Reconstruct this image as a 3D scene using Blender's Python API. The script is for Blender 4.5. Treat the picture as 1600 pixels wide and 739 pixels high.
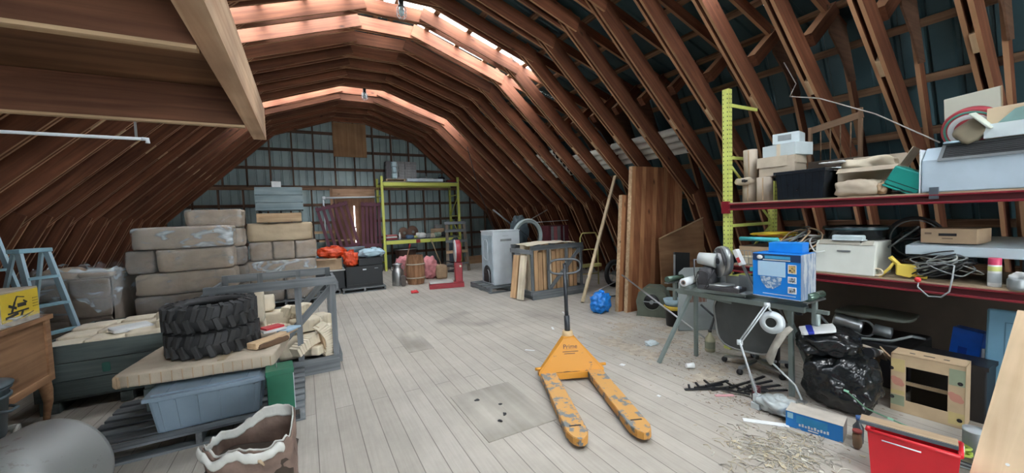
import bpy, bmesh, math, random
from mathutils import Vector, Matrix, noise, Euler
for o in list(bpy.data.objects): bpy.data.objects.remove(o)
SC = bpy.context.scene
COL = SC.collection
PI = math.pi
def rad(a): return math.radians(a)

# ------------------------------------------------------------------ camera
cam_d = bpy.data.cameras.new('camera'); cam = bpy.data.objects.new('camera', cam_d); COL.objects.link(cam)
cam_d.sensor_fit = 'HORIZONTAL'; cam_d.sensor_width = 36.0; cam_d.lens = 36.0*600/1600
cam_d.clip_start = 0.05; cam_d.clip_end = 300
XR = Vector((0.87866298, -0.47608879, -0.03592822))      # image right in the world
YD = Vector((-0.05628575, -0.02856533, -0.99800598))     # image down
ZF = Vector((0.47411316, 0.87893315, -0.05189631))       # forward
M3 = Matrix((XR, -YD, -ZF)).transposed()
cam.matrix_world = Matrix.Translation((0, 0, 1.65)) @ M3.to_4x4()
SC.camera = cam

# ------------------------------------------------------------------ world, light, exposure
SC.view_settings.view_transform = 'Standard'; SC.view_settings.look = 'None'
SC.view_settings.gamma = 1; SC.view_settings.use_curve_mapping = False
SC.view_settings.exposure = -0.05
w = bpy.data.worlds.new('overcast_sky'); SC.world = w; w.use_nodes = True
bg = w.node_tree.nodes['Background']; bg.inputs[0].default_value = (0.90, 0.96, 1.0, 1); bg.inputs[1].default_value = 17.0
sd_ = bpy.data.lights.new('hazy_sun', 'SUN'); sd_.energy = 26; sd_.angle = rad(50); sd_.color = (1, .96, .90)
sun = bpy.data.objects.new('hazy_sun', sd_); COL.objects.link(sun); sun.rotation_euler = (rad(42), 0, rad(-8))

def area(name, loc, rot, sx, sy, power, col=(1, 1, 1)):
    d = bpy.data.lights.new(name, 'AREA'); d.shape = 'RECTANGLE'; d.size = sx; d.size_y = sy; d.energy = power; d.color = col
    o = bpy.data.objects.new(name, d); COL.objects.link(o); o.location = loc; o.rotation_euler = rot
    return o
# daylight entering by the open barn doors behind the photographer
area('door_daylight', (1.5, -6.6, 1.35), (rad(90), 0, 0), 3.4, 2.4, 35, (0.95, 0.98, 1.0))
# daylight below each translucent roof sheet
SKY = [(-1.4, -0.8), (2.0, 2.8), (6.22, 7.12), (10.25, 10.95)]

# ------------------------------------------------------------------ materials
MATS = {}
def nodes(name):
    m = bpy.data.materials.new(name); m.use_nodes = True
    nt = m.node_tree; b = nt.nodes['Principled BSDF']
    return m, nt, b
def N(nt, t, **kw):
    n = nt.nodes.new(t)
    for k, v in kw.items():
        if k.startswith('i_'): n.inputs[int(k[2:])].default_value = v
        else: setattr(n, k, v)
    return n
def L(nt, a, b): nt.links.new(a, b)
def c4(c, f=1.0): return (min(1, c[0]*f), min(1, c[1]*f), min(1, c[2]*f), 1)
def plain(name, col, rough=0.6, metal=0.0, var=0.18, scale=6.0, bump=0.0, bscale=30, spec=0.5, alpha=None):
    if name in MATS: return MATS[name]
    m, nt, b = nodes(name)
    tc = N(nt, 'ShaderNodeTexCoord'); nz = N(nt, 'ShaderNodeTexNoise'); nz.inputs['Scale'].default_value = scale; nz.inputs['Detail'].default_value = 5
    L(nt, tc.outputs['Object'], nz.inputs['Vector'])
    r = N(nt, 'ShaderNodeValToRGB'); r.color_ramp.elements[0].position = .3; r.color_ramp.elements[1].position = .7
    r.color_ramp.elements[0].color = c4(col, 1-var); r.color_ramp.elements[1].color = c4(col, 1+var*0.7)
    L(nt, nz.outputs['Fac'], r.inputs['Fac']); L(nt, r.outputs['Color'], b.inputs['Base Color'])
    b.inputs['Roughness'].default_value = rough; b.inputs['Metallic'].default_value = metal
    b.inputs['Specular IOR Level'].default_value = spec
    if bump:
        n2 = N(nt, 'ShaderNodeTexNoise'); n2.inputs['Scale'].default_value = bscale; L(nt, tc.outputs['Object'], n2.inputs['Vector'])
        bp = N(nt, 'ShaderNodeBump'); bp.inputs['Strength'].default_value = bump; bp.inputs['Distance'].default_value = .01
        L(nt, n2.outputs['Fac'], bp.inputs['Height']); L(nt, bp.outputs['Normal'], b.inputs['Normal'])
    MATS[name] = m; return m
def wood(name, c1, c2, axis='x', rough=0.75, scale=1.0, rnd=0.35, knots=True, edge=None):
    """grain runs along the object's own axis; each board gets its own tint"""
    if name in MATS: return MATS[name]
    m, nt, b = nodes(name)
    tc = N(nt, 'ShaderNodeTexCoord'); oi = N(nt, 'ShaderNodeObjectInfo')
    mp = N(nt, 'ShaderNodeMapping'); s = {'x': (.7, 14, 14), 'y': (14, .7, 14), 'z': (14, 14, .7)}[axis]
    mp.inputs['Scale'].default_value = [v*scale for v in s]
    add = N(nt, 'ShaderNodeVectorMath', operation='ADD'); mul = N(nt, 'ShaderNodeVectorMath', operation='SCALE')
    cmb = N(nt, 'ShaderNodeCombineXYZ')
    for i in range(3): L(nt, oi.outputs['Random'], cmb.inputs[i])
    L(nt, cmb.outputs[0], mul.inputs[0]); mul.inputs['Scale'].default_value = 37.0
    L(nt, tc.outputs['Object'], add.inputs[0]); L(nt, mul.outputs[0], add.inputs[1])
    L(nt, add.outputs[0], mp.inputs['Vector'])
    nz = N(nt, 'ShaderNodeTexNoise'); nz.inputs['Scale'].default_value = 1.6; nz.inputs['Detail'].default_value = 6; nz.inputs['Distortion'].default_value = .6
    L(nt, mp.outputs[0], nz.inputs['Vector'])
    r = N(nt, 'ShaderNodeValToRGB'); r.color_ramp.elements[0].position = .32; r.color_ramp.elements[1].position = .68
    r.color_ramp.elements[0].color = c4(c1); r.color_ramp.elements[1].color = c4(c2)
    L(nt, nz.outputs['Fac'], r.inputs['Fac'])
    big = N(nt, 'ShaderNodeTexNoise'); big.inputs['Scale'].default_value = 1.7; big.inputs['Detail'].default_value = 4
    L(nt, add.outputs[0], big.inputs['Vector'])
    mr = N(nt, 'ShaderNodeMapRange'); mr.inputs[1].default_value = .3; mr.inputs[2].default_value = .7; mr.inputs[3].default_value = .72; mr.inputs[4].default_value = 1.2
    L(nt, big.outputs['Fac'], mr.inputs[0])
    mr2 = N(nt, 'ShaderNodeMapRange'); mr2.inputs[3].default_value = 1-rnd; mr2.inputs[4].default_value = 1+rnd*.6
    L(nt, oi.outputs['Random'], mr2.inputs[0])
    mm = N(nt, 'ShaderNodeMath', operation='MULTIPLY'); L(nt, mr.outputs[0], mm.inputs[0]); L(nt, mr2.outputs[0], mm.inputs[1])
    last = mm.outputs[0]
    if knots:
        vo = N(nt, 'ShaderNodeTexVoronoi'); vo.inputs['Scale'].default_value = 2.6
        mk = N(nt, 'ShaderNodeMapping'); k = {'x': (.7, 1.6, 1.6), 'y': (1.6, .7, 1.6), 'z': (1.6, 1.6, .7)}[axis]; mk.inputs['Scale'].default_value = k
        L(nt, add.outputs[0], mk.inputs['Vector']); L(nt, mk.outputs[0], vo.inputs['Vector'])
        kr = N(nt, 'ShaderNodeMapRange'); kr.inputs[1].default_value = .04; kr.inputs[2].default_value = .12; kr.inputs[3].default_value = .35; kr.inputs[4].default_value = 1
        L(nt, vo.outputs['Distance'], kr.inputs[0])
        m2 = N(nt, 'ShaderNodeMath', operation='MULTIPLY'); L(nt, last, m2.inputs[0]); L(nt, kr.outputs[0], m2.inputs[1]); last = m2.outputs[0]
    if edge:    # narrow edges painted paler, imitating floor light on them
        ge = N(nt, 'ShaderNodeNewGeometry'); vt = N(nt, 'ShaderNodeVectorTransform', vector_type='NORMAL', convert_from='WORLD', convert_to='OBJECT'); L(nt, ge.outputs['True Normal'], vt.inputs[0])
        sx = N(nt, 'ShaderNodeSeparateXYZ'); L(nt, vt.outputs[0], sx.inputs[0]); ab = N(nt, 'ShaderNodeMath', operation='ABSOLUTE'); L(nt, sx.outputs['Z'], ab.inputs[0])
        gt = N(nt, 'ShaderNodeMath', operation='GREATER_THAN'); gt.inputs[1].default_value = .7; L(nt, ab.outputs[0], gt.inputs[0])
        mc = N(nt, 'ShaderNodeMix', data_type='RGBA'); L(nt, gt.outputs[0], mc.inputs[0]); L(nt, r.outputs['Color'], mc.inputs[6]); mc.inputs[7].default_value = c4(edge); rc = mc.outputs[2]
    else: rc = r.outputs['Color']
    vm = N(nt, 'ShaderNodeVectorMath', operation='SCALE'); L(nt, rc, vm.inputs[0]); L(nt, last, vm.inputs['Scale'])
    L(nt, vm.outputs[0], b.inputs['Base Color'])
    b.inputs['Roughness'].default_value = rough; b.inputs['Specular IOR Level'].default_value = .3
    bp = N(nt, 'ShaderNodeBump'); bp.inputs['Strength'].default_value = .25; bp.inputs['Distance'].default_value = .004
    L(nt, nz.outputs['Fac'], bp.inputs['Height']); L(nt, bp.outputs['Normal'], b.inputs['Normal'])
    MATS[name] = m; return m
def film(name, col=(.75, .82, .85), amount=.35, rough=.12, scale=7):
    """thin clear plastic film with milky creases"""
    if name in MATS: return MATS[name]
    m, nt, b = nodes(name)
    b.inputs['Base Color'].default_value = c4(col); b.inputs['Roughness'].default_value = rough
    tr = N(nt, 'ShaderNodeBsdfTransparent'); mx = N(nt, 'ShaderNodeMixShader')
    tc = N(nt, 'ShaderNodeTexCoord'); mp = N(nt, 'ShaderNodeMapping'); mp.inputs['Scale'].default_value = (1, 1, 2.5); mp.inputs['Rotation'].default_value = (.4, .3, .5)
    nz = N(nt, 'ShaderNodeTexNoise'); nz.inputs['Scale'].default_value = scale*.45; nz.inputs['Detail'].default_value = 3; nz.inputs['Distortion'].default_value = 1.6
    L(nt, tc.outputs['Object'], mp.inputs[0]); L(nt, mp.outputs[0], nz.inputs['Vector'])
    mr = N(nt, 'ShaderNodeMapRange'); mr.inputs[1].default_value = .50; mr.inputs[2].default_value = .80; mr.inputs[3].default_value = amount*.28; mr.inputs[4].default_value = min(1, amount*1.8)
    L(nt, nz.outputs['Fac'], mr.inputs[0]); L(nt, mr.outputs[0], mx.inputs[0])
    L(nt, tr.outputs[0], mx.inputs[1]); L(nt, b.outputs[0], mx.inputs[2])
    bp = N(nt, 'ShaderNodeBump'); bp.inputs['Strength'].default_value = .8; bp.inputs['Distance'].default_value = .02
    L(nt, nz.outputs['Fac'], bp.inputs['Height']); L(nt, bp.outputs['Normal'], b.inputs['Normal'])
    L(nt, mx.outputs[0], nt.nodes['Material Output'].inputs['Surface'])
    MATS[name] = m; return m
def chipped(name, col, under, amt=.45, scale=9, rough=.45, metal=0, streak=(1, 1, 1)):
    """paint worn through in patches"""
    if name in MATS: return MATS[name]
    m, nt, b = nodes(name)
    tc = N(nt, 'ShaderNodeTexCoord'); mp = N(nt, 'ShaderNodeMapping'); mp.inputs['Scale'].default_value = streak
    nz = N(nt, 'ShaderNodeTexNoise'); nz.inputs['Scale'].default_value = scale; nz.inputs['Detail'].default_value = 8; nz.inputs['Roughness'].default_value = .65
    L(nt, tc.outputs['Object'], mp.inputs[0]); L(nt, mp.outputs[0], nz.inputs['Vector'])
    r = N(nt, 'ShaderNodeValToRGB'); r.color_ramp.elements[0].position = 1-amt; r.color_ramp.elements[1].position = min(1, 1-amt+.05)
    r.color_ramp.elements[0].color = c4(col); r.color_ramp.elements[1].color = c4(under)
    L(nt, nz.outputs['Fac'], r.inputs['Fac']); L(nt, r.outputs['Color'], b.inputs['Base Color'])
    b.inputs['Roughness'].default_value = rough; b.inputs['Metallic'].default_value = metal
    MATS[name] = m; return m

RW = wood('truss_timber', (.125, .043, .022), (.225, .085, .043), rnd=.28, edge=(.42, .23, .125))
PALEW = wood('pale_timber', (.42, .28, .16), (.62, .45, .28), rnd=.18)
PURL = wood('purlin_timber', (.22, .11, .06), (.42, .25, .14), axis='y', rnd=.3)
GREYW = wood('weathered_timber', (.10, .115, .125), (.20, .215, .225), rnd=.2, knots=False)
GREYWY = wood('weathered_timber_y', (.10, .115, .125), (.20, .215, .225), axis='y', rnd=.2, knots=False)
GREYWZ = wood('weathered_timber_z', (.10, .115, .125), (.20, .215, .225), axis='z', rnd=.2, knots=False)
DKGW = wood('green_grey_timber', (.06, .08, .078), (.11, .135, .13), rnd=.15, knots=False)
DARKM = plain('black_metal', (.015, .015, .017), .45)
BLACKP = plain('black_plastic', (.012, .013, .016), .4)
STEEL = plain('steel', (.45, .47, .48), .35, .9, .12)
GREYM = plain('grey_metal', (.30, .33, .34), .5, .6, .15)
WHITEE = plain('white_enamel', (.62, .68, .72), .35, 0, .06)
CARD = plain('cardboard', (.42, .30, .19), .85, 0, .12, 8, .15, 60)
CARDL = plain('pale_cardboard', (.46, .39, .30), .85, 0, .12, 8, .15, 60)
KRAFT = plain('brown_paper', (.33, .255, .185), .8, 0, .2, 5, .5, 14)
KRAFTD = plain('dusty_brown_paper', (.205, .165, .13), .85, 0, .2, 5, .5, 14)
CREAM = plain('cream_paper', (.70, .62, .48), .8, 0, .1, 6, .3, 20)
WHITEP = plain('white_paper', (.68, .70, .70), .8, 0, .08, 6, .3, 20)
YEL = chipped('yellow_green_paint', (.56, .60, .12), (.25, .26, .12), .33, 14)
REDP = chipped('red_paint', (.24, .018, .02), (.10, .02, .02), .36, 10)

# ------------------------------------------------------------------ mesh building
class MB:
    def __init__(self): self.bm = bmesh.new()
    def _add(self, verts, faces, mi=0, mat=None, smooth=False):
        vs = [self.bm.verts.new((mat @ Vector(v)) if mat else v) for v in verts]
        for f in faces:
            try:
                q = self.bm.faces.new([vs[i] for i in f]); q.material_index = mi; q.smooth = smooth
            except ValueError: pass
        return vs
    def box(self, c, s, r=(0, 0, 0), mi=0):
        m = Matrix.Translation(c) @ Euler(r).to_matrix().to_4x4()
        x, y, z = s[0]/2, s[1]/2, s[2]/2
        v = [(-x, -y, -z), (x, -y, -z), (x, y, -z), (-x, y, -z), (-x, -y, z), (x, -y, z), (x, y, z), (-x, y, z)]
        self._add(v, [(0, 3, 2, 1), (4, 5, 6, 7), (0, 1, 5, 4), (1, 2, 6, 5), (2, 3, 7, 6), (3, 0, 4, 7)], mi, m); return self
    def b2(self, a, b, mi=0):
        return self.box([(a[i]+b[i])/2 for i in range(3)], [abs(b[i]-a[i]) for i in range(3)], mi=mi)
    def bar(self, p, q, w, h, up=(0, 0, 1), mi=0):
        p, q = Vector(p), Vector(q); d = q-p; x = d.normalized(); u = Vector(up)
        y = u.cross(x)
        if y.length < 1e-4: y = Vector((0, 1, 0)).cross(x)
        y.normalize(); z = x.cross(y)
        m = Matrix((x, y, z)).transposed().to_4x4(); m.translation = (p+q)/2
        a, b_, c = d.length/2, w/2, h/2
        v = [(-a, -b_, -c), (a, -b_, -c), (a, b_, -c), (-a, b_, -c), (-a, -b_, c), (a, -b_, c), (a, b_, c), (-a, b_, c)]
        self._add(v, [(0, 3, 2, 1), (4, 5, 6, 7), (0, 1, 5, 4), (1, 2, 6, 5), (2, 3, 7, 6), (3, 0, 4, 7)], mi, m); return self
    def tube(self, pts, r, n=8, mi=0, closed=False, caps=True):
        pts = [Vector(p) for p in pts]; k = len(pts); rs = r if isinstance(r, (list, tuple)) else [r]*k
        rings = []; prev = None
        for i, p in enumerate(pts):
            a = pts[(i-1) % k] if (closed or i > 0) else p; b = pts[(i+1) % k] if (closed or i < k-1) else p
            t = (b-a); t = t.normalized() if t.length > 1e-9 else Vector((0, 0, 1))
            if prev is None:
                u = Vector((0, 0, 1)) if abs(t.z) < .9 else Vector((1, 0, 0))
                nrm = (u - t*u.dot(t)).normalized()
            else:
                nrm = prev - t*prev.dot(t)
                nrm = nrm.normalized() if nrm.length > 1e-6 else prev
            prev = nrm; bn = t.cross(nrm)
            rings.append([self.bm.verts.new(p+(nrm*math.cos(2*PI*j/n)+bn*math.sin(2*PI*j/n))*rs[i]) for j in range(n)])
        for i in range(k if closed else k-1):
            A, B_ = rings[i], rings[(i+1) % k]
            for j in range(n):
                try:
                    f = self.bm.faces.new((A[j], A[(j+1) % n], B_[(j+1) % n], B_[j])); f.smooth = True; f.material_index = mi
                except ValueError: pass
        if caps and not closed:
            for R_, rv in ((rings[0], True), (rings[-1], False)):
                try:
                    f = self.bm.faces.new(list(reversed(R_)) if rv else R_); f.material_index = mi
                except ValueError: pass
        return self
    def lathe(self, prof, n=24, mi=0, mat=None, smooth=True, close=True):
        """prof: list of (radius, z), about local z"""
        rings = []
        for (r, z) in prof:
            rings.append([self.bm.verts.new((mat @ Vector((r*math.cos(2*PI*j/n), r*math.sin(2*PI*j/n), z))) if mat else (r*math.cos(2*PI*j/n), r*math.sin(2*PI*j/n), z)) for j in range(n)])
        for i in range(len(prof)-1):
            for j in range(n):
                f = self.bm.faces.new((rings[i][j], rings[i][(j+1) % n], rings[i+1][(j+1) % n], rings[i+1][j])); f.smooth = smooth; f.material_index = mi
        if close:
            for R_, rv in ((rings[0], True), (rings[-1], False)):
                f = self.bm.faces.new(list(reversed(R_)) if rv else R_); f.material_index = mi
        return self
    def prism(self, poly, d, mat=None, mi=0):
        """poly in local xy, extruded to z=d"""
        n = len(poly); v = [(p[0], p[1], 0) for p in poly]+[(p[0], p[1], d) for p in poly]
        self._add(v, [tuple(reversed(range(n))), tuple(range(n, 2*n))]+[(i, (i+1) % n, n+(i+1) % n, n+i) for i in range(n)], mi, mat); return self
    def soft(self, c, s, amp=.02, seed=0, cuts=6, freq=4, rnd=.35, r=(0, 0, 0), mi=0, taper=0, sag=0, smooth=True):
        """wrinkled, slightly rounded block (wrapped bundle, sack, bag)"""
        t = bmesh.new(); bmesh.ops.create_cube(t, size=2)
        bmesh.ops.subdivide_edges(t, edges=t.edges[:], cuts=cuts, use_grid_fill=True)
        m = Matrix.Translation(c) @ Euler(r).to_matrix().to_4x4(); off = Vector((seed*7.13, seed*3.7, seed*1.9))
        e = 2/(max(rnd, .02))
        idx = {}
        for v in t.verts:
            p = v.co.copy()
            l = (abs(p.x)**e+abs(p.y)**e+abs(p.z)**e)**(1/e)
            p = p/l if l > 0 else p
            k = 1-taper*(p.z+1)/2
            q = Vector((p.x*s[0]/2*k, p.y*s[1]/2*k, p.z*s[2]/2))
            if sag: q.z -= sag*abs(p.x)**2
            n_ = noise.noise(q*freq+off)+.6*noise.noise(q*freq*2.7+off)
            n2 = abs(noise.noise(q*freq*1.6+off*2))
            d = q.normalized()*(n_*amp) + Vector((p.x, p.y, p.z))*(-n2*amp*.8)
            if p.z < -.98: d.z = 0; d *= .3
            idx[v] = self.bm.verts.new(m @ (q+d))
        for f in t.faces:
            g = self.bm.faces.new([idx[v] for v in f.verts]); g.smooth = smooth; g.material_index = mi
        t.free(); return self
    def sheet(self, fn, nu, nv, mi=0, smooth=True):
        """surface fn(u,v) -> point, u,v in 0..1"""
        g = [[self.bm.verts.new(fn(i/nu, j/nv)) for j in range(nv+1)] for i in range(nu+1)]
        for i in range(nu):
            for j in range(nv):
                f = self.bm.faces.new((g[i][j], g[i+1][j], g[i+1][j+1], g[i][j+1])); f.smooth = smooth; f.material_index = mi
        return self
def finish(name, mb, mats, parent=None, bevel=0.0, solid=0.0, sub=0):
    me = bpy.data.meshes.new(name); bmesh.ops.recalc_face_normals(mb.bm, faces=mb.bm.faces[:]) if not solid else None
    mb.bm.to_mesh(me); mb.bm.free()
    for m in (mats if isinstance(mats, (list, tuple)) else [mats]): me.materials.append(m)
    o = bpy.data.objects.new(name, me); COL.objects.link(o)
    if parent: o.parent = parent
    if solid:
        md = o.modifiers.new('solid', 'SOLIDIFY'); md.thickness = solid
    if bevel:
        md = o.modifiers.new('bevel', 'BEVEL'); md.width = bevel; md.segments = 2; md.limit_method = 'ANGLE'; md.angle_limit = rad(50)
    if sub:
        md = o.modifiers.new('sub', 'SUBSURF'); md.levels = sub; md.render_levels = sub
    return o
def tag(o, label=None, cat=None, group=None, kind=None):
    if label: o['label'] = label
    if cat: o['category'] = cat
    if group: o['group'] = group
    if kind: o['kind'] = kind
    return o
def thing(name, label, cat, loc=(0, 0, 0), rz=0, group=None, rot=None):
    o = bpy.data.objects.new(name, None); COL.objects.link(o); o.location = loc
    o.rotation_euler = rot if rot else (0, 0, rz); o.empty_display_size = .1
    return tag(o, label, cat, group)
def solo(name, label, cat, mb, mats, loc=(0, 0, 0), rz=0, group=None, rot=None, **kw):
    o = finish(name, mb, mats, **kw); o.location = loc; o.rotation_euler = rot if rot else (0, 0, rz)
    return tag(o, label, cat, group)
def part(t, name, mb, mats, label=None, **kw):
    o = finish(name, mb, mats, parent=t, **kw)
    if label: o['label'] = label
    return o
def plank(name, p, q, wd, th, mat, parent=None, up=(0, 0, 1), bevel=0):
    """board as its own object, local x along its length; wd across 'up', th along it"""
    p, q = Vector(p), Vector(q); d = q-p; x = d.normalized(); u = Vector(up); y = u.cross(x)
    if y.length < 1e-4: y = Vector((0, 1, 0)).cross(x)
    y.normalize(); z = x.cross(y)
    mb = MB().box((0, 0, 0), (d.length, wd, th))
    o = finish(name, mb, mat, parent=parent, bevel=bevel)
    m = Matrix((x, y, z)).transposed().to_4x4(); m.translation = (p+q)/2
    o.matrix_local = m
    return o
def copy_tree(o, parent=None):
    c = o.copy(); COL.objects.link(c)
    if parent: c.parent = parent
    for ch in o.children: copy_tree(ch, c)
    return c
def lettering(name, s, size, mat, parent, loc, rot, ext=.0006):
    cu = bpy.data.curves.new(name, 'FONT'); cu.body = s; cu.size = size; cu.extrude = ext; cu.align_x = 'CENTER'; cu.align_y = 'CENTER'
    o = bpy.data.objects.new(name, cu); COL.objects.link(o)
    me = bpy.data.meshes.new_from_object(o); bpy.data.objects.remove(o)
    o = bpy.data.objects.new(name, me); COL.objects.link(o); me.materials.append(mat)
    o.parent = parent; o.location = loc; o.rotation_euler = rot
    return o
RNG = random.Random(7)
# ================================================================== THE BARN
YW = 14.15; YF = -7.0
CX = 1.47
def roofz(x): return 5.40-.331*abs(x-CX)
BR = (6.0, 3.90); FT = (7.72, -0.1)

# floor: long worn boards running down the barn
m, nt, b = nodes('worn_floor_boards')
tc = N(nt, 'ShaderNodeTexCoord'); mp = N(nt, 'ShaderNodeMapping'); mp.inputs['Rotation'].default_value = (0, 0, rad(90))
L(nt, tc.outputs['Object'], mp.inputs[0])
br = N(nt, 'ShaderNodeTexBrick'); br.inputs['Scale'].default_value = 1.0; br.inputs['Brick Width'].default_value = 3.7; br.inputs['Row Height'].default_value = .152
br.inputs['Mortar Size'].default_value = .0035; br.inputs['Mortar Smooth'].default_value = .3; br.offset = .37; br.inputs['Bias'].default_value = 0
br.inputs['Color1'].default_value = (.385, .352, .305, 1); br.inputs['Color2'].default_value = (.43, .395, .345, 1); br.inputs['Mortar'].default_value = (.20, .18, .155, 1)
L(nt, mp.outputs[0], br.inputs['Vector'])
n1 = N(nt, 'ShaderNodeTexNoise'); n1.inputs['Scale'].default_value = 1.3; n1.inputs['Detail'].default_value = 8; n1.inputs['Roughness'].default_value = .7; L(nt, tc.outputs['Object'], n1.inputs['Vector'])
mg = N(nt, 'ShaderNodeMapping'); mg.inputs['Scale'].default_value = (22, 1.1, 1); L(nt, tc.outputs['Object'], mg.inputs[0])
n2 = N(nt, 'ShaderNodeTexNoise'); n2.inputs['Scale'].default_value = 2.5; n2.inputs['Detail'].default_value = 7; L(nt, mg.outputs[0], n2.inputs['Vector'])
a1 = N(nt, 'ShaderNodeMapRange'); a1.inputs[1].default_value = .3; a1.inputs[2].default_value = .7; a1.inputs[3].default_value = .84; a1.inputs[4].default_value = 1.10; L(nt, n1.outputs['Fac'], a1.inputs[0])
a2 = N(nt, 'ShaderNodeMapRange'); a2.inputs[1].default_value = .3; a2.inputs[2].default_value = .7; a2.inputs[3].default_value = .92; a2.inputs[4].default_value = 1.05; L(nt, n2.outputs['Fac'], a2.inputs[0])
n3 = N(nt, 'ShaderNodeTexNoise'); n3.inputs['Scale'].default_value = .55; n3.inputs['Detail'].default_value = 3; n3.inputs['Distortion'].default_value = 1; L(nt, tc.outputs['Object'], n3.inputs['Vector'])
a3 = N(nt, 'ShaderNodeMapRange'); a3.inputs[1].default_value = .62; a3.inputs[2].default_value = .72; a3.inputs[3].default_value = 1.0; a3.inputs[4].default_value = .72; L(nt, n3.outputs['Fac'], a3.inputs[0])
q1 = N(nt, 'ShaderNodeMath', operation='MULTIPLY'); L(nt, a1.outputs[0], q1.inputs[0]); L(nt, a2.outputs[0], q1.inputs[1])
q2 = N(nt, 'ShaderNodeMath', operation='MULTIPLY'); L(nt, q1.outputs[0], q2.inputs[0]); L(nt, a3.outputs[0], q2.inputs[1])
vs = N(nt, 'ShaderNodeVectorMath', operation='SCALE'); L(nt, br.outputs['Color'], vs.inputs[0]); L(nt, q2.outputs[0], vs.inputs['Scale'])
L(nt, vs.outputs[0], b.inputs['Base Color']); b.inputs['Roughness'].default_value = .7; b.inputs['Specular IOR Level'].default_value = .35
bp = N(nt, 'ShaderNodeBump'); bp.inputs['Strength'].default_value = .4; bp.inputs['Distance'].default_value = .006
iv = N(nt, 'ShaderNodeMath', operation='MULTIPLY_ADD'); iv.inputs[1].default_value = -1.0; L(nt, br.outputs['Fac'], iv.inputs[0]); L(nt, n2.outputs['Fac'], iv.inputs[2])
L(nt, iv.outputs[0], bp.inputs['Height']); L(nt, bp.outputs['Normal'], b.inputs['Normal'])
FLOORM = m
fl = finish('floor', MB().b2((-5.2, YF-.5, -.12), (8.2, YW+.3, 0)), FLOORM); fl['kind'] = 'structure'

# ribbed metal sheets
def metal(name, c1, c2, scale=1.2):
    m, nt, b = nodes(name)
    tc = N(nt, 'ShaderNodeTexCoord'); nz = N(nt, 'ShaderNodeTexNoise'); nz.inputs['Scale'].default_value = scale; nz.inputs['Detail'].default_value = 6
    L(nt, tc.outputs['Object'], nz.inputs['Vector']); r = N(nt, 'ShaderNodeValToRGB')
    r.color_ramp.elements[0].position = .3; r.color_ramp.elements[1].position = .7
    r.color_ramp.elements[0].color = c4(c1); r.color_ramp.elements[1].color = c4(c2)
    L(nt, nz.outputs['Fac'], r.inputs['Fac']); L(nt, r.outputs[0], b.inputs['Base Color'])
    b.inputs['Roughness'].default_value = .42; b.inputs['Metallic'].default_value = .25
    return m
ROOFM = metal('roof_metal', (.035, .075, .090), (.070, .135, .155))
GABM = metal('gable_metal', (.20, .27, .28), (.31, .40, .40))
def rib_profile(y0, y1, step=.23, h=.022):
    out = []; y = y0
    while y < y1-1e-6:
        for dy, z in ((0, 0), (.085, 0), (.10, h), (.13, h), (.145, 0)):
            if y+dy < y1: out.append((y+dy, z))
        y += step
    out.append((y1, 0)); return out
def ribbed(mb, A, B_, y0, y1):
    """ribbed strip between section points A and B_ (x,z), ribs bulging outward"""
    d = Vector((B_[0]-A[0], B_[1]-A[1])); n_ = Vector((-d.y, d.x)).normalized()
    if n_.y < 0: n_ = -n_
    pr = rib_profile(y0, y1)
    va = [mb.bm.verts.new((A[0]+n_.x*h, y, A[1]+n_.y*h)) for y, h in pr]; vb = [mb.bm.verts.new((B_[0]+n_.x*h, y, B_[1]+n_.y*h)) for y, h in pr]
    for i in range(len(pr)-1): mb.bm.faces.new((va[i], va[i+1], vb[i+1], vb[i]))
RID = (CX, 5.40); BL = (2*CX-BR[0], BR[1]); FL = (2*CX-FT[0], -0.1)
ceil = thing('ceiling', None, None); ceil['kind'] = 'structure'
mb = MB(); prev = YF
for P_ in (BR, BL): part(ceil, 'eave_flashing', MB().box((P_[0], (YF+YW)/2, P_[1]+.03), (.16, YW-YF, .05)), ROOFM)
SKX = 3.9     # the clear sheets reach down the slope to here
for (a, c) in SKY+[(YW, YW)]:
    if a > prev: ribbed(mb, RID, BR, prev, a); ribbed(mb, RID, BL, prev, a)
    if c > a:
        xr = CX+2.75; xl = CX-2.75
        ribbed(mb, (xr, roofz(xr)), BR, a, c); ribbed(mb, (xl, roofz(xl)), BL, a, c)
    prev = c
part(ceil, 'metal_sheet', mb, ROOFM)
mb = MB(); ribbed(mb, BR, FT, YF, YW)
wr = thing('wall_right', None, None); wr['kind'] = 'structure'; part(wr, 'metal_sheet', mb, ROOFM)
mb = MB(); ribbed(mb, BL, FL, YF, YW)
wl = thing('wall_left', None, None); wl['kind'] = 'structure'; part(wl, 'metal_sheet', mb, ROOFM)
# clear roof sheets
m, nt, b = nodes('clear_fibreglass'); tr = N(nt, 'ShaderNodeBsdfTransparent'); tl = N(nt, 'ShaderNodeBsdfTranslucent'); mx = N(nt, 'ShaderNodeMixShader')
tr.inputs[0].default_value = (.93, .96, 1, 1); tl.inputs[0].default_value = (.93, .96, 1, 1); mx.inputs[0].default_value = .45
L(nt, tr.outputs[0], mx.inputs[1]); L(nt, tl.outputs[0], mx.inputs[2]); L(nt, mx.outputs[0], nt.nodes['Material Output'].inputs['Surface'])
CLEAR = m
k = 1
for (a, c) in SKY:
    mb = MB(); xr = CX+2.75; xl = CX-2.75
    ribbed(mb, RID, (xr, roofz(xr)), a, c); ribbed(mb, RID, (xl, roofz(xl)), a, c)
    o = finish('window_%d' % k, mb, CLEAR); o['kind'] = 'structure'; k += 1
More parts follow.
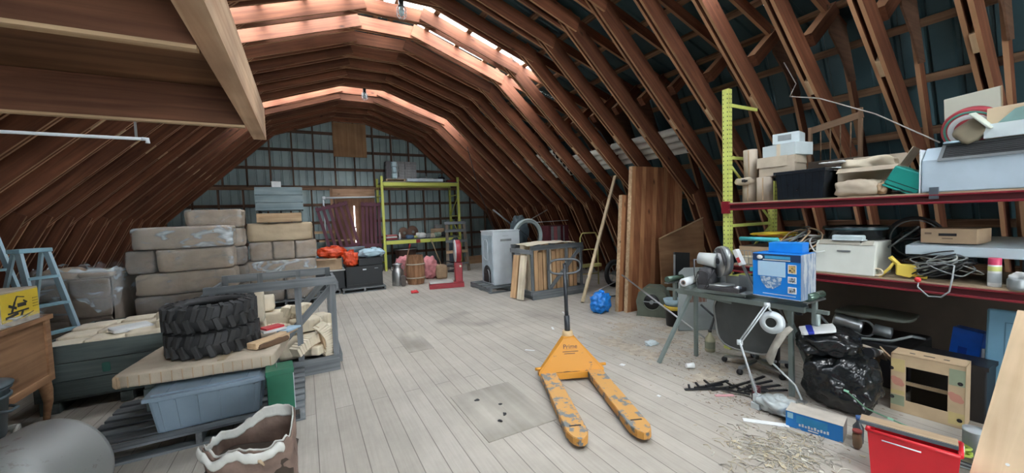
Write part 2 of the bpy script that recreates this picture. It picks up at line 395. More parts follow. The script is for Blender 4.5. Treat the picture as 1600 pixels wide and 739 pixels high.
# purlins
def purlins(par, A, B_, n, first=.15):
    A, B_ = Vector(A), Vector(B_); d = B_-A; ln = d.length; d.normalize(); nn = Vector((-d.y, d.x)); nn = -nn if nn.y > 0 else nn
    s = first
    for i in range(n):
        p = A+d*s+nn*.026
        if s > ln-.05: break
        plank('purlin', (p.x, YF, p.y), (p.x, YW, p.y), .09, .042, PURLX, par, up=(nn.x, 0, nn.y)); s += .61
PURLX = wood('purlin_board', (.16, .085, .05), (.36, .22, .13), rnd=.35)
purlins(ceil, RID, BR, 9); purlins(ceil, RID, BL, 9)
purlins(wr, BR, FT, 8, .3); purlins(wl, BL, FL, 8, .3)

# gable wall: ribbed metal behind a stud frame
wb = thing('wall_back', None, None, (0, 0, 0)); wb['kind'] = 'structure'
def ztop(x):
    ax = abs(x-CX)
    if ax <= BR[0]-CX: return roofz(x)
    return max(0, BR[1]*(1-(ax-(BR[0]-CX))/(FT[0]-BR[0])))
mb = MB(); xs = rib_profile(FL[0], FT[0])
v0 = [mb.bm.verts.new((x, YW+h, 0)) for x, h in xs]; v1 = [mb.bm.verts.new((x, YW+h, ztop(x))) for x, h in xs]
for i in range(len(xs)-1): mb.bm.faces.new((v0[i], v0[i+1], v1[i+1], v1[i]))
part(wb, 'metal_sheet', mb, GABM)
STUD = wood('stud_timber', (.07, .040, .026), (.17, .10, .065), rnd=.3)
YS = YW-.07
for i in range(19):
    x = -4.0+i*.61
    zt = ztop(x)-.15
    if zt < .3: continue
    plank('stud', (x, YS-.045, 0), (x, YS-.045, min(zt, 2.74)), .045, .09, STUD, wb, up=(0, 1, 0))
    if zt > 2.9: plank('stud', (x+.13, YS-.045, 2.83), (x+.13, YS-.045, zt), .045, .09, STUD, wb, up=(0, 1, 0))
z = .5
while z < 5.0:
    xr = FT[0]-(z/BR[1])*(FT[0]-BR[0])-.15 if z < BR[1] else CX+(5.40-z)/.331-.15
    plank('girt', (2*CX-xr, YS+.03, z), (xr, YS+.03, z), .04, .09, STUD, wb); z += .585
plank('top_plate', (-2.6, YS-.05, 2.78), (5.5, YS-.05, 2.78), .12, .09, wood('plate_timber', (.13, .075, .045), (.27, .16, .10)), wb)
part(wb, 'plywood_panel', MB().b2((.98, YS-.125, 3.83), (2.02, YS-.10, 4.95)), wood('plywood_sheet', (.30, .17, .085), (.40, .245, .13), axis='z', rnd=.05, scale=.5, knots=False))
# doorway frame with pale timber header, closed panel of brown boards
part(wb, 'header_board', MB().b2((.88, YS-.16, 2.50), (2.2, YS-.10, 2.76)), wood('header_timber', (.35, .20, .12), (.52, .34, .22), rnd=.1))
part(wb, 'door_panel', MB().b2((.92, YS-.10, .1), (2.2, YS-.06, 2.45)), wood('brown_board_panel', (.16, .085, .05), (.24, .13, .075), axis='z', rnd=.1))
part(wb, 'side_jamb', MB().b2((.80, YS-.16, 0), (.89, YS-.09, 2.78)), wood('jamb_timber', (.25, .14, .08), (.38, .23, .14), axis='z', rnd=.1))

# wall behind the photographer, with a wide door opening
wf = thing('wall_front', None, None); wf['kind'] = 'structure'
mb = MB(); yq = YF+.3
mb.b2((-4.9, yq-.03, 0), (-.3, yq, 3.9)); mb.b2((3.3, yq-.03, 0), (7.7, yq, 3.9)); mb.b2((-.3, yq-.03, 2.6), (3.3, yq, 3.9))
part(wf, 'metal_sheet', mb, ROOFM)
mb = MB(); mb.prism([(-1.6, 3.9), (4.6, 3.9), (6.0, 3.9), (CX, 5.4), (-3.06, 3.9)], .03, Matrix.Translation((0, yq, 0)) @ Euler((PI/2, 0, 0)).to_matrix().to_4x4())
part(wf, 'gable_sheet', mb, ROOFM)

# ------------------------------------------------------------------ trusses
def board_seg(par, name, P, Q, wdt, y, th, ext=(.1, .1), mat=None, side=0):
    """board with its lower edge on the section line P-Q (x,z)"""
    P, Q = Vector(P), Vector(Q); d = (Q-P).normalized(); n_ = Vector((-d.y, d.x))
    out = Vector((P.x-CX, P.y-1.0))
    if n_.dot(out+Vector((Q.x-CX, Q.y-1.0))) < 0: n_ = -n_
    a = P-d*ext[0]+n_*wdt/2; c = Q+d*ext[1]+n_*wdt/2
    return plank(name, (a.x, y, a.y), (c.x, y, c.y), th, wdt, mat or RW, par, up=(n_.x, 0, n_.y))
def mir(p): return (2*CX-p[0], p[1])
F_, K_, R2, CR = (7.24, 0.02), (6.35, 1.85), (3.58, 4.40), (2.0, 4.95)
LK = (-3.33, 1.80)
RWG = wood('gusset_plywood', (.10, .052, .032), (.17, .09, .055), rnd=.2, knots=False)
def make_truss():
    t = thing('roof_truss', 'x', 'truss')
    for s in (-1, 1):
        yo, yi = s*.068, s*.033
        for side in (0, 1):
            f = (lambda p: p) if side else mir
            kn = K_ if side else LK
            ft = F_ if side else (-4.22, .02)
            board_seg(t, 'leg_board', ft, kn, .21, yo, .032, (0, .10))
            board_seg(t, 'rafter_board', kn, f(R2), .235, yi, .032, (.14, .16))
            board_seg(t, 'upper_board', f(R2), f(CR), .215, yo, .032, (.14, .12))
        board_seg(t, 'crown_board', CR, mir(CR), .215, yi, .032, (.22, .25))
    for side in (0, 1):
        f = (lambda p: p) if side else mir
        sg = 1 if side else -1
        # spacer block between the two plies of the long rafter
        K, R_ = Vector(K_ if side else LK), Vector(f(R2)); d = R_-K
        p = K+d*.42; q = K+d*.47; nn = Vector((sg*abs(d.y), abs(d.x))).normalized()*.09
        plank('spacer_block', (p.x+nn.x, 0, p.y+nn.y), (q.x+nn.x, 0, q.y+nn.y), .034, .20, PALEW, t, up=(nn.x, 0, nn.y))
        # outer rafter, top and wall lengths
        u0 = f((3.3, roofz(3.3)-.125)); u1 = f((5.95, roofz(5.95)-.125))
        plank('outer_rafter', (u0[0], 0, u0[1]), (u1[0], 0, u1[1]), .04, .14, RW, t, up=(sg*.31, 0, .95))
        l0 = f((5.87, 3.80)); l1 = f((7.53, .02))
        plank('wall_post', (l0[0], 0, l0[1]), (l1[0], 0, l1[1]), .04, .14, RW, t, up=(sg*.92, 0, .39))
        # plywood gusset and short brace at the break of the roof
        pl = [(5.45, 3.96), (5.9, 3.80), (6.18, 3.20), (6.02, 3.16), (5.80, 3.42), (5.50, 3.66)]
        pl = [(x if side else 2*CX-x, z_) for x, z_ in pl]
        part(t, 'gusset', MB().prism(pl, .018, Matrix.Translation((0, -.022, 0)) @ Euler((PI/2, 0, 0)).to_matrix().to_4x4()), RWG)
        b0 = f((5.10, 3.50)); b1 = f((5.66, 3.97))
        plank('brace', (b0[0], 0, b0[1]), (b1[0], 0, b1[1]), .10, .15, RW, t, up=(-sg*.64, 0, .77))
    return t
base = make_truss()
ORD = ['', 'first', 'second', 'third', 'fourth', 'fifth', 'sixth', 'seventh', 'eighth', 'ninth', 'tenth', 'eleventh', 'twelfth', 'thirteenth', 'fourteenth', 'fifteenth', 'sixteenth', 'seventeenth', 'eighteenth', 'nineteenth', 'twentieth', 'twenty-first', 'twenty-second', 'twenty-third', 'twenty-fourth']
for i, k in enumerate(range(11, -11, -1)):
    o = base if i == 0 else copy_tree(base)
    o.location = (0, 7.15+.61*k, 0)
    n_ = ORD[i+1]
    lab = 'bent red-brown timber roof truss, %s one out from the gable end wall' % n_
    if k == 0: lab = 'roof truss whose crown is lit pale by the middle skylight, %s from the gable wall' % n_
    if k == 5: lab = 'roof truss carrying the far caged work lamp, %s from the gable wall' % n_
    if k == -2: lab = 'roof truss carrying the near caged work lamp, %s from the gable wall' % n_
    tag(o, lab, 'truss', 'bent timber roof trusses')

# ------------------------------------------------------------------ loft edge, upper left
bmw = wood('loft_beam_timber', (.46, .28, .17), (.62, .43, .28), rnd=0)
LOFT = thing('loft_platform', 'raised loft corner of joists under a plywood deck, hanging into the upper left', 'loft', (-.265, 3.6, 2.32))
def lp(x, y, z): return (x+.265, y-3.6, z-2.32)
plank('edge_beam', lp(-.265, -1.2, 2.44), lp(-.265, 3.6, 2.44), .085, .24, bmw, LOFT)['label'] = 'pale long edge beam'
jm = wood('joist_timber', (.10, .042, .024), (.19, .085, .048), rnd=.15)
for y in (3.13, 1.83, .6, -.6): plank('joist', lp(-3.0, y, 2.435), lp(-.31, y, 2.435), .042, .23, jm, LOFT)
for y in (3.13, 1.83, .6, -.6): plank('joist_lit_edge', lp(-3.0, y, 2.312), lp(-.31, y, 2.312), .042, .014, PALEW, LOFT)  # pale strips paint in the light on the joists' bottom faces
m = wood('loft_plywood', (.12, .055, .028), (.27, .14, .07), axis='x', rnd=0, scale=.35, knots=False)
part(LOFT, 'plywood_deck', MB().b2(lp(-3.0, -1.2, 2.555), lp(-.31, 3.16, 2.575)), m)
# ================================================================== SHARED SMALL BUILDERS
def bundle(name, label, x0, x1, y0, y1, z0, z1, mat, seed, group=None, wrap=True, amp=.018, fm=None, cat='bundle'):
    c = ((x0+x1)/2, (y0+y1)/2, z0); s = (abs(x1-x0), abs(y1-y0), z1-z0)
    t = thing(name, label, cat, c, 0, group)
    part(t, 'paper_wrapper', MB().soft((0, 0, s[2]/2), s, amp, seed, 9, 5, .09), mat)
    mb = MB(); a, b_, h = s[0]/2-.002, s[1]/2-.01, s[2]     # folded-over end flaps
    for sx in (-1, 1):
        mb.box((sx*(a-.004), 0, h*.5), (.006, b_*1.7, h*.72)); mb.box((sx*(a-.001), 0, h*.72), (.006, b_*1.4, h*.30), (0, sx*.05, 0))
    part(t, 'end_flap', mb, mat, bevel=.002)
    if wrap:
        part(t, 'plastic_wrap', MB().soft((0, 0, s[2]/2+.003), (s[0]+.018, s[1]+.018, s[2]+.0), amp*.6, seed+5, 12, 6, .09), fm or FILM)
    return t
FILM = film('shrink_film', (.70, .78, .82), .28, .15, 6)
FILMH = film('heavy_film', (.72, .82, .88), .55, .12, 5)
def pallet(name, label, cx, cy, w_, d, h=.12, mat=None, rz=0, z=0, n=7, along='x', group=None):
    """deck boards over stringers"""
    mat = mat or GREYW; t = thing(name, label, 'pallet', (cx, cy, z), rz, group)
    for i in range(n):
        y = -d/2+.05+(d-.1)*i/(n-1)
        plank('deck_board', (-w_/2, y, h-.009), (w_/2, y, h-.009), .095, .018, mat, t)
    for x in (-w_/2+.02, 0, w_/2-.02):
        plank('stringer', (x, -d/2, h/2), (x, d/2, h/2), .038, h-.036, mat, t)
    for y in (-d/2+.05, 0, d/2-.05): plank('bottom_board', (-w_/2, y, .009), (w_/2, y, .009), .095, .018, mat, t)
    return t

# ------------------------------------------------------------------ left foreground
pallet('pallet', 'dark weathered pallet on the floor under the lidded tote and flat carton', -.79, 4.13, 1.42, .98, .12, GREYW)
# weathered crate bin full of cream paper blocks
t = thing('crate', 'grey-green low wooden bin of wide boards filled with cream paper blocks', 'crate', (-1.6, 5.57, 0))
for i in range(3):
    z = .12+i*.165
    for y in (-.57, .57): plank('side_board', (-.60, y, z+.09), (.60, y, z+.09), .026, .158, DKGW, t, up=(0, 0, 1))
    for x in (-.587, .587): plank('end_board', (x, -.555, z+.09), (x, .555, z+.09), .026, .158, DKGW, t)
for x in (-.56, .56):
    for y in (-.53, .53): plank('corner_post', (x, y, .0), (x, y, .6), .05, .05, DKGW, t, up=(0, 1, 0))
for x in (-.5, 0, .5): plank('skid', (x, -.57, .05), (x, .57, .05), .09, .09, DKGW, t)
part(t, 'floor_boards', MB().b2((-.57, -.55, .10), (.57, .55, .12)), DKGW)
mk = plain('green_paint_mark', (.02, .11, .085), .7)
part(t, 'paint_mark', MB().soft((-.12, -.5845, .37), (.06, .003, .09), .004, 3, 6, 20, .3).soft((.25, -.5845, .38), (.055, .003, .11), .004, 5, 6, 20, .3), mk, 'dark green stencil marks')
k = 0
def block(label, c, s, rz=0, mat=None, tilt=0, grp='cream paper-wrapped blocks in the grey-green bin', nm='paper_block', seed=None):
    global k; k += 1
    mb = MB().soft((0, 0, s[2]/2), s, .004, seed or k, 5, 9, .1)
    for q in range(5):
        x = -s[0]/2+s[0]*(q+.5)/5
        mb.box((x, -s[1]/2-.001, s[2]/2), (.003, .004, s[2]*.92))
    return solo(nm, label, 'paper block', mb, mat or CREAM, c, rz, grp, rot=(0, tilt, rz) if tilt else None)
# lower layer fills the bin; only the top row shows
part(t, 'filler_blocks', MB().b2((-.57, -.54, .122), (.57, .54, .545)), plain('cream_stack', (.50, .45, .36), .9))
spots = [(x, y) for y in (-.415, -.135, .15, .42) for x in (-.43, -.145, .145, .43)]
wh = ['front row', 'second row', 'third row', 'rear row']; cc = ['far left', 'centre left', 'centre right', 'far right']
for i, (x, y) in enumerate(spots):
    block('cream paper block in the grey-green bin, %s, %s' % (wh[i//4], cc[i % 4]), (-1.6+x, 5.57+y, .547), (.27, .265, .07+.02*((i*7) % 3)), RNG.uniform(-.05, .05))
block('larger cream block lying on top of the bin beside the tyres', (-1.22, 5.22, .64), (.34, .22, .085), .1, seed=40)
block('second larger cream block at the back of the bin', (-1.28, 5.55, .66), (.36, .22, .09), -.1, seed=41)
block('thin cream slab tilted over the middle of the bin', (-1.62, 5.3, .64), (.30, .26, .035), .5, seed=42, mat=WHITEP)

# grey-blue tote
TOTE = plain('tote_plastic', (.20, .27, .335), .45, 0, .12, 4)
t = thing('tote', 'blue-grey plastic storage tote with a lid on the dark pallet', 'tote', (-.73, 3.91, .12))
mb = MB(); a, b_, h = .355, .20, .27
def ring4(mb, sc, z, w_, d): return [(-w_*sc, -d*sc, z), (w_*sc, -d*sc, z), (w_*sc, d*sc, z), (-w_*sc, d*sc, z)]
v = ring4(mb, .9, 0, a, b_)+ring4(mb, 1, h, a, b_); mb._add(v, [(3, 2, 1, 0), (0, 1, 5, 4), (1, 2, 6, 5), (2, 3, 7, 6), (3, 0, 4, 7), (4, 5, 6, 7)])
part(t, 'body', mb, TOTE, bevel=.02)
mb = MB()
for x in (-.3, -.2, -.07, .07, .2, .3): mb.bar((x*.92, -b_*.92-.001, .015), (x, -b_-.001, h-.02), .012, .012, up=(0, 1, 0))
for y in (-.1, .1): mb.bar((a*.92, y*.92, .015), (a+.001, y, h-.02), .012, .012, up=(1, 0, 0))
part(t, 'rib', mb, TOTE)
mb = MB().box((0, 0, h+.012), (a*2+.05, b_*2+.05, .028)).box((0, 0, h+.03), (a*2-.03, b_*2-.03, .016))
for x in (-.25, 0, .25): mb.box((x, 0, h+.04), (.012, b_*1.7, .008))
part(t, 'lid', mb, TOTE, bevel=.008)
part(t, 'latch', MB().box((a+.03, 0, h-.02), (.02, .10, .06)), plain('blue_latch', (.03, .10, .35), .4), 'dark blue latch', bevel=.004)
# wood support + flat carton
t = thing('dunnage_block', 'dark timber block half hidden behind the lidded tote', 'block', (-.75, 4.42, .12)); part(t, 'timber', MB().b2((-.5, -.17, 0), (.45, .17, .305)), DKGW, bevel=.006); part(t, 'cleat', MB().b2((-.5, -.19, .08), (.45, -.17, .20)), DKGW)
t = thing('flat_carton', 'broad flat brown carton on the tote under the two tyres', 'carton', (-.76, 4.27, .452), rad(-7))
part(t, 'carton_body', MB().soft((0, 0, .055), (1.05, .82, .11), .006, 3, 9, 6, .06), CARDL)
mb = MB()
for i in range(16): mb.box((-.5+i*.0667, -.415, .05), (.006, .006, .085))
part(t, 'flute_line', mb, CARD); part(t, 'tape_strip', MB().box((.15, 0, .113), (.05, .80, .003)), plain('brown_tape', (.38, .29, .18), .35))
part(t, 'torn_corner', MB().soft((-.505, -.36, .05), (.05, .10, .10), .012, 8, 5, 12, .2), CARD)
# tyres
RUB = plain('tyre_rubber', (.018, .019, .021), .62, 0, .25, 9, .2, 50)
RUBD = plain('dusty_tread', (.030, .031, .032), .75, 0, .3, 9, .3, 40)
def tyre(label, loc, rz):
    t = thing('tyre', label, 'tyre', loc, rz, 'stacked lugged tyres')
    R_, r_, h = .325, .19, .215
    prof = [(r_, .05), (r_+.01, .02), (r_+.04, .006), (R_-.07, .0), (R_-.02, .02), (R_, .06), (R_+.003, h/2), (R_, h-.06), (R_-.02, h-.02), (R_-.07, h), (r_+.04, h-.006), (r_+.01, h-.02), (r_, h-.05), (r_+.012, h-.06), (r_+.02, h/2), (r_+.012, .06)]
    part(t, 'carcass', MB().lathe(prof+[prof[0]], 48, close=False), RUB)
    mb = MB(); n = 21
    for i in range(n):
        for s in (0, 1):
            a = 2*PI*(i+.5*s)/n; z = h*.29 if s == 0 else h*.71; tl = .3 if s == 0 else -.3
            m = Matrix.Rotation(a, 4, 'Z') @ Matrix.Translation((R_+.006, 0, z)) @ Matrix.Rotation(tl, 4, 'X')
            v = [(-.02, -.026, -.055), (.014, -.019, -.055), (.014, .019, -.055), (-.02, .026, -.055), (-.02, -.026, .055), (.014, -.019, .055), (.014, .019, .055), (-.02, .026, .055)]
            mb._add(v, [(0, 3, 2, 1), (4, 5, 6, 7), (0, 1, 5, 4), (1, 2, 6, 5), (2, 3, 7, 6), (3, 0, 4, 7)], 0, m)
            zz = .012 if s == 0 else h-.012
            m = Matrix.Rotation(a, 4, 'Z') @ Matrix.Translation((R_-.035, 0, zz)) @ Matrix.Rotation(.35 if s else -.35, 4, 'Y')
            mb._add([(x*.036, y*.016, z_*.012) for x, y, z_ in [(-1, -1, -1), (1, -1, -1), (1, 1, -1), (-1, 1, -1), (-1, -1, 1), (1, -1, 1), (1, 1, 1), (-1, 1, 1)]], [(0, 3, 2, 1), (4, 5, 6, 7), (0, 1, 5, 4), (1, 2, 6, 5), (2, 3, 7, 6), (3, 0, 4, 7)], 0, m)
    part(t, 'tread_lugs', mb, RUBD, bevel=.004)
    mb = MB()
    for r in (r_+.06, r_+.085): mb.tube([(r*math.cos(2*PI*i/48), r*math.sin(2*PI*i/48), h-.003) for i in range(48)], .003, 5, closed=True)
    part(t, 'sidewall_ridge', mb, RUB)
    return t
tyre('lower lugged black tyre resting on the flat carton', (-.765, 4.30, .564), 0)
tyre('upper lugged black tyre stacked on the other one', (-.775, 4.30, .782), .2)
# small things on the right end of the carton
t = thing('wood_offcut', 'split pale wood offcut lying by the tyres on the carton corner', 'wood piece', (-.34, 4.12, .567), .75)
part(t, 'split_board', MB().box((0, 0, .03), (.34, .11, .055)), PALEW, bevel=.004); part(t, 'bark_edge', MB().soft((.0, -.065, .02), (.30, .03, .05), .01, 4, 5, 20, .3), plain('bark', (.12, .07, .04), .9))
t = thing('wood_offcut', 'thin pale board end crossing beside the tyres', 'wood piece', (-.24, 4.33, .567), 1.1)
part(t, 'split_board', MB().box((0, 0, .025), (.42, .07, .045), (0, 0, 0)), PALEW, bevel=.004)
def book(label, loc, rz, col, s=(.20, .14, .022), grp=None):
    t = thing('book', label, 'book', loc, rz, grp)
    part(t, 'cover', MB().box((0, 0, s[2]/2), s), plain('cover_%02d' % int(col[0]*90+col[2]*9), col, .5), bevel=.002); part(t, 'pages', MB().box((.003, 0, s[2]/2), (s[0], s[1]-.008, s[2]*.7)), WHITEP)
book('white booklet beside the tyres under the red one', (-.33, 4.40, .621), .4, (.6, .6, .6)); book('red booklet on top of the white one beside the tyres', (-.33, 4.40, .644), .55, (.45, .03, .04), (.17, .12, .02))
book('pale blue booklet sticking out beside the tyres', (-.19, 4.42, .60), 1.0, (.35, .5, .62), (.2, .12, .018))

# green metal box
GRN = plain('green_enamel', (.012, .135, .075), .4, 0, .1)
t = thing('green_box', 'upright dark green metal box on the corner of the dark pallet', 'box', (-.25, 3.74, .12), rad(4))
part(t, 'case', MB().b2((-.095, -.10, 0), (.095, .10, .33)), GRN, bevel=.006); part(t, 'lid', MB().b2((-.10, -.105, .30), (.10, .105, .345)), GRN, bevel=.004)
part(t, 'hasp', MB().tube([(-.02, -.03, .345), (-.02, -.03, .37), (-.02, .03, .37), (-.02, .03, .345)], .003), STEEL); part(t, 'white_edge', MB().b2((.093, -.101, 0), (.098, .101, .30)), WHITEE)

# grey timber crate with X-braced frames
def braced_crate(label, x0, x1, y0, y1, h, group=None, hb=.17):
    t = thing('crate', label, 'crate', ((x0+x1)/2, (y0+y1)/2, 0), 0, group); a, d = (x1-x0)/2, (y1-y0)/2
    for s in (-1, 1):
        y = s*d; g = -s*.03
        plank('bottom_board', (-a, y, hb/2), (a, y, hb/2), .03, hb, GREYW, t); plank('top_rail', (-a, y, h-.045), (a, y, h-.045), .03, .09, GREYW, t)
        for x in (-a+.03, -.02*a-a*.33, a*.36, a-.03): plank('upright', (x, y+g, 0.0), (x, y+g, h-.0), .03, .055, GREYW, t, up=(1, 0, 0))
        plank('diagonal', (-a*.3, y+g*2, hb-.02), (a-.04, y+g*2, h-.13), .03, .07, GREYW, t)
    for x in (-a-.015, a+.015): plank('end_rail', (x, -d, h-.12), (x, d, h-.12), .03, .09, GREYW, t); plank('end_base', (x, -d, .13), (x, d, .13), .03, .09, GREYW, t)
    for x in (-a+.05, 0, a-.05): plank('skid', (x, -d, .05), (x, d, .05), .08, .075, GREYW, t)
    for i in range(6):
        y = -d+.08+(2*d-.16)*i/5; plank('floor_slat', (-a, y, .096), (a, y, .096), .11, .016, GREYW, t)
    return t
cr = braced_crate('weathered grey open crate holding jumbled cream paper rolls and blocks', -.90, .27, 4.70, 5.70, 1.06)
def stackroll(label, loc, rot, ln=.42, r=.085, mat=None):
    """curved stack of cream paper sleeves"""
    t = solo('paper_sleeve', label, 'paper block', MB(), CREAM) if False else thing('paper_sleeve', label, 'paper block', loc, 0, 'jumbled cream paper pieces in the grey crate', rot)
    mb = MB(); n = 14
    for i in range(n):
        x = -ln/2+ln*(i+.5)/n; mb.box((x, 0, .05*math.sin(PI*i/(n-1))), (ln/n*.93, r*1.5+.006*(i % 2), r*1.2), (0, (i-n/2)*.035, 0))
    part(t, 'sleeve_row', mb, mat or CREAM, bevel=.003); part(t, 'core', MB().box((0, 0, 0.0), (ln*.96, r*1.1, r*.7)), CARD)
    return t
G2 = 'jumbled cream paper pieces in the grey crate'
stackroll('fanned row of cream sleeves lying low at the crate front', (.0, 4.86, .30), (0, -.15, .7), .44)
stackroll('upright cream sleeve standing near the crate corner', (.13, 4.83, .33), (0, 1.35, .3), .36, .1)
stackroll('cream sleeve row lying behind the crate brace', (-.35, 5.05, .42), (0, .1, .2), .5, .1)
stackroll('cream sleeve row leaning deep in the crate', (-.1, 5.35, .50), (0, .5, -.4), .45, .1)
bl = [('upright cream block against the left crate post', (-.50, 4.95, .62), (.14, .16, .34), 0), ('cream block flat on the crate heap, centre', (-.05, 5.12, .40), (.30, .22, .14), .3), ('cream block at right rear of the crate', (.10, 5.45, .28), (.22, .22, .22), .5),
      ('small tilted cream block high in the crate', (-.08, 5.2, .60), (.20, .14, .10), .8), ('cream block in the crate by the right post', (.15, 5.1, .27), (.14, .20, .16), -.2), ('long cream block low in the crate left part', (-.62, 5.1, .30), (.36, .26, .30), 0),
      ('cream block near the crate rear rail', (-.4, 5.45, .45), (.40, .24, .16), .1), ('white paper block near the crate front board', (.06, 4.82, .18), (.12, .10, .10), .9), ('cream block under the heap at the crate middle', (-.1, 5.2, .12), (.5, .5, .26), 0),
      ('cream block under the heap at the crate left', (-.6, 5.15, .12), (.42, .7, .18), 0), ('row of cream blocks along the left rear rail of the crate', (-.62, 5.5, .62), (.5, .20, .18), 0.02), ('cream block beneath the left rear row', (-.62, 5.5, .30), (.5, .24, .31), 0)]
for i, (lb, c, s, rz) in enumerate(bl): block(lb, c, s, rz, grp=G2, seed=60+i)

# long paper-wrapped bundles, stacked and filmed
GB = 'paper-wrapped bundles in the tall left stack'
pallet('pallet', 'low pallet under the tall stack of paper-wrapped bundles', -1.52, 7.35, 1.2, 1.2, .13)
z = [.13, .43, .74, 1.05, 1.37, 1.68]
names = ['bottom', 'second', 'third', 'fourth', 'topmost']
xs_ = [(-2.08, -.95), (-2.06, -1.0), (-2.04, -.93), (-1.80, -.95), (-2.04, -.94)]
for i in range(5):
    bundle('wrapped_bundle', 'long brown paper bundle under film, %s in the front of the tall left stack' % names[i], xs_[i][0], xs_[i][1], 6.9, 7.38, z[i], z[i+1]-.004, KRAFTD if i < 2 else KRAFT, i+1, GB, fm=FILMH if i == 4 else None)
bundle('wrapped_bundle', 'short dark bundle end beside the fourth layer of the tall left stack', -2.12, -1.83, 6.92, 7.38, 1.05, 1.366, KRAFTD, 9, GB)
for i in range(6):
    zz = .13+i*.30
    bundle('wrapped_bundle', 'brown bundle in the rear column of the tall left stack, layer %s' % (names+['crowning'])[i], -1.58 if i == 5 else -2.0, -.87, 7.42, 7.9, zz, zz+.296, KRAFT if i > 3 else KRAFTD, 20+i, GB)
# big lined carton left of it
t = thing('lined_carton', 'open bulk carton draped with clear plastic left of the wrapped bundles', 'carton', (-2.55, 7.05, 0))
part(t, 'carton_wall', MB().b2((-.38, -.42, 0), (.38, -.40, 1.08)).b2((-.38, .40, 0), (.38, .42, 1.08)).b2((-.38, -.42, 0), (-.36, .42, 1.08)).b2((.36, -.42, 0), (.38, .42, 1.08)).b2((-.36, -.4, 0), (.36, .4, .85)), KRAFTD)
mb = MB()
for i, zz in enumerate((.12, .36, .60, .84)): mb.soft((-.19, -.425, zz+.11), (.36, .05, .22), .01, i, 5, 8, .15); mb.soft((.19, -.425, zz+.11), (.36, .05, .22), .01, i+9, 5, 8, .15)
part(t, 'paper_bundle_face', mb, KRAFTD)
part(t, 'inner_paper', MB().soft((-.17, -.1, 1.05), (.36, .5, .30), .03, 3, 7, 6, .3).soft((.17, 0, 1.0), (.36, .5, .30), .03, 6, 7, 6, .3), KRAFT)
def drape(u, v):
    a = u*2*PI; r = .42+.03*math.sin(9*a)+.02*math.sin(23*a); x, y = r*math.cos(a), (r+.04)*math.sin(a)
    q = max(abs(x)/.40, abs(y)/.44); x, y = x/q*(1+.06*v), y/q*(1+.06*v)
    return Vector((x, y, 1.20-.42*v*(1+.3*math.sin(5*a))+.03*math.sin(17*a+v*3)))
part(t, 'plastic_liner', MB().sheet(drape, 90, 8), FILMH)

# stepladders
LAD = plain('ladder_blue', (.22, .38, .45), .5, 0, .1); LADS = plain('ladder_side', (.33, .46, .52), .45, .2, .08)
def stepladder(label, loc, rz, H_, steps):
    t = thing('stepladder', label, 'ladder', loc, rz, None)
    fb = .27*H_; rb = -.30*H_; tw, bw = .115, .115+.05*H_
    for s in (-1, 1):
        plank('front_rail', (s*bw, fb, 0), (s*tw, .03, H_), .028, .065, LADS, t, up=(0, 1, 0)); plank('rear_rail', (s*bw*.95, rb, 0), (s*tw, -.03, H_-.03), .022, .04, LADS, t, up=(0, 1, 0))
    for i in range(1, steps+1):
        f = i/(steps+1); z_ = H_*f; y = fb+(.03-fb)*f; w_ = bw+(tw-bw)*f
        plank('step', (-w_, y, z_), (w_, y, z_), .085, .028, LAD, t, up=(0, 0, 1), bevel=.004)
        if i % 2: plank('rear_bar', (-w_*.95, rb+(-.03-rb)*f, z_), (w_*.95, rb+(-.03-rb)*f, z_), .02, .02, LADS, t)
    part(t, 'top_cap', MB().box((0, 0, H_), (2*tw+.05, .16, .045)), LAD, bevel=.008)
    for s in (-1, 1): part(t, 'spreader', MB().bar((s*tw*1.3, fb*.5, H_*.5), (s*tw*1.3, rb*.5, H_*.5), .006, .02), STEEL)
    return t
stepladder('shorter pale blue stepladder standing behind the yellow carton', (-2.60, 6.08, 0), rad(238), 1.47, 4)
stepladder('taller pale blue stepladder at the far left edge', (-3.15, 6.38, 0), rad(238), 1.90, 5)

# cabinet, yellow carton, sack
CABW = wood('orange_brown_wood', (.22, .11, .055), (.38, .21, .11), axis='y', rnd=0, scale=.8)
t = thing('wooden_cabinet', 'brown wooden cabinet at the left edge under the yellow carton', 'cabinet', (-2.27, 4.42, 0))
part(t, 'top', MB().b2((-.42, -.44, .91), (.30, .42, .95)), CABW, bevel=.005); part(t, 'case', MB().b2((-.40, -.42, .38), (.27, .40, .91)), CABW)
part(t, 'side_trim', MB().b2((.268, -.42, .38), (.285, -.34, .91)).b2((.268, .33, .38), (.285, .40, .91)).b2((.268, -.34, .38), (.285, .33, .44)), CABW, bevel=.003)
for x in (-.36, .23):
    for y in (-.38, .36): part(t, 'leg', MB().tube([(x, y, .4), (x+.01, y, .3), (x+.015, y, .2), (x, y, .1), (x-.01, y, 0)], [.04, .04, .03, .024, .02], 10), CABW)
part(t, 'door_panel', MB().b2((-.37, -.432, .53), (.24, -.42, .88)), wood('dark_cabinet_front', (.05, .03, .02), (.10, .06, .04), rnd=0), 'dark front door', bevel=.003)
YB = plain('yellow_print', (.72, .52, .04), .5, 0, .06)
t = thing('yellow_carton', 'carton printed yellow with a drawing of a saw, half wrapped in clear plastic', 'carton', (-2.12, 4.46, .95), rad(-3))
part(t, 'carton_body', MB().b2((-.13, -.23, 0), (.13, .22, .27)), CARDL, bevel=.004); part(t, 'yellow_label', MB().b2((.130, -.19, .04), (.133, .215, .255)), YB, bevel=.001)
mb = MB(); x = .135
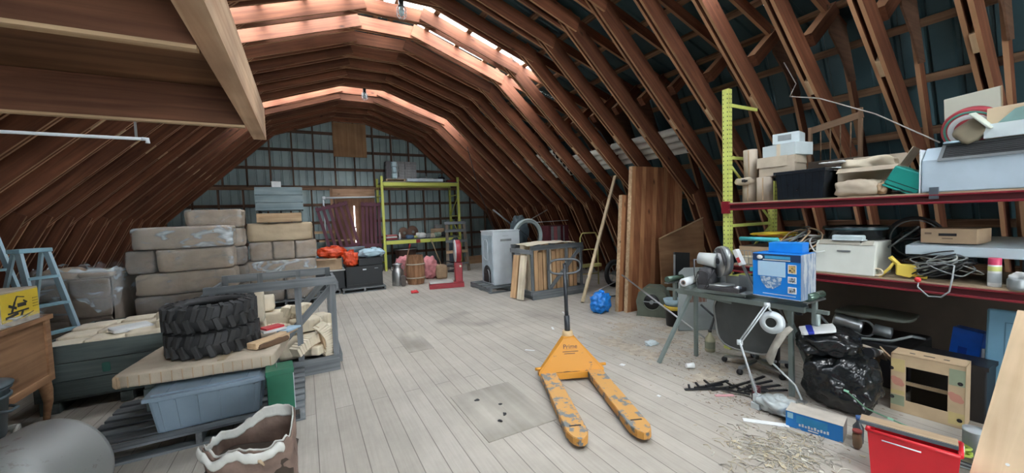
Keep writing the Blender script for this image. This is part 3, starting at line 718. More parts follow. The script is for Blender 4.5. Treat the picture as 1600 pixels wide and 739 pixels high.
for p, q, w_ in [((-.10, .10), (.07, .105), .012), ((-.07, .105), (-.04, .18), .018), ((-.04, .18), (-.02, .22), .012), ((-.02, .22), (.04, .205), .008), ((-.02, .15), (.05, .15), .03), ((-.09, .16), (-.03, .13), .02), ((-.12, .07), (-.02, .09), .02), ((.0, .06), (.02, .10), .02), ((.03, .18), (.06, .16), .012), ((.01, .05), (.11, .075), .006)]:
    mb.bar((x, p[0]*1.3, p[1]), (x, q[0]*1.3, q[1]), .002, w_, up=(0, -(q[1]-p[1]), q[0]-p[0]))
part(t, 'saw_drawing', mb, plain('ink_black', (.03, .03, .03), .6), 'black drawing of a saw on a stand')
mb = MB()
for i in range(4): mb.box((x, .17, .18-.022*i), (.002, .06, .007))
part(t, 'print_lines', mb, plain('ochre_ink', (.35, .24, .03), .6))
part(t, 'plastic_wrap', MB().soft((0, 0, .035), (.31, .50, .075), .012, 5, 8, 7, .2), FILMH)
t = thing('canvas_sack', 'upright pale canvas sack at the left edge behind the yellow carton', 'sack', (-2.42, 4.66, .95), .2)
part(t, 'sack_body', MB().soft((0, 0, .22), (.20, .16, .44), .02, 6, 9, 5, .3), plain('canvas', (.36, .34, .29), .9, 0, .1)); part(t, 'folded_top', MB().soft((0, 0, .45), (.19, .12, .06), .012, 8, 6, 9, .4), plain('canvas', (.36, .34, .29)))

# bin, milk crate, drum, kraft bag
GBIN = plain('slate_plastic', (.085, .115, .13), .45, 0, .12)
t = thing('plastic_bin', 'slate grey round plastic bin on the white milk crate at the left edge', 'bin', (-2.05, 3.90, .27))
part(t, 'bucket', MB().lathe([(.17, 0), (.175, .01), (.205, .33), (.22, .335), (.22, .355), (.20, .355), (.19, .33), (.165, .02), (.001, .02)], 32), GBIN)
part(t, 'rim_band', MB().lathe([(.20, .27), (.215, .275), (.217, .29), (.206, .295)], 32, close=False), GBIN)
part(t, 'side_handle', MB().tube([(.19, -.06, .20), (.235, -.04, .19), (.235, .04, .19), (.19, .06, .20)], .010), GBIN); part(t, 'lid', MB().lathe([(.225, .352), (.228, .366), (.16, .376), (.001, .378)], 32), GBIN)
WC = plain('white_crate_plastic', (.46, .46, .42), .5, 0, .08)
t = thing('milk_crate', 'white lattice milk crate on the floor under the slate bin', 'crate', (-2.03, 3.92, 0), rad(18))
mb = MB(); a = .18
for s in (-1, 1):
    for ax in (0, 1):
        def P_(u, z_): return (u, s*a, z_) if ax == 0 else (s*a, u, z_)
        for z_ in (.015, .255): mb.bar(P_(-a, z_), P_(a, z_), .014, .03)
        for u in (-a, a): mb.bar(P_(u, 0), P_(u, .27), .02, .02, up=(1, 0, 0))
        for i in range(8):
            u = -a+.04+i*.04; mb.bar(P_(u, .03), P_(min(a, u+.05), .24), .006, .008, up=(1, 0, 0)); mb.bar(P_(u, .24), P_(min(a, u+.05), .03), .006, .008, up=(1, 0, 0))
mb.b2((-a, -a, 0), (a, a, .012)); part(t, 'lattice_shell', mb, WC); part(t, 'stored_bottle', MB().lathe([(.05, .012), (.05, .15), (.02, .19), (.02, .22)], 16), plain('blue_bottle', (.02, .05, .35), .3))
t = thing('metal_drum', 'dusty galvanised metal drum lying on its side, open end toward the viewer', 'drum', (-1.42, 3.0, .285), rot=(PI/2, 0, rad(-20)))
GALV = chipped('galvanised', (.32, .33, .32), (.22, .20, .18), .42, 5, .5, .45)
part(t, 'shell', MB().lathe([(.265, .24), (.285, .235), (.285, .12), (.288, .11), (.285, .10), (.285, -.20), (.278, -.225), (.15, -.235), (.001, -.235)], 48, close=False), GALV, solid=.006)
part(t, 'rolled_rim', MB().tube([(.283*math.cos(2*PI*i/40), .283*math.sin(2*PI*i/40), .238) for i in range(40)], .007, 8, closed=True), GALV)
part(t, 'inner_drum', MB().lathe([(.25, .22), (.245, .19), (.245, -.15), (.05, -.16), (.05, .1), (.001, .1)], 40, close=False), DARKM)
# torn kraft sack in front
t = thing('paper_sack', 'torn open brown and white paper sack standing in the foreground', 'sack', (-.36, 2.83, 0), rad(-12))
KB = plain('crumpled_brown_sack', (.22, .15, .12), .8, 0, .3, 7, .7, 18); KI = plain('white_sack_lining', (.62, .62, .58), .8, 0, .1, 7, .6, 16)
def sk(a, v, r0=0):
    r = (abs(math.cos(a))**3+abs(math.sin(a))**3)**(-1/3)
    w_ = .235+r0+.012*noise.noise(Vector((math.cos(a)*3, math.sin(a)*3, v*6))); d = .15+r0+.012*noise.noise(Vector((math.cos(a)*3+9, math.sin(a)*3, v*6)))
    top = .335+.05*noise.noise(Vector((math.cos(a)*1.6+4, math.sin(a)*1.6, 0)))+.035*noise.noise(Vector((math.cos(a)*5, math.sin(a)*5, 3)))+.13*max(0, math.cos(a-.95))**2
    return Vector((r*math.cos(a)*w_, r*math.sin(a)*d, v*top))
part(t, 'outer_wall', MB().sheet(lambda u, v: sk(2*PI*u, v), 80, 14), KB, solid=.004)
part(t, 'white_lining', MB().sheet(lambda u, v: sk(2*PI*u, .86+.17*v, -.009), 80, 5), KI, solid=.003)
part(t, 'turned_cuff', MB().sheet(lambda u, v: sk(2*PI*(.5+.38*u), 1.0-.17*v-.03*math.sin(u*19), .012+.012*math.sin(v*3)), 50, 5), KI, solid=.004)
part(t, 'base', MB().box((0, 0, .01), (.40, .26, .02)), KB); part(t, 'contents', MB().soft((0, 0, .13), (.45, .285, .24), .02, 3, 7, 9, .3), plain('dark_fill', (.05, .035, .025), .9))
part(t, 'torn_strip', MB().tube([(.06, -.15, .30), (.09, -.165, .27), (.11, -.16, .235)], [.01, .012, .004], 6), plain('kraft_tear', (.55, .42, .28), .8))
t = thing('conduit', 'thin white conduit fixed under the loft', 'pipe', (-1.02, 3.9, 2.335))
part(t, 'tube', MB().tube([(-2.0, 0, .01), (0, 0, 0)], .012), WHITEE); part(t, 'elbow', MB().tube([(-.02, 0, 0), (.012, 0, 0), (.012, 0, -.03)], .015), WHITEE)
part(t, 'hanger_strap', MB().bar((-.05, 0, .01), (-.05, -.0, .30), .004, .015, up=(1, 0, 0)), STEEL)
# ================================================================== MIDDLE AND BACK
GM = 'stacked crates and bundles left of the purple gates'
pallet('pallet', 'pallet under the middle stack of bundles and the blue-grey crate', -.40, 9.3, 1.25, .95, .13)
bundle('wrapped_bundle', 'dark lower bundle of the middle stack, left one', -.98, -.42, 8.9, 9.6, .13, .66, KRAFTD, 31, GM); bundle('wrapped_bundle', 'dark lower bundle of the middle stack, right one', -.38, .15, 8.9, 9.6, .13, .66, KRAFTD, 32, GM)
bundle('wrapped_bundle', 'wide flat filmed bundle under the three small bundles', -1.18, .18, 8.85, 9.7, .665, .955, KRAFT, 33, GM, fm=FILMH)
for i, w_ in enumerate(('left', 'centre', 'right')):
    bundle('wrapped_bundle', 'filmed square bundle, %s of the row of three in the middle stack' % w_, -.96+i*.39, -.58+i*.39, 8.9, 9.5, .96, 1.325, KRAFT, 35+i, GM)
bundle('wrapped_bundle', 'tan paper bundle lying under the pale crate in the middle stack', -.97, .15, 8.9, 9.55, 1.33, 1.695, plain('tan_paper', (.50, .40, .27), .75, 0, .12, 4, .6, 10), 40, GM, wrap=False, amp=.03)
t = thing('pale_crate', 'pale wooden crate base under the blue-grey crate', 'crate', (-.42, 9.25, 1.70))
for z_ in (.05, .14): plank('side_board', (-.38, -.36, z_), (.38, -.36, z_), .03, .085, PALEW, t); plank('side_board', (-.38, .36, z_), (.38, .36, z_), .03, .085, PALEW, t)
for x in (-.36, 0, .36): plank('end_board', (x, -.35, .10), (x, .35, .10), .03, .18, PALEW, t); part(t, 'foot_block', MB().b2((x-.02, -.37, .185), (x+.02, .37, .235)), DKGW)
BGW = wood('blue_grey_timber', (.17, .235, .26), (.27, .34, .36), rnd=.12, knots=False)
t = thing('crate', 'blue-grey weathered wooden crate at the top of the middle stack', 'crate', (-.40, 9.25, 1.935))
for i in range(3):
    for y in (-.37, .37): plank('side_board', (-.405, y, .08+i*.15), (.405, y, .08+i*.15), .025, .142, BGW, t)
    for x in (-.39, .39): plank('end_board', (x, -.36, .08+i*.15), (x, .36, .08+i*.15), .025, .142, BGW, t)
part(t, 'lid', MB().b2((-.40, -.37, .44), (.40, .37, .46)), BGW)
solo('white_carton', 'small white carton tilted on the blue-grey crate', 'carton', MB().box((0, 0, .06), (.16, .12, .12)).box((-.08, 0, .12), (.06, .12, .004), (0, -.5, 0)), WHITEP, (-.45, 9.05, 2.396), .15, bevel=.003)

# orange bags, cartons, black cabinet
pallet('pallet', 'pallet under the black metal cabinet', 1.18, 9.95, .96, .75, .10, None)
pallet('pallet', 'pallet under the brown carton left of the black cabinet', .28, 10.1, .78, .8, .10, None)
BLK = plain('black_enamel', (.007, .010, .013), .5, 0, .1)
t = thing('black_cabinet', 'low black metal cabinet with two small plates on the far pallet', 'cabinet', (1.21, 9.98, .10))
part(t, 'case', MB().b2((-.41, -.26, 0), (.41, .26, .50)), BLK, bevel=.006); part(t, 'plinth_line', MB().b2((-.405, -.266, .06), (.405, -.26, .075)), DARKM)
part(t, 'name_plate', MB().b2((-.04, -.267, .40), (.04, -.26, .43)), WHITEE, 'small white plate'); part(t, 'vent', MB().b2((.23, -.267, .42), (.31, -.26, .435)), GREYM)
t = thing('black_bin', 'black open bin standing on the black metal cabinet', 'bin', (1.36, 9.98, .602)); part(t, 'tub', MB().b2((-.27, -.22, 0), (.27, .22, .17)), BLK, bevel=.01); part(t, 'rim', MB().b2((-.285, -.235, .155), (.285, .235, .175)), BLK, bevel=.004)
def bag(name, label, loc, s, mat, seed, amp=.04, cat='bag', knot=True, group=None, rz=0):
    t = thing(name, label, cat, loc, rz, group); part(t, 'bag_body', MB().soft((0, 0, s[2]/2), s, amp, seed, 13, 6/max(s), .75), mat)
    if knot: part(t, 'knot', MB().soft((s[0]*.1, 0, s[2]*1.0), (s[0]*.25, s[1]*.25, s[2]*.22), amp*.6, seed+3, 5, 9/max(s), .7), mat)
    return t
ORG = plain('orange_bag_plastic', (.72, .075, .018), .35, 0, .2, 9, .6, 20); BLUW = plain('pale_blue_bag', (.42, .60, .70), .35, 0, .12, 9, .6, 20)
bag('plastic_bag', 'pale blue-white plastic bag slumped on the black bin', (1.42, 9.98, .778), (.60, .42, .22), BLUW, 3)
t = thing('brown_carton', 'open brown carton left of the black cabinet under the orange bags', 'carton', (.42, 10.15, .55)); part(t, 'carton_body', MB().b2((-.32, -.25, 0), (.32, .25, .26)), CARD, bevel=.004); part(t, 'flap', MB().box((-.05, -.28, .262), (.5, .12, .005), (.2, 0, 0)), CARD)
t = thing('dark_carton', 'dark toolbox beneath the brown carton', 'box', (.42, 10.15, .10)); part(t, 'case', MB().b2((-.36, -.28, 0), (.36, .28, .42)), BLK, bevel=.008); part(t, 'top_tray', MB().b2((-.38, -.30, .42), (.38, .30, .448)), WHITEP, bevel=.003)
bag('plastic_bag', 'orange plastic bag crumpled on the brown carton', (.55, 10.12, .815), (.66, .44, .27), ORG, 5, .06)
bag('plastic_bag', 'orange plastic bag hanging beside the black bin', (.93, 9.85, .602), (.33, .30, .36), ORG, 9, .05)
t = thing('blue_board', 'pale blue flat case standing behind the orange bags', 'case', (.6, 10.6, 0)); part(t, 'panel', MB().b2((-.6, -.03, 0), (.75, .03, 1.02)), plain('slate_blue_panel', (.16, .26, .34), .5), bevel=.01); part(t, 'edge_strip', MB().b2((-.6, -.035, .97), (.75, .035, 1.0)), GREYM)

# purple slatted gates
MAR = chipped('maroon_paint', (.10, .030, .050), (.055, .03, .035), .35, 12, .7)
def gate(label, loc, ry, n, w_, H_):
    t = thing('slatted_gate', label, 'gate', loc, 0, 'maroon slatted gates', (rad(-6), ry, 0))
    for i in range(n): plank('slat', (-w_/2+.05+(w_-.1)*i/(n-1), 0, 0), (-w_/2+.05+(w_-.1)*i/(n-1), 0, H_), .022, .085, MAR, t, up=(1, 0, 0))
    for z_ in (.32, H_-.08): plank('rail', (-w_/2, -.024, z_), (w_/2, -.024, z_), .022, .10, MAR, t)
    return t
gate('maroon slatted gate tilted against the closed doors, left one', (1.18, 13.3, .55), rad(-13), 6, .95, 1.75)
gate('maroon slatted gate standing upright beside the yellow rack', (1.93, 13.35, .55), rad(2), 5, .62, 1.75)
t = thing('support_crate', 'low plank box behind the orange bags under the maroon gates', 'box', (1.45, 13.35, 0)); part(t, 'box_body', MB().b2((-.75, -.25, 0), (.75, .25, .50)), DKGW, bevel=.005); part(t, 'lid_board', MB().b2((-.78, -.27, .50), (.78, .27, .53)), GREYW)
t = thing('door_track', 'white pipe frame rising and running across above the maroon gates', 'pipe', (.60, 13.6, 0)); part(t, 'vertical_pipe', MB().tube([(0, 0, .55), (-.02, 0, 2.42)], .025), WHITEE); part(t, 'horizontal_pipe', MB().tube([(-.05, 0, 2.45), (1.55, 0, 2.47)], .03), WHITEE); part(t, 'fitting', MB().soft((0, 0, 2.45), (.11, .08, .11), .004, 2, 4, 8, .7), WHITEE); part(t, 'wall_bracket', MB().b2((-.02, 0, 2.3), (.02, .25, 2.34)), STEEL); part(t, 'wooden_ledge', MB().b2((-.32, .10, 1.32), (.25, .26, 1.40)).b2((-.2, .1, 1.05), (.9, .26, 1.10)), PALEW)
m, nt, b = nodes('daylight_slit'); b.inputs['Emission Color'].default_value = (1, .93, .95, 1); b.inputs['Emission Strength'].default_value = 4
o = finish('window_6', MB().b2((1.50, YS-.175, .95), (1.535, YS-.162, 1.22)).b2((1.50, YS-.175, 1.27), (1.54, YS-.162, 1.45)).b2((1.495, YS-.175, 1.50), (1.53, YS-.162, 2.2)), m); o['kind'] = 'structure'; o['label'] = 'bright gap between the closed doors'  # emissive strips standing in for daylight through the door gap

# ------------------------------------------------------------------ pallet racks
def upright(t, x, y0, y1, H_, wdt=.075, perf=False, mat=None):
    mat = mat or YEL
    for y in (y0, y1):
        mb = MB().b2((x-wdt/2, y-.002, 0), (x+wdt/2, y+.004, H_)).b2((x-wdt/2, y, 0), (x-wdt/2+.004, y+.06 if y == y0 else y-.06, H_)).b2((x+wdt/2-.004, y, 0), (x+wdt/2, y+.06 if y == y0 else y-.06, H_))
        part(t, 'post', mb, mat)
    z_ = .25; k_ = 0
    while z_ < H_-.1:
        part(t, 'cross_brace', MB().bar((x, y0, z_), (x, y1, z_), .03, .035), mat)
        if z_+.75 < H_: part(t, 'diagonal_brace', MB().bar((x, y0 if k_ % 2 else y1, z_), (x, y1 if k_ % 2 else y0, z_+.75), .02, .03), mat)
        z_ += .75; k_ += 1
t = thing('pallet_rack', 'tall yellow pallet rack with two shelf levels against the gable wall', 'rack', (2.3, 13.05, 0))
upright(t, 0, 0, .95, 3.12); upright(t, 2.62, 0, .95, 3.12)
for zc in (.93, 2.86):
    for y in (0, .95): part(t, 'beam', MB().b2((.04, y-.03, zc-.06), (2.58, y+.03, zc+.06)), YEL, bevel=.004)
    part(t, 'shelf_deck', MB().b2((.02, -.03, zc+.062), (2.60, .98, zc+.085)), GREYW)
part(t, 'red_tag', MB().b2((1.02, -.034, .88), (1.16, -.03, .99)), REDP, 'small red patch on the lower beam')
# things on the top level
zt = 2.946
LB = plain('folded_carton_grey', (.30, .31, .315), .8, 0, .15, 9); LBB = plain('folded_carton_blue', (.36, .50, .55), .7, 0, .1)
pallet('pallet', 'small wooden pallet on top of the yellow rack', 2.3+.75, 13.5, 1.2, .8, .09, PALEW, z=zt)
for i in range(5):
    for j in range(7):
        lb = 'grey folded carton on the yellow rack, %s column, %s layer up' % (ORD[i+1], ORD[j+1])
        solo('folded_carton', lb, 'carton', MB().box((0, 0, .043), (.195, .30, .083)).box((0, -.152, .043), (.05+.03*((i+j) % 2), .003, .05)), [LB, LB, LB, LB, LB][i] if i else plain('dark_grey_carton', (.12, .12, .13), .8),
             (2.3+.30+i*.205+RNG.uniform(-.012, .012)+(j-3)*.004, 13.42, zt+.091+j*.0865), RNG.uniform(-.05, .05), 'folded cartons stacked on the yellow rack', bevel=.003)
solo('styrofoam_column', 'tall pale blue stack of moulded trays beside the folded cartons', 'tray stack', MB().soft((0, 0, .09), (.17, .2, .18), .008, 1, 5, 8, .3).soft((0, 0, .28), (.13, .2, .20), .008, 2, 5, 8, .3).soft((0, 0, .47), (.17, .2, .18), .008, 3, 5, 8, .3), LBB, (2.3+.42, 13.1, zt+.095))
solo('white_trough', 'long white gutter trough lying on the front edge of the rack top', 'trough', MB().bar((-.6, 0, .01), (.6, 0, .01), .16, .012).bar((-.62, -.08, .05), (.62, -.08, .05), .012, .09).bar((-.6, .08, .04), (.6, .08, .04), .01, .07).b2((-.62, -.08, 0), (-.6, .08, .09)).b2((.6, -.08, 0), (.62, .08, .09)), plain('white_gutter', (.50, .60, .66), .4), (2.3+1.42, 13.04, zt), bevel=.003)
t = thing('white_fixture', 'white lamp housing with a short spout on the yellow rack', 'fixture', (2.3+1.55, 13.35, zt)); part(t, 'housing', MB().b2((-.24, -.12, 0), (.24, .12, .15)), WHITEP, bevel=.02); part(t, 'spout', MB().lathe([(.05, .15), (.04, .2), (.015, .23), (.012, .32)], 14), STEEL)
t = thing('power_tool', 'dark grinder-like tool at the right end of the rack top', 'tool', (2.3+2.05, 13.2, zt)); part(t, 'motor', MB().tube([(-.1, 0, .12), (.12, 0, .15)], .06), BLACKP); part(t, 'base', MB().b2((-.14, -.1, 0), (.12, .1, .06)), DARKM, bevel=.01); part(t, 'handle', MB().tube([(-.1, 0, .15), (-.05, 0, .26), (.1, 0, .26), (.13, 0, .16)], .014), plain('tool_blue', (.05, .16, .2), .5))
solo('reddish_tray', 'low reddish tray beside the dark tool on the rack top', 'tray', MB().b2((-.15, -.1, 0), (.15, .1, .02)).b2((-.15, -.1, 0), (-.14, .1, .08)).b2((.14, -.1, 0), (.15, .1, .08)).b2((-.15, -.1, 0), (.15, -.09, .08)), REDP, (2.3+2.4, 13.2, zt))
solo('wood_scrap', 'pale bent wood scrap at the far right of the rack top', 'wood piece', MB().bar((-.2, 0, .02), (.15, .05, .09), .10, .02), PALEW, (2.3+2.3, 13.6, zt))
# things on the lower level
zl = 1.017
def lay(name, label, cat, x, y, s, mat, z_=zl, rz=0, rnd=.15, amp=.008, seed=1, extra=None, group=None):
    mb = MB().soft((0, 0, s[2]/2), s, amp, seed, 5, 8, rnd)
    if extra: extra(mb)
    return solo(name, label, cat, mb, mat, (x, y, z_), rz, group)
for i in range(3): lay('red_case', 'flat %s case in the small pile at the left of the lower rack shelf' % ('red lowest', 'pale middle', 'red top')[i], 'case', 2.3+.24, 13.2, (.36, .25, .055), [REDP, WHITEP, plain('pink_red', (.40, .12, .12), .6)][i], zl+i*.058, rnd=.08)
solo('spray_bottle', 'small white bottle beside the red cases on the rack', 'bottle', MB().lathe([(.035, 0), (.035, .16), (.015, .19), (.012, .24)], 14), WHITEP, (2.3+.50, 13.1, zl))
def disc(label, x, y, r, mat):
    t = thing('saw_blade_guard', label, 'guard', (x, y, zl+r), 0, None, (PI/2-.1, 0, .3)); part(t, 'plate', MB().lathe([(.03, -.02), (r*.9, -.02), (r, 0), (r*.9, .02), (.03, .02)], 24, close=False), mat); part(t, 'hub', MB().lathe([(.05, -.04), (.05, .04)], 16), STEEL)
disc('brown round wheel standing on the lower rack shelf, left', 2.3+.72, 13.45, .20, plain('rusty', (.12, .07, .05), .8)); disc('second brown round wheel on the lower rack shelf', 2.3+1.05, 13.55, .22, plain('rusty', (.12, .07, .05), .8))
mix = [('blue glove bundle on the lower rack shelf', .85, (.28, .2, .14), plain('denim', (.08, .14, .24), .8)), ('white cloth heap on the lower rack shelf centre', 1.25, (.34, .26, .20), WHITEP), ('yellow-green rag beside the white cloth', 1.12, (.24, .2, .10), plain('lime_rag', (.42, .46, .16), .8)), ('grey can-shaped part on the lower rack shelf', 1.5, (.16, .16, .16), GREYM),
       ('cream box on the lower rack shelf right of the cloth', 1.62, (.24, .2, .14), CREAM), ('pale green plastic piece on the lower rack shelf', 1.86, (.26, .22, .17), plain('pale_green', (.32, .42, .34), .6)), ('dark pouch hanging near the lower rack shelf end', 2.12, (.26, .22, .20), BLACKP)]
for i, (lb, dx, s, mt) in enumerate(mix): lay('shelf_item', lb, 'shelf item', 2.3+dx, 13.2+.04*(i % 3), s, mt, rnd=.5, amp=.03, seed=50+i, rz=i*.4)
lay('brown_carton', 'brown carton tipped at the back right of the lower rack shelf', 'carton', 2.3+1.98, 13.65, (.42, .3, .30), CARD, rz=.2, rnd=.06, seed=71); lay('grey_cassette', 'small grey box on the tipped brown carton', 'box', 2.3+2.0, 13.65, (.26, .18, .14), GREYM, z_=zl+.302, rnd=.06, seed=72)
# below the rack
t = thing('metal_tub', 'dark metal tub with wooden hoop under the yellow rack', 'tub', (2.3+.75, 13.45, 0)); part(t, 'tub_body', MB().lathe([(.26, 0), (.36, .62), (.38, .66), (.34, .64), (.25, .05), (.001, .05)], 30), plain('dark_brown_metal', (.07, .035, .025), .5)); part(t, 'hoop', MB().tube([(.385*math.cos(2*PI*i/36), .385*math.sin(2*PI*i/36), .665) for i in range(36)], .018, 8, closed=True), GREYM)
PNK = plain('pink_insulation', (.62, .25, .27), .95, 0, .25, 10, .6, 25)
bag('insulation', 'pink insulation batt slumped behind the milk can', (2.42, 10.75, .0), (.62, .4, .66), PNK, 4, .06, 'insulation', False); bag('insulation', 'pink insulation batt hanging behind the barrel, right side', (3.02, 10.5, .0), (.42, .4, .62), PNK, 6, .06, 'insulation', False)
solo('burlap_bundle', 'tan paper bundle right of the barrel', 'bundle', MB().soft((0, 0, .2), (.3, .25, .4), .03, 5, 7, 7, .4), CARD, (3.28, 10.3, 0))
# milk can
t = thing('milk_can', 'dull steel milk can beside the wooden barrel', 'milk can', (2.04, 10.0, 0))
part(t, 'body', MB().lathe([(.14, 0), (.15, .01), (.15, .33), (.145, .36), (.10, .43), (.085, .46), (.085, .50), (.12, .535)], 28), STEEL); part(t, 'lid', MB().lathe([(.125, .53), (.13, .545), (.10, .555), (.03, .56), (.03, .575)], 28), STEEL)
for s in (-1, 1): part(t, 'handle', MB().tube([(s*.09, 0, .48), (s*.15, 0, .47), (s*.165, 0, .41), (s*.13, 0, .37)], .009), STEEL)
# barrel
BAR = wood('barrel_staves', (.20, .095, .045), (.38, .21, .12), axis='z', rnd=0)
t = thing('barrel', 'upright wooden barrel with two pale hoops in front of the rack', 'barrel', (2.48, 9.95, 0))
n = 22; mb = MB(); zs = [0, .12, .25, .37, .5, .62, .74]
for i in range(n):
    a0, a1 = 2*PI*i/n+.012, 2*PI*(i+1)/n-.012; prev = None
    for z_ in zs:
        r = .205+.035*math.sin(PI*(z_)/.74); q = [mb.bm.verts.new((rr*math.cos(a), rr*math.sin(a), z_)) for rr in (r, r-.02) for a in (a0, a1)]
        if prev:
            for A, B_ in ((0, 1), (3, 2), (2, 0), (1, 3)): mb.bm.faces.new((prev[A], prev[B_], q[B_], q[A]))
        else: mb.bm.faces.new((q[0], q[1], q[3], q[2]))
        prev = q
    mb.bm.faces.new((prev[0], prev[2], prev[3], prev[1]))
part(t, 'staves', mb, BAR); part(t, 'head', MB().lathe([(.001, .70), (.2, .70), (.2, .715), (.001, .715)], 28), BAR)
for z_ in (.17, .52): part(t, 'hoop', MB().lathe([(.243, z_-.016), (.249, z_-.012), (.249, z_+.012), (.243, z_+.016)], 36, close=False), plain('rope_hoop', (.45, .40, .32), .8))
t = thing('shovel', 'rusty shovel with red grip leaning on the barrel, left side', 'shovel', (2.12, 9.72, 0)); part(t, 'shaft', MB().tube([(.0, 0, .2), (.08, .05, .55), (.20, .12, .95)], .017), plain('worn_wood', (.20, .10, .06), .7)); part(t, 'grip', MB().tube([(.195, .117, .93), (.235, .135, 1.04)], .022), REDP, 'red grip'); part(t, 'blade', MB().soft((-.01, 0, .14), (.13, .04, .28), .008, 2, 6, 9, .5), plain('rust_grey', (.13, .11, .10), .7, .4)); 
# scale
RSC = plain('scale_red', (.30, .018, .030), .4, 0, .18, 7); t = thing('platform_scale', 'red platform scale with a round dial head', 'scale', (2.95, 8.93, 0), rad(-14))
part(t, 'base', MB().b2((-.40, -.20, 0), (.42, .20, .10)).b2((-.38, -.18, .10), (.42, .18, .125)), RSC, bevel=.01); part(t, 'platform', MB().b2((-.39, -.19, .126), (.17, .19, .15)).b2((-.36, -.16, .15), (.15, .16, .158)), plain('worn_plate', (.42, .42, .40), .5, .2), 'worn grey weighing plate', bevel=.004)
part(t, 'column', MB().b2((.22, -.12, .10), (.40, .12, .60)), RSC, bevel=.015)
m_ = Matrix.Translation((.31, 0, .86)) @ Euler((0, PI/2, 0)).to_matrix().to_4x4()
part(t, 'dial_head', MB().lathe([(.20, -.075), (.26, -.07), (.272, -.05), (.272, .05), (.26, .07), (.20, .075)], 40, mat=m_), RSC); part(t, 'dial_rim', MB().lathe([(.262, -.078), (.275, -.074), (.275, -.055), (.262, -.05)], 40, mat=m_, close=False), WHITEE); part(t, 'dial_face', MB().lathe([(.001, -.082), (.255, -.082), (.255, -.078), (.001, -.078)], 40, mat=m_), plain('dial_cream', (.60, .58, .54), .5))
part(t, 'pointer', MB().bar((.222, 0, .86), (.222, .05, 1.05), .004, .01, up=(1, 0, 0)), DARKM); part(t, 'badge', MB().lathe([(.001, 0), (.028, 0), (.028, .006), (.001, .006)], 18, mat=Matrix.Translation((.35, -.12, .50)) @ Euler((PI/2, 0, 0)).to_matrix().to_4x4()), CREAM, 'round cream badge')
t = thing('red_rag', 'small crumpled red rag on the far floor', 'rag', (2.12, 8.65, 0)); part(t, 'rag_body', MB().soft((0, 0, .03), (.16, .12, .06), .03, 3, 7, 18, .6), plain('rag_red', (.6, .04, .05), .8))
# leaning ladder frame, dark tarp, stick
t = thing('wooden_ladder', 'old wooden ladder frame leaning behind the red scale', 'ladder', (4.15, 11.3, 0), rad(-4), None, (rad(-6), 0, rad(-4)))
for x in (-.26, .28): plank('rail', (x*1.25, 0, 0), (x, 0, 1.55), .035, .09, wood('old_ladder_wood', (.14, .11, .08), (.27, .22, .17), rnd=.1), t, up=(1, 0, 0))
for z_, mt in ((.25, GREYW), (.62, PALEW), (.95, GREYW), (1.28, GREYW), (1.52, GREYW)): plank('rung', (-.34, -.02, z_), (.34, -.02, z_), .03, .09 if z_ > .3 else .06, mt, t)
TARP = plain('dark_blue_tarp', (.028, .045, .065), .4, 0, .2, 6, .6, 14)
solo('tarp', 'dark blue tarp hanging from the end of the lower rack shelf', 'tarp', MB().soft((0, 0, .55), (.42, .25, .85), .07, 5, 11, 4, .6, taper=-.0), TARP, (4.5, 12.55, 0))
solo('broom_handle', 'thin pale stick leaning on the lower rack beam', 'stick', MB().tube([(0, 0, 0), (-.22, .55, 1.0)], .014), PALEW, (4.0, 12.35, 0))
solo('dark_scrap', 'dark coiled hose heap on the floor behind the scale', 'hose', MB().tube([(.28*math.cos(a*.5)*(1-.02*a), .2*math.sin(a*.5), .03+.012*a) for a in range(30)], .022), BLACKP, (3.75, 10.9, 0))
solo('low_plank', 'tan plank lying against the gable foot beyond the white appliance', 'plank', MB().b2((-.7, -.02, 0), (.7, .02, .28)), wood('tan_plank', (.26, .15, .08), (.40, .26, .15), rnd=0), (6.0, 13.4, .55) if False else (5.7, 12.9, 0), .05)

# ------------------------------------------------------------------ white appliance, wood crate, coil
pallet('pallet', 'grey pallet under the white appliance', 3.92, 8.02, .95, 1.12, .12, GREYW, n=6)
t = thing('dryer', 'white appliance with its bare back and side facing out, on a grey pallet', 'appliance', (4.02, 8.05, .12))
part(t, 'cabinet', MB().b2((-.34, -.33, 0), (.34, .33, 1.20)), WHITEE, bevel=.012); part(t, 'back_panel', MB().b2((-.352, -.29, .05), (-.338, .30, 1.12)), plain('pale_blue_metal', (.38, .47, .52), .5), 'recessed blue-grey back panel', bevel=.004)
part(t, 'stamped_outline', MB().tube([(-.355, -.05, .55), (-.355, -.05, .95), (-.355, .0, 1.02), (-.355, .12, 1.02), (-.355, .17, .95), (-.355, .17, .62), (-.355, .08, .55)], .006, 6, closed=True), WHITEE)
part(t, 'motor_opening', MB().b2((-.358, -.18, .04), (-.350, .20, .24)).lathe([(.001, -.003), (.19, -.003), (.19, .003), (.001, .003)], 24, mat=Matrix.Translation((-.354, .01, .24)) @ Euler((0, PI/2, 0)).to_matrix().to_4x4()), DARKM, 'dark opening showing the motor')
part(t, 'duct_hose', MB().tube([(-.365, -.12, .05), (-.37, -.13, .2), (-.365, -.09, .30), (-.36, -.03, .33)], .012), GREYM); part(t, 'top_panel', MB().b2((-.35, -.34, 1.20), (.35, .34, 1.225)), WHITEE, bevel=.006); part(t, 'grip_slot', MB().b2((-.16, -.338, .98), (.12, -.332, 1.03)).b2((-.10, -.338, 1.10), (.05, -.332, 1.105)), GREYM)
cr2 = braced_crate('weathered grey open crate holding leaning slabs of pale wood', 3.84, 5.10, 6.36, 7.18, 1.06, None)
SLAB = wood('fresh_slab_wood', (.46, .27, .13), (.70, .47, .27), axis='z', rnd=.15, scale=.7); SLABL = wood('white_slab_wood', (.66, .56, .40), (.78, .70, .54), axis='z', rnd=.1, scale=.7)
GS = 'wood slabs leaning in the far grey crate'
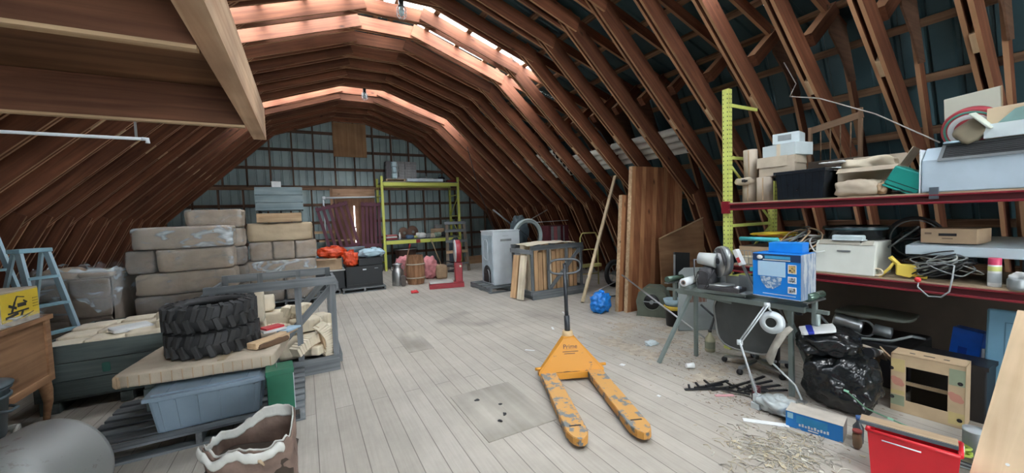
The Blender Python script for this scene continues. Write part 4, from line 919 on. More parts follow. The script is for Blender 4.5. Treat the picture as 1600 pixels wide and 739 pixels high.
for i in range(11):
    x = 3.90+i*.107; h = .86+.05*math.sin(i*2.3); y = 6.49
    lb = 'upright wood slab in the far crate front row, %s from the left' % ORD[i+1]
    solo('wood_slab', lb, 'wood slab', MB().box((0, 0, h/2), (.088, .11, h)).box((0, .02, h/2), (.07, .12, h*.98)), SLABL if i in (0, 4) else SLAB, (x, y+.03, .108), RNG.uniform(-.12, .12), GS, bevel=.004)
for i in range(9):
    x = 3.95+i*.125; h = .90+.06*math.sin(i*1.7+1)
    solo('wood_slab', 'upright wood slab in the far crate rear row, %s from the left' % ORD[i+1], 'wood slab', MB().box((0, 0, h/2), (.10, .16, h)).box((0, -.02, h/2), (.08, .17, h*.97)), SLAB if i % 3 else SLABL, (x, 6.82, .108), RNG.uniform(-.1, .1), GS, bevel=.004)
for i in range(2):
    solo('leaning_slab', 'pale slab leaning out of the open left end of the far crate, %s one' % ('wider orange', 'narrow white')[i], 'wood slab', MB().box((0, 0, .43), (.07, .16-.03*i, .86)), [SLAB, SLABL][i], (3.62+.02*i, 6.72-.22*i, .02), 0, GS, rot=(0, .16, .25), bevel=.004)
solo('paper_sheet', 'crumpled white paper sheet covering the top of the far crate slabs', 'paper', MB().sheet(lambda u, v: Vector(((u-.5)*1.16, (v-.5)*.66, .03*noise.noise(Vector((u*5, v*4, 2)))-.05*abs(u-.5))), 22, 12), CREAM, (4.45, 6.80, 1.09), solid=.003)
HOSE = plain('grey_hose', (.42, .50, .50), .4, 0, .1)
t = thing('hose_coil', 'large upright coil of pale grey hose behind the far crate', 'hose', (4.78, 8.02, .74), rad(4))
for i, (r, y, mt) in enumerate([(.40, 0, HOSE), (.36, .03, HOSE), (.385, .07, HOSE), (.34, .09, plain('dark_hose', (.08, .10, .10), .4)), (.40, .13, HOSE), (.37, .17, plain('dark_hose', (.08, .10, .10), .4))]):
    part(t, 'hose_loop', MB().tube([(r*math.cos(2*PI*j/44)+.012*i, y, .42+r*math.sin(2*PI*j/44)) for j in range(44)], .028 if i < 2 else .02, 8, closed=True), mt)
part(t, 'cord_tie', MB().tube([(-.32, -.04, .62), (-.1, -.05, .45), (.2, -.04, .25)], .008), DARKM)
t = thing('work_table', 'dark wooden bench carrying the hose coil behind the far crate', 'bench', (5.1, 8.2, 0)); part(t, 'top', MB().b2((-.6, -.35, .70), (.30, .35, .74)), DKGW)
for x in (-.55, .25):
    for y in (-.3, .3): part(t, 'leg', MB().b2((x-.03, y-.03, 0), (x+.03, y+.03, .70)), DKGW)
t = thing('striped_case', 'dark red and grey striped upright case behind the hose coil', 'case', (5.75, 8.35, 0)); part(t, 'case_body', MB().b2((-.30, -.2, 0), (.34, .2, 1.38)), plain('dark_maroon', (.12, .02, .03), .6), bevel=.01)
part(t, 'grey_stripe', MB().b2((-.22, -.206, .1), (-.14, -.2, 1.36)).b2((-.02, -.206, .1), (.08, -.2, 1.36)).b2((.16, -.206, .1), (.20, -.2, 1.36)), GREYM); part(t, 'pink_stripe', MB().b2((-.13, -.205, .1), (-.03, -.2, 1.36)), plain('dull_pink', (.40, .14, .15), .7))
bag('dark_sack', 'dark slate sack bunched up behind the hose coil', (4.75, 8.42, .742), (.46, .3, .95), plain('slate_cloth', (.06, .085, .10), .5, 0, .2, 6, .6, 14), 12, .06, 'sack', False)
for lb, p, q, r, mt in [('long white rod lying level above the striped case', (0, 0, 0), (1.75, .1, .03), .010, WHITEE), ('grey rod slanting up right across the striped case', (.25, -.05, .02), (1.05, .1, .34), .012, STEEL), ('grey batten slanting up left of the dark sack', (-.1, .1, 0), (-.55, .2, .38), .022, GREYM)]:
    solo('rod', lb, 'rod', MB().tube([p, q], r), mt, (4.85, 8.75, 1.46))
# hand truck, wheel
YF_ = plain('faded_yellow_frame', (.50, .45, .16), .5, 0, .15)
t = thing('hand_truck', 'yellow-framed hoop hand truck standing by the long leaning plank', 'hand truck', (5.60, 6.75, 0), rad(-10)); part(t, 'hoop_frame', MB().tube([(-.22, 0, .05), (-.22, 0, 1.12), (-.17, 0, 1.22), (.17, 0, 1.22), (.22, 0, 1.12), (.22, 0, .05)], .016), YF_); part(t, 'toe_plate', MB().b2((-.25, -.10, .46), (.25, .02, .53)), YF_, bevel=.004)
for z_ in (.3, .85): part(t, 'cross_bar', MB().tube([(-.22, 0, z_), (.22, 0, z_)], .012), YF_)
t = thing('wheel', 'large dark spoked wheel standing behind the leaning plank', 'wheel', (6.02, 6.42, .31), 0, None, (PI/2, 0, rad(8))); part(t, 'tyre', MB().tube([(.26*math.cos(2*PI*j/40), .26*math.sin(2*PI*j/40), 0) for j in range(40)], .05, 10, closed=True), RUB); part(t, 'rim', MB().tube([(.20*math.cos(2*PI*j/40), .20*math.sin(2*PI*j/40), 0) for j in range(40)], .02, 8, closed=True), GREYM)
part(t, 'hub', MB().lathe([(.04, -.05), (.04, .05)], 16), GREYM)
for i in range(6): a = i*PI/3; part(t, 'spoke', MB().tube([(.03*math.cos(a), .03*math.sin(a), 0), (.2*math.cos(a), .2*math.sin(a), 0)], .009), GREYM)
solo('leaning_plank', 'long pale plank leaning from the floor up to the rafters', 'plank', MB().bar((0, 0, 0.01), (1.14, .27, 2.40), .03, .075, up=(0, -1, .1)), wood('fresh_plank', (.52, .42, .27), (.66, .55, .37), axis='z', rnd=0), (4.47, 5.62, 0), bevel=.003)
for i, (p, q, lb) in enumerate([((0, 0, .01), (1.3, -.3, .02), 'thin dark rod on the floor right of the leaning plank'), ((.2, .35, .01), (1.1, .25, .30), 'thin grey rod propped on the wheel')]): solo('rod', lb, 'rod', MB().tube([p, q], .011), DARKM if i == 0 else STEEL, (4.9, 5.75, .005))
# glued timber panels
CLT = wood('douglas_fir_boards', (.22, .082, .038), (.36, .15, .07), axis='z', rnd=0, scale=.55)
def clt(label, x0, y0, w_, H_, lean, side, th, par_off=0):
    t = thing('timber_panel', label, 'timber panel', (x0, y0, 0), 0, None)
    n = 9; ws = [.09, .16, .10, .19, .11, .17, .10, .22, .21]; s = sum(ws); x = 0
    for i in range(n):
        w0 = ws[i]/s*w_; dz = H_
        v = []
        for z_ in (0, dz):
            f = z_/H_
            for (xx, yy) in ((x+.002, 0), (x+w0-.002, 0), (x+w0-.002, th), (x+.002, th)): v.append((xx+side*f, yy+lean*f, z_))
        mb = MB(); mb._add(v, [(3, 2, 1, 0), (4, 5, 6, 7), (0, 1, 5, 4), (1, 2, 6, 5), (2, 3, 7, 6), (3, 0, 4, 7)]); 
        col = CLT if i % 2 else wood('douglas_fir_light', (.36, .16, .075), (.50, .25, .12), axis='z', rnd=0, scale=.55)
        part(t, 'board', mb, col, bevel=.002); x += w0
    v = []
    for z_ in (0, H_):
        f = z_/H_
        for (xx, yy) in ((-.012, 0), (-.001, 0), (-.001, th), (-.012, th)): v.append((xx+side*f, yy+lean*f, z_))
    mb = MB(); mb._add(v, [(3, 2, 1, 0), (4, 5, 6, 7), (0, 1, 5, 4), (1, 2, 6, 5), (2, 3, 7, 6), (3, 0, 4, 7)]); part(t, 'edge_face', mb, PALEW, 'pale sawn edge')
    return t
clt('tall red-brown laminated timber panel leaning against the right rafters', 4.60, 4.62, 1.28, 2.43, .17, .36, .07)
clt('shorter laminated panel just behind the tall timber panel', 4.52, 4.74, 1.2, 1.95, .14, .28, .07)
t = thing('plywood_sheet', 'slanted brown plywood sheet leaning right of the tall timber panel', 'plywood', (5.08, 4.30, 0), 0)
v = [(0.0, 0, 0), (1.05, -.05, 0), (1.30, .20, 1.50), (.22, .25, 1.18)]; part(t, 'sheet', MB()._add and (lambda m_: (m_._add(v+[(x, y+.02, z_) for x, y, z_ in v], [(0, 1, 2, 3), (7, 6, 5, 4), (0, 4, 5, 1), (1, 5, 6, 2), (2, 6, 7, 3), (3, 7, 4, 0)]), m_)[1])(MB()), wood('plywood_brown', (.19, .10, .05), (.28, .16, .085), rnd=0, scale=.4, knots=False)); part(t, 'edge_strip', MB().bar((0.21, .24, 1.185), (1.29, .19, 1.505), .03, .014), PALEW)
t = thing('dark_slab', 'dark slate slab standing in front of the slanted plywood', 'slab', (5.12, 4.02, 0)); part(t, 'slab_body', MB().box((0.1, .04, .50), (.36, .03, .97), (-.06, .10, 0)), plain('slate_slab', (.025, .030, .032), .7), bevel=.004); part(t, 'worn_edge', MB().box((-.08, .03, .49), (.008, .032, .95), (-.06, .10, 0)), GREYM)
# blower housing
OLV = plain('olive_enamel', (.12, .14, .11), .55, 0, .2)
t = thing('blower', 'olive grey squirrel-cage blower housing on the floor at the panel foot', 'blower', (4.86, 4.30, 0), rad(-58))
n = 30; sp = [( (.17+.05*j/n)*math.cos(2*PI*j/n+PI), .24+(.17+.05*j/n)*math.sin(2*PI*j/n+PI)) for j in range(n+1)]
mb = MB().prism([(x, z_) for x, z_ in sp[:-1]], .34, Matrix.Translation((0, .17, 0)) @ Euler((PI/2, 0, 0)).to_matrix().to_4x4()); part(t, 'scroll_housing', mb, OLV, bevel=.006)
for s in (-1, 1): part(t, 'end_plate', MB().prism([(-.24, 0), (.24, 0), (.22, .08), (.24, .24), (.20, .38), (.10, .46), (-.1, .46), (-.20, .38), (-.24, .24), (-.22, .08)], .012, Matrix.Translation((0, s*.18+.006, 0)) @ Euler((PI/2, 0, 0)).to_matrix().to_4x4()), OLV, bevel=.003)
part(t, 'inlet_hole', MB().lathe([(.001, 0), (.125, 0), (.125, .006), (.001, .006)], 28, mat=Matrix.Translation((0, -.187, .24)) @ Euler((PI/2, 0, 0)).to_matrix().to_4x4()), DARKM, 'dark round inlet'); part(t, 'inlet_ring', MB().tube([(.128*math.cos(2*PI*j/30), -.192, .24+.128*math.sin(2*PI*j/30)) for j in range(30)], .010, 8, closed=True), OLV)
part(t, 'shaft_bracket', MB().b2((-.125, -.20, .232), (.125, -.194, .248)).lathe([(.03, -.03), (.03, .03)], 14, mat=Matrix.Translation((0, -.2, .24)) @ Euler((PI/2, 0, 0)).to_matrix().to_4x4()), GREYM)
bag('plastic_bag', 'bright blue plastic bag slumped on the floor left of the timber panel', (4.28, 4.90, 0), (.36, .30, .33), plain('bright_blue_bag', (.015, .22, .72), .3, 0, .2, 9, .5, 20), 21, .05, rz=.3)
# drip: floor patches and small litter
t = thing('floor_panel', 'square plywood patch panel set on the floorboards by the pallet jack', 'floor panel', (1.40, 2.93, 0), 0)
mfl = wood('patch_plywood', (.30, .275, .235), (.385, .355, .31), axis='y', rnd=0, scale=.6, knots=False)
part(t, 'sheet', MB().b2((-.30, -.42, .0), (.30, .42, .006)), mfl); part(t, 'finger_hole', MB().lathe([(.001, .0062), (.018, .0062), (.018, .0068), (.001, .0068)], 16, mat=Matrix.Translation((.03, .05, 0))), DARKM, 'dark finger hole')
solo('floor_panel', 'smaller pale patch board set in the floor farther back', 'floor panel', MB().b2((-.16, -.45, 0), (.16, .45, .005)), mfl, (1.22, 5.22, 0))
for i, (x, y) in enumerate([(1.28, 3.15), (1.38, 2.80), (1.30, 2.72)]): solo('dirt_clump', 'small dark dirt clump on the plywood patch, %s' % ('farthest', 'middle', 'nearest')[i], 'dirt', MB().soft((0, 0, .006), (.05, .03, .012), .008, i, 5, 40, .7), BLACKP, (x, y, .006), i)
for i, (x, y, s) in enumerate([(2.95, 3.05, .05), (3.75, 5.2, .2), (2.35, 4.0, .12), (2.7, 2.35, .03), (3.1, 4.6, .12)]):
    solo('paper_scrap', ['small white paper scrap right of the pallet jack', 'white paper strip on the floor before the far crate', 'pale splinter on the floor behind the pallet jack', 'tiny white scrap near the jack fork tip', 'thin pale strip on the floor left of the blue bag'][i], 'scrap', MB().box((0, 0, .003), (s, .03 if i != 0 else .05, .004), (0, 0, 0)), WHITEP, (x, y, 0.0), .3+i)

# ------------------------------------------------------------------ caged work lamps on the crown
def worklamp(label, x, y, z_):
    t = thing('work_lamp', label, 'lamp', (x, y, z_)); part(t, 'socket', MB().lathe([(.03, 0), (.04, -.02), (.035, -.08), (.045, -.10)], 16), DARKM)
    part(t, 'bulb', MB().lathe([(.02, -.10), (.035, -.13), (.045, -.17), (.04, -.21), (.02, -.24), (.001, -.25)], 16), plain('glass_bulb', (.55, .72, .75), .1))
    mb = MB()
    for i in range(8):
        a = i*PI/4; mb.tube([(.045*math.cos(a), .045*math.sin(a), -.10), (.07*math.cos(a), .07*math.sin(a), -.14), (.07*math.cos(a), .07*math.sin(a), -.24), (.03*math.cos(a), .03*math.sin(a), -.29)], .003, 5)
    for z0 in (-.14, -.19, -.24): mb.tube([(.07*math.cos(2*PI*j/20), .07*math.sin(2*PI*j/20), z0) for j in range(20)], .003, 5, closed=True)
    part(t, 'wire_cage', mb, STEEL); part(t, 'cord', MB().tube([(0, 0, 0), (-.03, 0, .05), (-.12, .01, .045), (-.2, 0, .02)], .006), DARKM)
worklamp('caged work lamp hanging from the crown of the nearer truss', 1.46, 5.93, 4.945)
worklamp('small caged work lamp hanging from the far lit truss', 1.50, 10.2, 4.945)

# white tubes lying along the back of the right rafters
TUB = plain('white_tube', (.78, .78, .73), .5, 0, .18, 3); TUBD = DARKM
def tubes(y0, y1, ss, words):
    for i, s in enumerate(ss):
        x = 3.58+s*.736+.677*(.235+.062); z_ = 4.40-s*.677+.736*(.235+.062)
        t = thing('tube', 'long white tube resting on the right rafters, %s, %s' % (words, ('topmost', 'second from top', 'third from top', 'fourth from top', 'fifth from top', 'lowest')[i]), 'tube', (x, y0+.03*(i % 2), z_), 0, 'white tubes on the right rafters')
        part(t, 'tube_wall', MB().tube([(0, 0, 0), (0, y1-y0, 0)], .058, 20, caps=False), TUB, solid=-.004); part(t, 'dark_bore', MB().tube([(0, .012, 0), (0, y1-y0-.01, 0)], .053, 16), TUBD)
tubes(4.36, 5.90, [2.42, 2.56, 2.70, 2.84], 'nearest set'); tubes(6.05, 7.45, [2.46, 2.60, 2.74, 2.88], 'middle set'); tubes(7.65, 9.9, [2.16, 2.30, 2.44, 2.58, 2.72, 2.86], 'farthest set')

# ------------------------------------------------------------------ pallet jack
JY = chipped('jack_orange', (.58, .25, .022), (.10, .09, .08), .36, 8, .5); JF = chipped('jack_fork_worn', (.54, .29, .09), (.17, .19, .20), .475, 10, .55, 0, (1, 1, .4))
JD = plain('jack_black', (.02, .025, .032), .4)
d0 = Vector((2.25, 3.02, 0)); d1 = Vector((1.83, 1.99, 0)); ang = math.atan2(d1.y-d0.y, d1.x-d0.x)
t = thing('pallet_jack', 'orange hand pallet jack with worn forks in the middle of the floor', 'pallet jack', d0, ang)
L_ = (d1-d0).length
for s in (-1, 1):
    y = s*.235; hw = .075
    out = [(-.02, y-hw), (L_-.10, y-hw), (L_-.03, y-hw*.65), (L_, y-hw*.25), (L_, y+hw*.25), (L_-.03, y+hw*.65), (L_-.10, y+hw), (-.02, y+hw)]
    f = part(t, 'fork', MB().prism(out, .012, Matrix.Translation((0, 0, .082))), JF, bevel=.003)
    mb = MB(); n_ = len(out)
    for i in range(n_):
        a, b_ = out[i], out[(i+1) % n_]; mb.bar((a[0], a[1], .062), (b_[0], b_[1], .062), .008, .050)
    sk_ = finish('fork_side', mb, chipped('fork_side_paint', (.50, .24, .05), (.09, .11, .12), .5, 7, .6), parent=f)
    sl = finish('roller_slot', MB().b2((L_-.17, y-.045, .0945), (L_-.155, y+.045, .0958)), DARKM, parent=f)
    for k_ in (0, 1): part(t, 'load_roller', MB().lathe([(.036, -.03), (.036, .03)], 20, mat=Matrix.Translation((L_-.14-.09*k_, y, .037)) @ Euler((PI/2, 0, 0)).to_matrix().to_4x4()), DARKM)
    part(t, 'push_rod', MB().tube([(.0, y, .05), (L_-.12, y, .045)], .01), JD)
# triangular A-frame plate
pl = [(-.325, .07), (.325, .07), (.325, .115), (.055, .43), (-.055, .43), (-.325, .115)]
R_ = Matrix(((0, 0, -1), (1, 0, 0), (0, 1, 0))).to_4x4()
mm_ = Matrix.Translation((-.0, 0, 0)) @ Matrix(((0, 0, -1, 0), (1, 0, 0, 0), (0, 1, 0, 0), (0, 0, 0, 1)))
tl = Matrix.Rotation(rad(-9), 4, 'Y')
part(t, 'frame_plate', MB().prism(pl, .012, tl @ mm_), JY, bevel=.003)
mb = MB()
for s in (-1, 1):
    mb.bar(tl @ Vector((-.04, s*.325, .09)), tl @ Vector((-.04, s*.055, .43)), .085, .010, up=(0, s*.75, .6)); 
    mb.bar(tl @ Vector((-.04, s*.325, .07)), tl @ Vector((-.04, s*.325, .115)), .08, .01, up=(0, 1, 0))
mb.bar(tl @ Vector((-.04, -.055, .43)), tl @ Vector((-.04, .055, .43)), .085, .012)
part(t, 'frame_flange', mb, JY, bevel=.003); part(t, 'cross_member', MB().b2((-.02, -.30, .03), (.012, .30, .09)), JY, bevel=.004)
mb = MB()
for (y, w_, h_) in ((-.12, .11, .022), (-.05, .10, .028), (.03, .13, .02), (.17, .08, .022), (.23, .05, .016)): mb.soft(tl @ Vector((.002, y, .085)), (.004, w_, h_), .002, int(y*100), 4, 40, .8)
part(t, 'bare_patch', mb, plain('scorched_brown', (.07, .04, .03), .7), 'dark scraped band along the bottom of the plate')
part(t, 'pump_body', MB().lathe([(.075, .05), (.08, .2), (.07, .36), (.055, .44), (.05, .47)], 20, mat=Matrix.Translation((-.14, 0, 0))), plain('pump_cream', (.55, .40, .22), .5))
for s in (-1, 1): part(t, 'steer_wheel', MB().lathe([(.08, -.025), (.085, 0), (.08, .025)], 24, mat=Matrix.Translation((-.16, s*.06, .085)) @ Euler((PI/2, 0, 0)).to_matrix().to_4x4()), DARKM)
for s in (-1, 1): part(t, 'axle_stub', MB().tube([(-.05, s*.29, .13), (-.05, s*.36, .13)], .016), JY)
part(t, 'drawbar', MB().tube([(-.14, 0, .44), (-.155, 0, .62)], .028, 14).tube([(-.155, 0, .60), (-.19, 0, 1.10)], .020, 12), JD)
q = []
for j in range(40):
    a = 2*PI*j/40; c_, s_ = math.cos(a), math.sin(a); e = .45
    q.append((-.19-.0, .165*math.copysign(abs(c_)**.6, c_), 1.12+.075*math.copysign(abs(s_)**.75, s_)))
part(t, 'loop_handle', MB().tube(q, .012, 10, closed=True), plain('handle_chrome_black', (.06, .065, .07), .3, .5)); part(t, 'control_lever', MB().tube([(-.19, 0, 1.06), (-.185, 0, 1.15)], .018, 10).tube([(-.185, 0, 1.13), (-.15, 0, 1.17)], .008), JD)
INK = plain('faded_ink', (.06, .045, .05), .7)
rr = (tl @ mm_).to_euler()
def onplate(s_, size, u, v):
    p = tl @ Vector((.0022, u, v)); o = lettering('lettering', s_, size, INK, t, p, (0, 0, 0)); m_ = tl @ Matrix(((0, 0, 1, .0022), (1, 0, 0, u), (0, 1, 0, v), (0, 0, 0, 1))); o.matrix_local = m_; return o
onplate('Prime', .062, -.0, .335); onplate('_________', .022, 0, .318)
part(t, 'print_line', MB().box(tl @ Vector((.0022, 0, .288)), (.001, .16, .006), (0, 0, 0)).box(tl @ Vector((.0022, -.01, .268)), (.001, .11, .006)), INK)
# ================================================================== RIGHT: THE RED-BEAMED RACK
RBM = plain('dark_red_enamel', (.20, .012, .022), .35, 0, .15)
LATH = plain('lime_yellow_paint', (.58, .64, .16), .5, 0, .12)
t = thing('storage_rack', 'storage rack with lime yellow perforated posts and dark red beams along the right side', 'rack', (4.31, 2.74, 0))
RX = 1.0; RL = 2.95
def perf_post(x, y):
    H_ = 3.01 if x == 0 else 1.98
    p = part(t, 'post', MB().b2((x-.002, y-.0375, 0), (x+.004, y+.0375, H_)).b2((x, y-.0375, 0), (x+.065, y-.0335, H_)).b2((x, y+.0335, 0), (x+.065, y+.0375, H_)), LATH)
    if y == 0 or x > 0:
        mb = MB()
        for i in range(59 if x == 0 else 38):
            z_ = .05+i*.05
            for dy in (-.024, .024): mb.box((x-.003, y+dy, z_), (.003, .007, .016))
            mb.box((x+.02, y-.0385, z_), (.007, .002, .016)); mb.box((x+.05, y-.0385, z_), (.007, .002, .016))
        finish('punched_slots', mb, DARKM, parent=p)
for x in (0, RX-.065):
    for y in (0, -RL): perf_post(x, y)
for y in (0, -RL):
    for z_ in (.30, .85, 1.45, 2.24, 2.84): part(t, 'cross_brace', MB().bar((.03, y, z_), (RX-.03 if z_ < 1.9 else .62, y, z_), .02, .035), LATH)
    for z0, z1, fl_ in ((.30, .85, 0), (.85, 1.45, 1), (1.45, 2.2, 0)): part(t, 'diagonal_brace', MB().bar((.03 if fl_ else RX-.03, y, z0), (RX-.03 if fl_ else .03, y, z1), .015, .025), LATH)
for zc in (1.665, .965):
    for x in (0, RX-.03):
        part(t, 'beam', MB().b2((x-.03, -RL, zc-.035), (x+.02, -.04, zc-.018)).b2((x-.03, -RL, zc+.026), (x+.02, -.04, zc+.04)), RBM, bevel=.003); part(t, 'beam_web', MB().b2((x-.005, -RL, zc-.018), (x+.02, -.04, zc+.026)), plain('beam_web_shaded_red', (.07, .006, .010), .5))  # web in a darker red, painting in the shade of the beam recess
    part(t, 'end_connector', MB().b2((-.035, -.05, zc-.07), (.0, .035, zc+.07)), RBM)
    part(t, 'shelf_deck', MB().b2((-.02, -RL, zc+.041), (RX, -.05, zc+.053)), wood('shelf_ply', (.26, .19, .12), (.40, .31, .21), axis='y', rnd=0))
ZU = 1.719; ZL = 1.019
def W(name, label, cat, x, y, z_, rz=0, group=None, rot=None): return thing(name, label, cat, (x, y, z_), rz, group, rot)
PT = plain('paper_roll', (.47, .40, .32), .85, 0, .10, 5, .2, 30)
def roll(label, x, y, z_, r, h, tilt=0):
    t = W('paper_roll', label, 'roll', x, y, z_, 0, 'paper rolls on the upper rack shelf', (tilt, tilt*.6, 0)); part(t, 'roll_body', MB().lathe([(.001, 0), (r, 0), (r*1.0, h*.5), (r, h), (r-.004, h+.002), (.02, h+.001)], 28, close=False), PT)
    part(t, 'core_hole', MB().lathe([(.001, h+.0025), (.022, h+.0025)], 16, close=False), DARKM); part(t, 'paper_edge', MB().bar((-r-.001, -.02, .01), (-r-.001, -.02, h-.01), .004, .012, up=(0, 1, 0)), CARD)
roll('lower brown paper roll beside the yellow post', 4.50, 2.58, ZU, .072, .27); roll('upper tall brown paper roll standing on the lower one', 4.50, 2.565, ZU+.275, .070, .31, -.02); roll('brown paper roll under the white-topped carton', 4.47, 2.40, ZU, .078, .26)
roll('paper roll mostly hidden behind the black tub', 4.60, 2.24, ZU, .075, .27)
t = W('paper_sack', 'torn brown paper collar around the lower roll', 'paper', 4.46, 2.60, ZU+.20); part(t, 'torn_wrap', MB().soft((0, 0, .035), (.19, .18, .09), .02, 5, 8, 12, .6), CARDL); part(t, 'dark_tear', MB().soft((-.085, -.035, .035), (.03, .07, .035), .01, 3, 5, 20, .7), DARKM)
t = W('carton', 'pale brown carton with overlapping flap on the paper roll', 'carton', 4.56, 2.31, ZU+.264, rad(4)); part(t, 'carton_body', MB().b2((-.12, -.20, 0), (.16, .14, .20)), CARDL, bevel=.003); part(t, 'front_flap', MB().box((-.126, .01, .15), (.004, .29, .11), (0, .1, 0)), CARDL); part(t, 'side_flap', MB().box((.02, -.203, .16), (.26, .004, .08), (-.08, 0, 0)), CARDL)
WB = plain('pale_blue_carton', (.52, .60, .62), .75, 0, .08)
t = W('carton', 'lower white carton resting on the pale brown carton', 'carton', 4.62, 2.26, ZU+.468, rad(-9)); part(t, 'carton_body', MB().b2((-.12, -.18, 0), (.14, .18, .13)), WB, bevel=.003); part(t, 'tape', MB().b2((-.122, -.02, 0), (-.120, .02, .13)), CREAM)
t = W('carton', 'small white carton topmost of the pile by the yellow post', 'carton', 4.62, 2.24, ZU+.60, rad(12)); part(t, 'carton_body', MB().b2((-.10, -.12, 0), (.12, .12, .11)), WB, bevel=.003); part(t, 'printed_label', MB().b2((-.102, -.05, .03), (-.10, .07, .09)), GREYM)
def clearbin(name, label, x0, x1, y0, y1, z_, h, mat, rim=True, rz=0):
    t = W(name, label, 'bin', (x0+x1)/2, (y0+y1)/2, z_, rz); a, b_ = (x1-x0)/2, (y1-y0)/2; mb = MB()
    v = ring4(mb, .9, 0, a, b_)+ring4(mb, 1, h, a, b_)+ring4(mb, .95, h, a, b_)+ring4(mb, .86, .01, a, b_)
    mb._add(v, [(3, 2, 1, 0), (0, 1, 5, 4), (1, 2, 6, 5), (2, 3, 7, 6), (3, 0, 4, 7), (4, 5, 9, 8), (5, 6, 10, 9), (6, 7, 11, 10), (7, 4, 8, 11), (8, 9, 13, 12), (9, 10, 14, 13), (10, 11, 15, 14), (11, 8, 12, 15), (12, 13, 14, 15)])
    part(t, 'tub', mb, mat, bevel=.01)
    if rim:
        mb = MB()
        for s in (-1, 1): mb.b2((-a-.015, s*b_-.01, h-.03), (a+.015, s*b_+.01, h)).b2((s*a-.01, -b_, h-.03), (s*a+.01, b_, h))
        part(t, 'rim', mb, mat, bevel=.004)
        for i in range(7): part(t, 'rib', MB().bar((-a*.91-.002, -b_*.72+i*b_*.24, .02), (-a-.002, -b_*.8+i*b_*.266, h-.04), .010, .010, up=(0, 1, 0)), mat)
    return t
clearbin('storage_tub', 'glossy black plastic tub on the upper rack shelf', 4.30, 4.66, 1.78, 2.21, ZU, .285, plain('glossy_black', (.012, .016, .022), .22))
# open carton pile
def opencarton(label, x, y, z_, rz, s, mat, flaps):
    t = W('open_carton', label, 'carton', x, y, z_, rz); a, b_, h = s[0]/2, s[1]/2, s[2]
    mb = MB().b2((-a, -b_, 0), (-a+.006, b_, h)).b2((a-.006, -b_, 0), (a, b_, h)).b2((-a, -b_, 0), (a, -b_+.006, h)).b2((-a, b_-.006, 0), (a, b_, h)).b2((-a, -b_, 0), (a, b_, .006)); part(t, 'carton_walls', mb, mat)
    for (ax, sg, ang_, ln) in flaps:
        if ax == 'x': part(t, 'flap', MB().bar((sg*a, -b_*.95, h), (sg*a, -b_*.94, h), .001, .001)._add and MB().prism([(-b_*.97, 0), (b_*.97, 0), (b_*.9, ln), (-b_*.9, ln)], .005, Matrix.Translation((sg*a, 0, h)) @ Matrix.Rotation(sg*ang_, 4, 'Y') @ Matrix(((0, 0, 1, 0), (1, 0, 0, 0), (0, 1, 0, 0), (0, 0, 0, 1)))), mat)
        else: part(t, 'flap', MB().prism([(-a*.97, 0), (a*.97, 0), (a*.9, ln), (-a*.9, ln)], .005, Matrix.Translation((0, sg*b_, h)) @ Matrix.Rotation(-sg*ang_, 4, 'X') @ Matrix(((1, 0, 0, 0), (0, 0, 1, 0), (0, 1, 0, 0), (0, 0, 0, 1)))), mat)
    return t
opencarton('open brown carton with raised torn flaps in the middle of the upper rack shelf', 4.68, 1.56, ZU, rad(8), (.40, .42, .26), CARDL, [('x', -1, 1.9, .14), ('y', -1, .5, .16), ('y', 1, 1.4, .18), ('x', 1, .3, .14)])
t = W('newspaper', 'crumpled pale paper stuffed in the open brown carton', 'paper', 4.66, 1.58, ZU+.245); part(t, 'sheet_heap', MB().soft((0, 0, .05), (.34, .36, .12), .05, 5, 10, 7, .5), CREAM); part(t, 'loose_sheet', MB().soft((-.15, .2, .09), (.22, .20, .02), .02, 7, 7, 9, .2), WHITEP)
t = W('paper_bag', 'squashed brown paper parcel at the shelf edge below the open carton', 'parcel', 4.40, 1.56, ZU); part(t, 'parcel_body', MB().soft((0, 0, .075), (.18, .31, .15), .025, 8, 9, 8, .35), CARDL); part(t, 'folded_end', MB().soft((-.01, -.17, .06), (.14, .07, .10), .02, 4, 6, 14, .4), CARD)
t = W('styrofoam', 'pale blue moulded foam piece behind the black tub', 'foam', 4.88, 1.92, ZU, .1); part(t, 'foam_body', MB().soft((0, 0, .16), (.22, .30, .33), .02, 3, 8, 8, .4), plain('pale_foam', (.50, .58, .58), .7, 0, .06)); part(t, 'foam_notch', MB().soft((-.10, -.02, .20), (.04, .08, .14), .006, 2, 4, 9, .5), GREYM)
t = W('flat_carton', 'flat white carton lying under the teal case', 'carton', 4.60, 1.36, ZU, .1); part(t, 'carton_body', MB().b2((-.15, -.14, 0), (.15, .14, .12)), WHITEP, bevel=.003); part(t, 'edge_fold', MB().b2((-.155, -.14, .10), (-.15, .14, .12)), CARDL)
TEAL = plain('teal_plastic', (.012, .27, .23), .35, 0, .1)
t = W('teal_case', 'teal plastic case tilted on edge left of the grey air unit', 'case', 4.42, 1.27, ZU+.02, 0, None, (.50, 0, 0)); part(t, 'shell', MB().b2((-.10, -.10, .02), (.10, .13, .18)), TEAL, bevel=.012); part(t, 'lower_shell', MB().b2((-.10, -.10, -.0), (.10, .13, .016)), TEAL, bevel=.006); part(t, 'seam', MB().b2((-.101, -.1, .055), (-.099, .13, .060)), DARKM)
t = W('orange_hood', 'orange folded plastic cone beside the teal case', 'cone', 4.48, 1.14, ZU+.06, 0, None, (.25, -.2, 0)); part(t, 'cone_sheet', MB().lathe([(.11, 0), (.09, .06), (.05, .13), (.012, .18)], 20, close=False), plain('signal_orange', (.80, .16, .03), .4), solid=.004); part(t, 'black_band', MB().soft((0, .06, .0), (.12, .14, .10), .02, 6, 6, 12, .6), BLACKP)
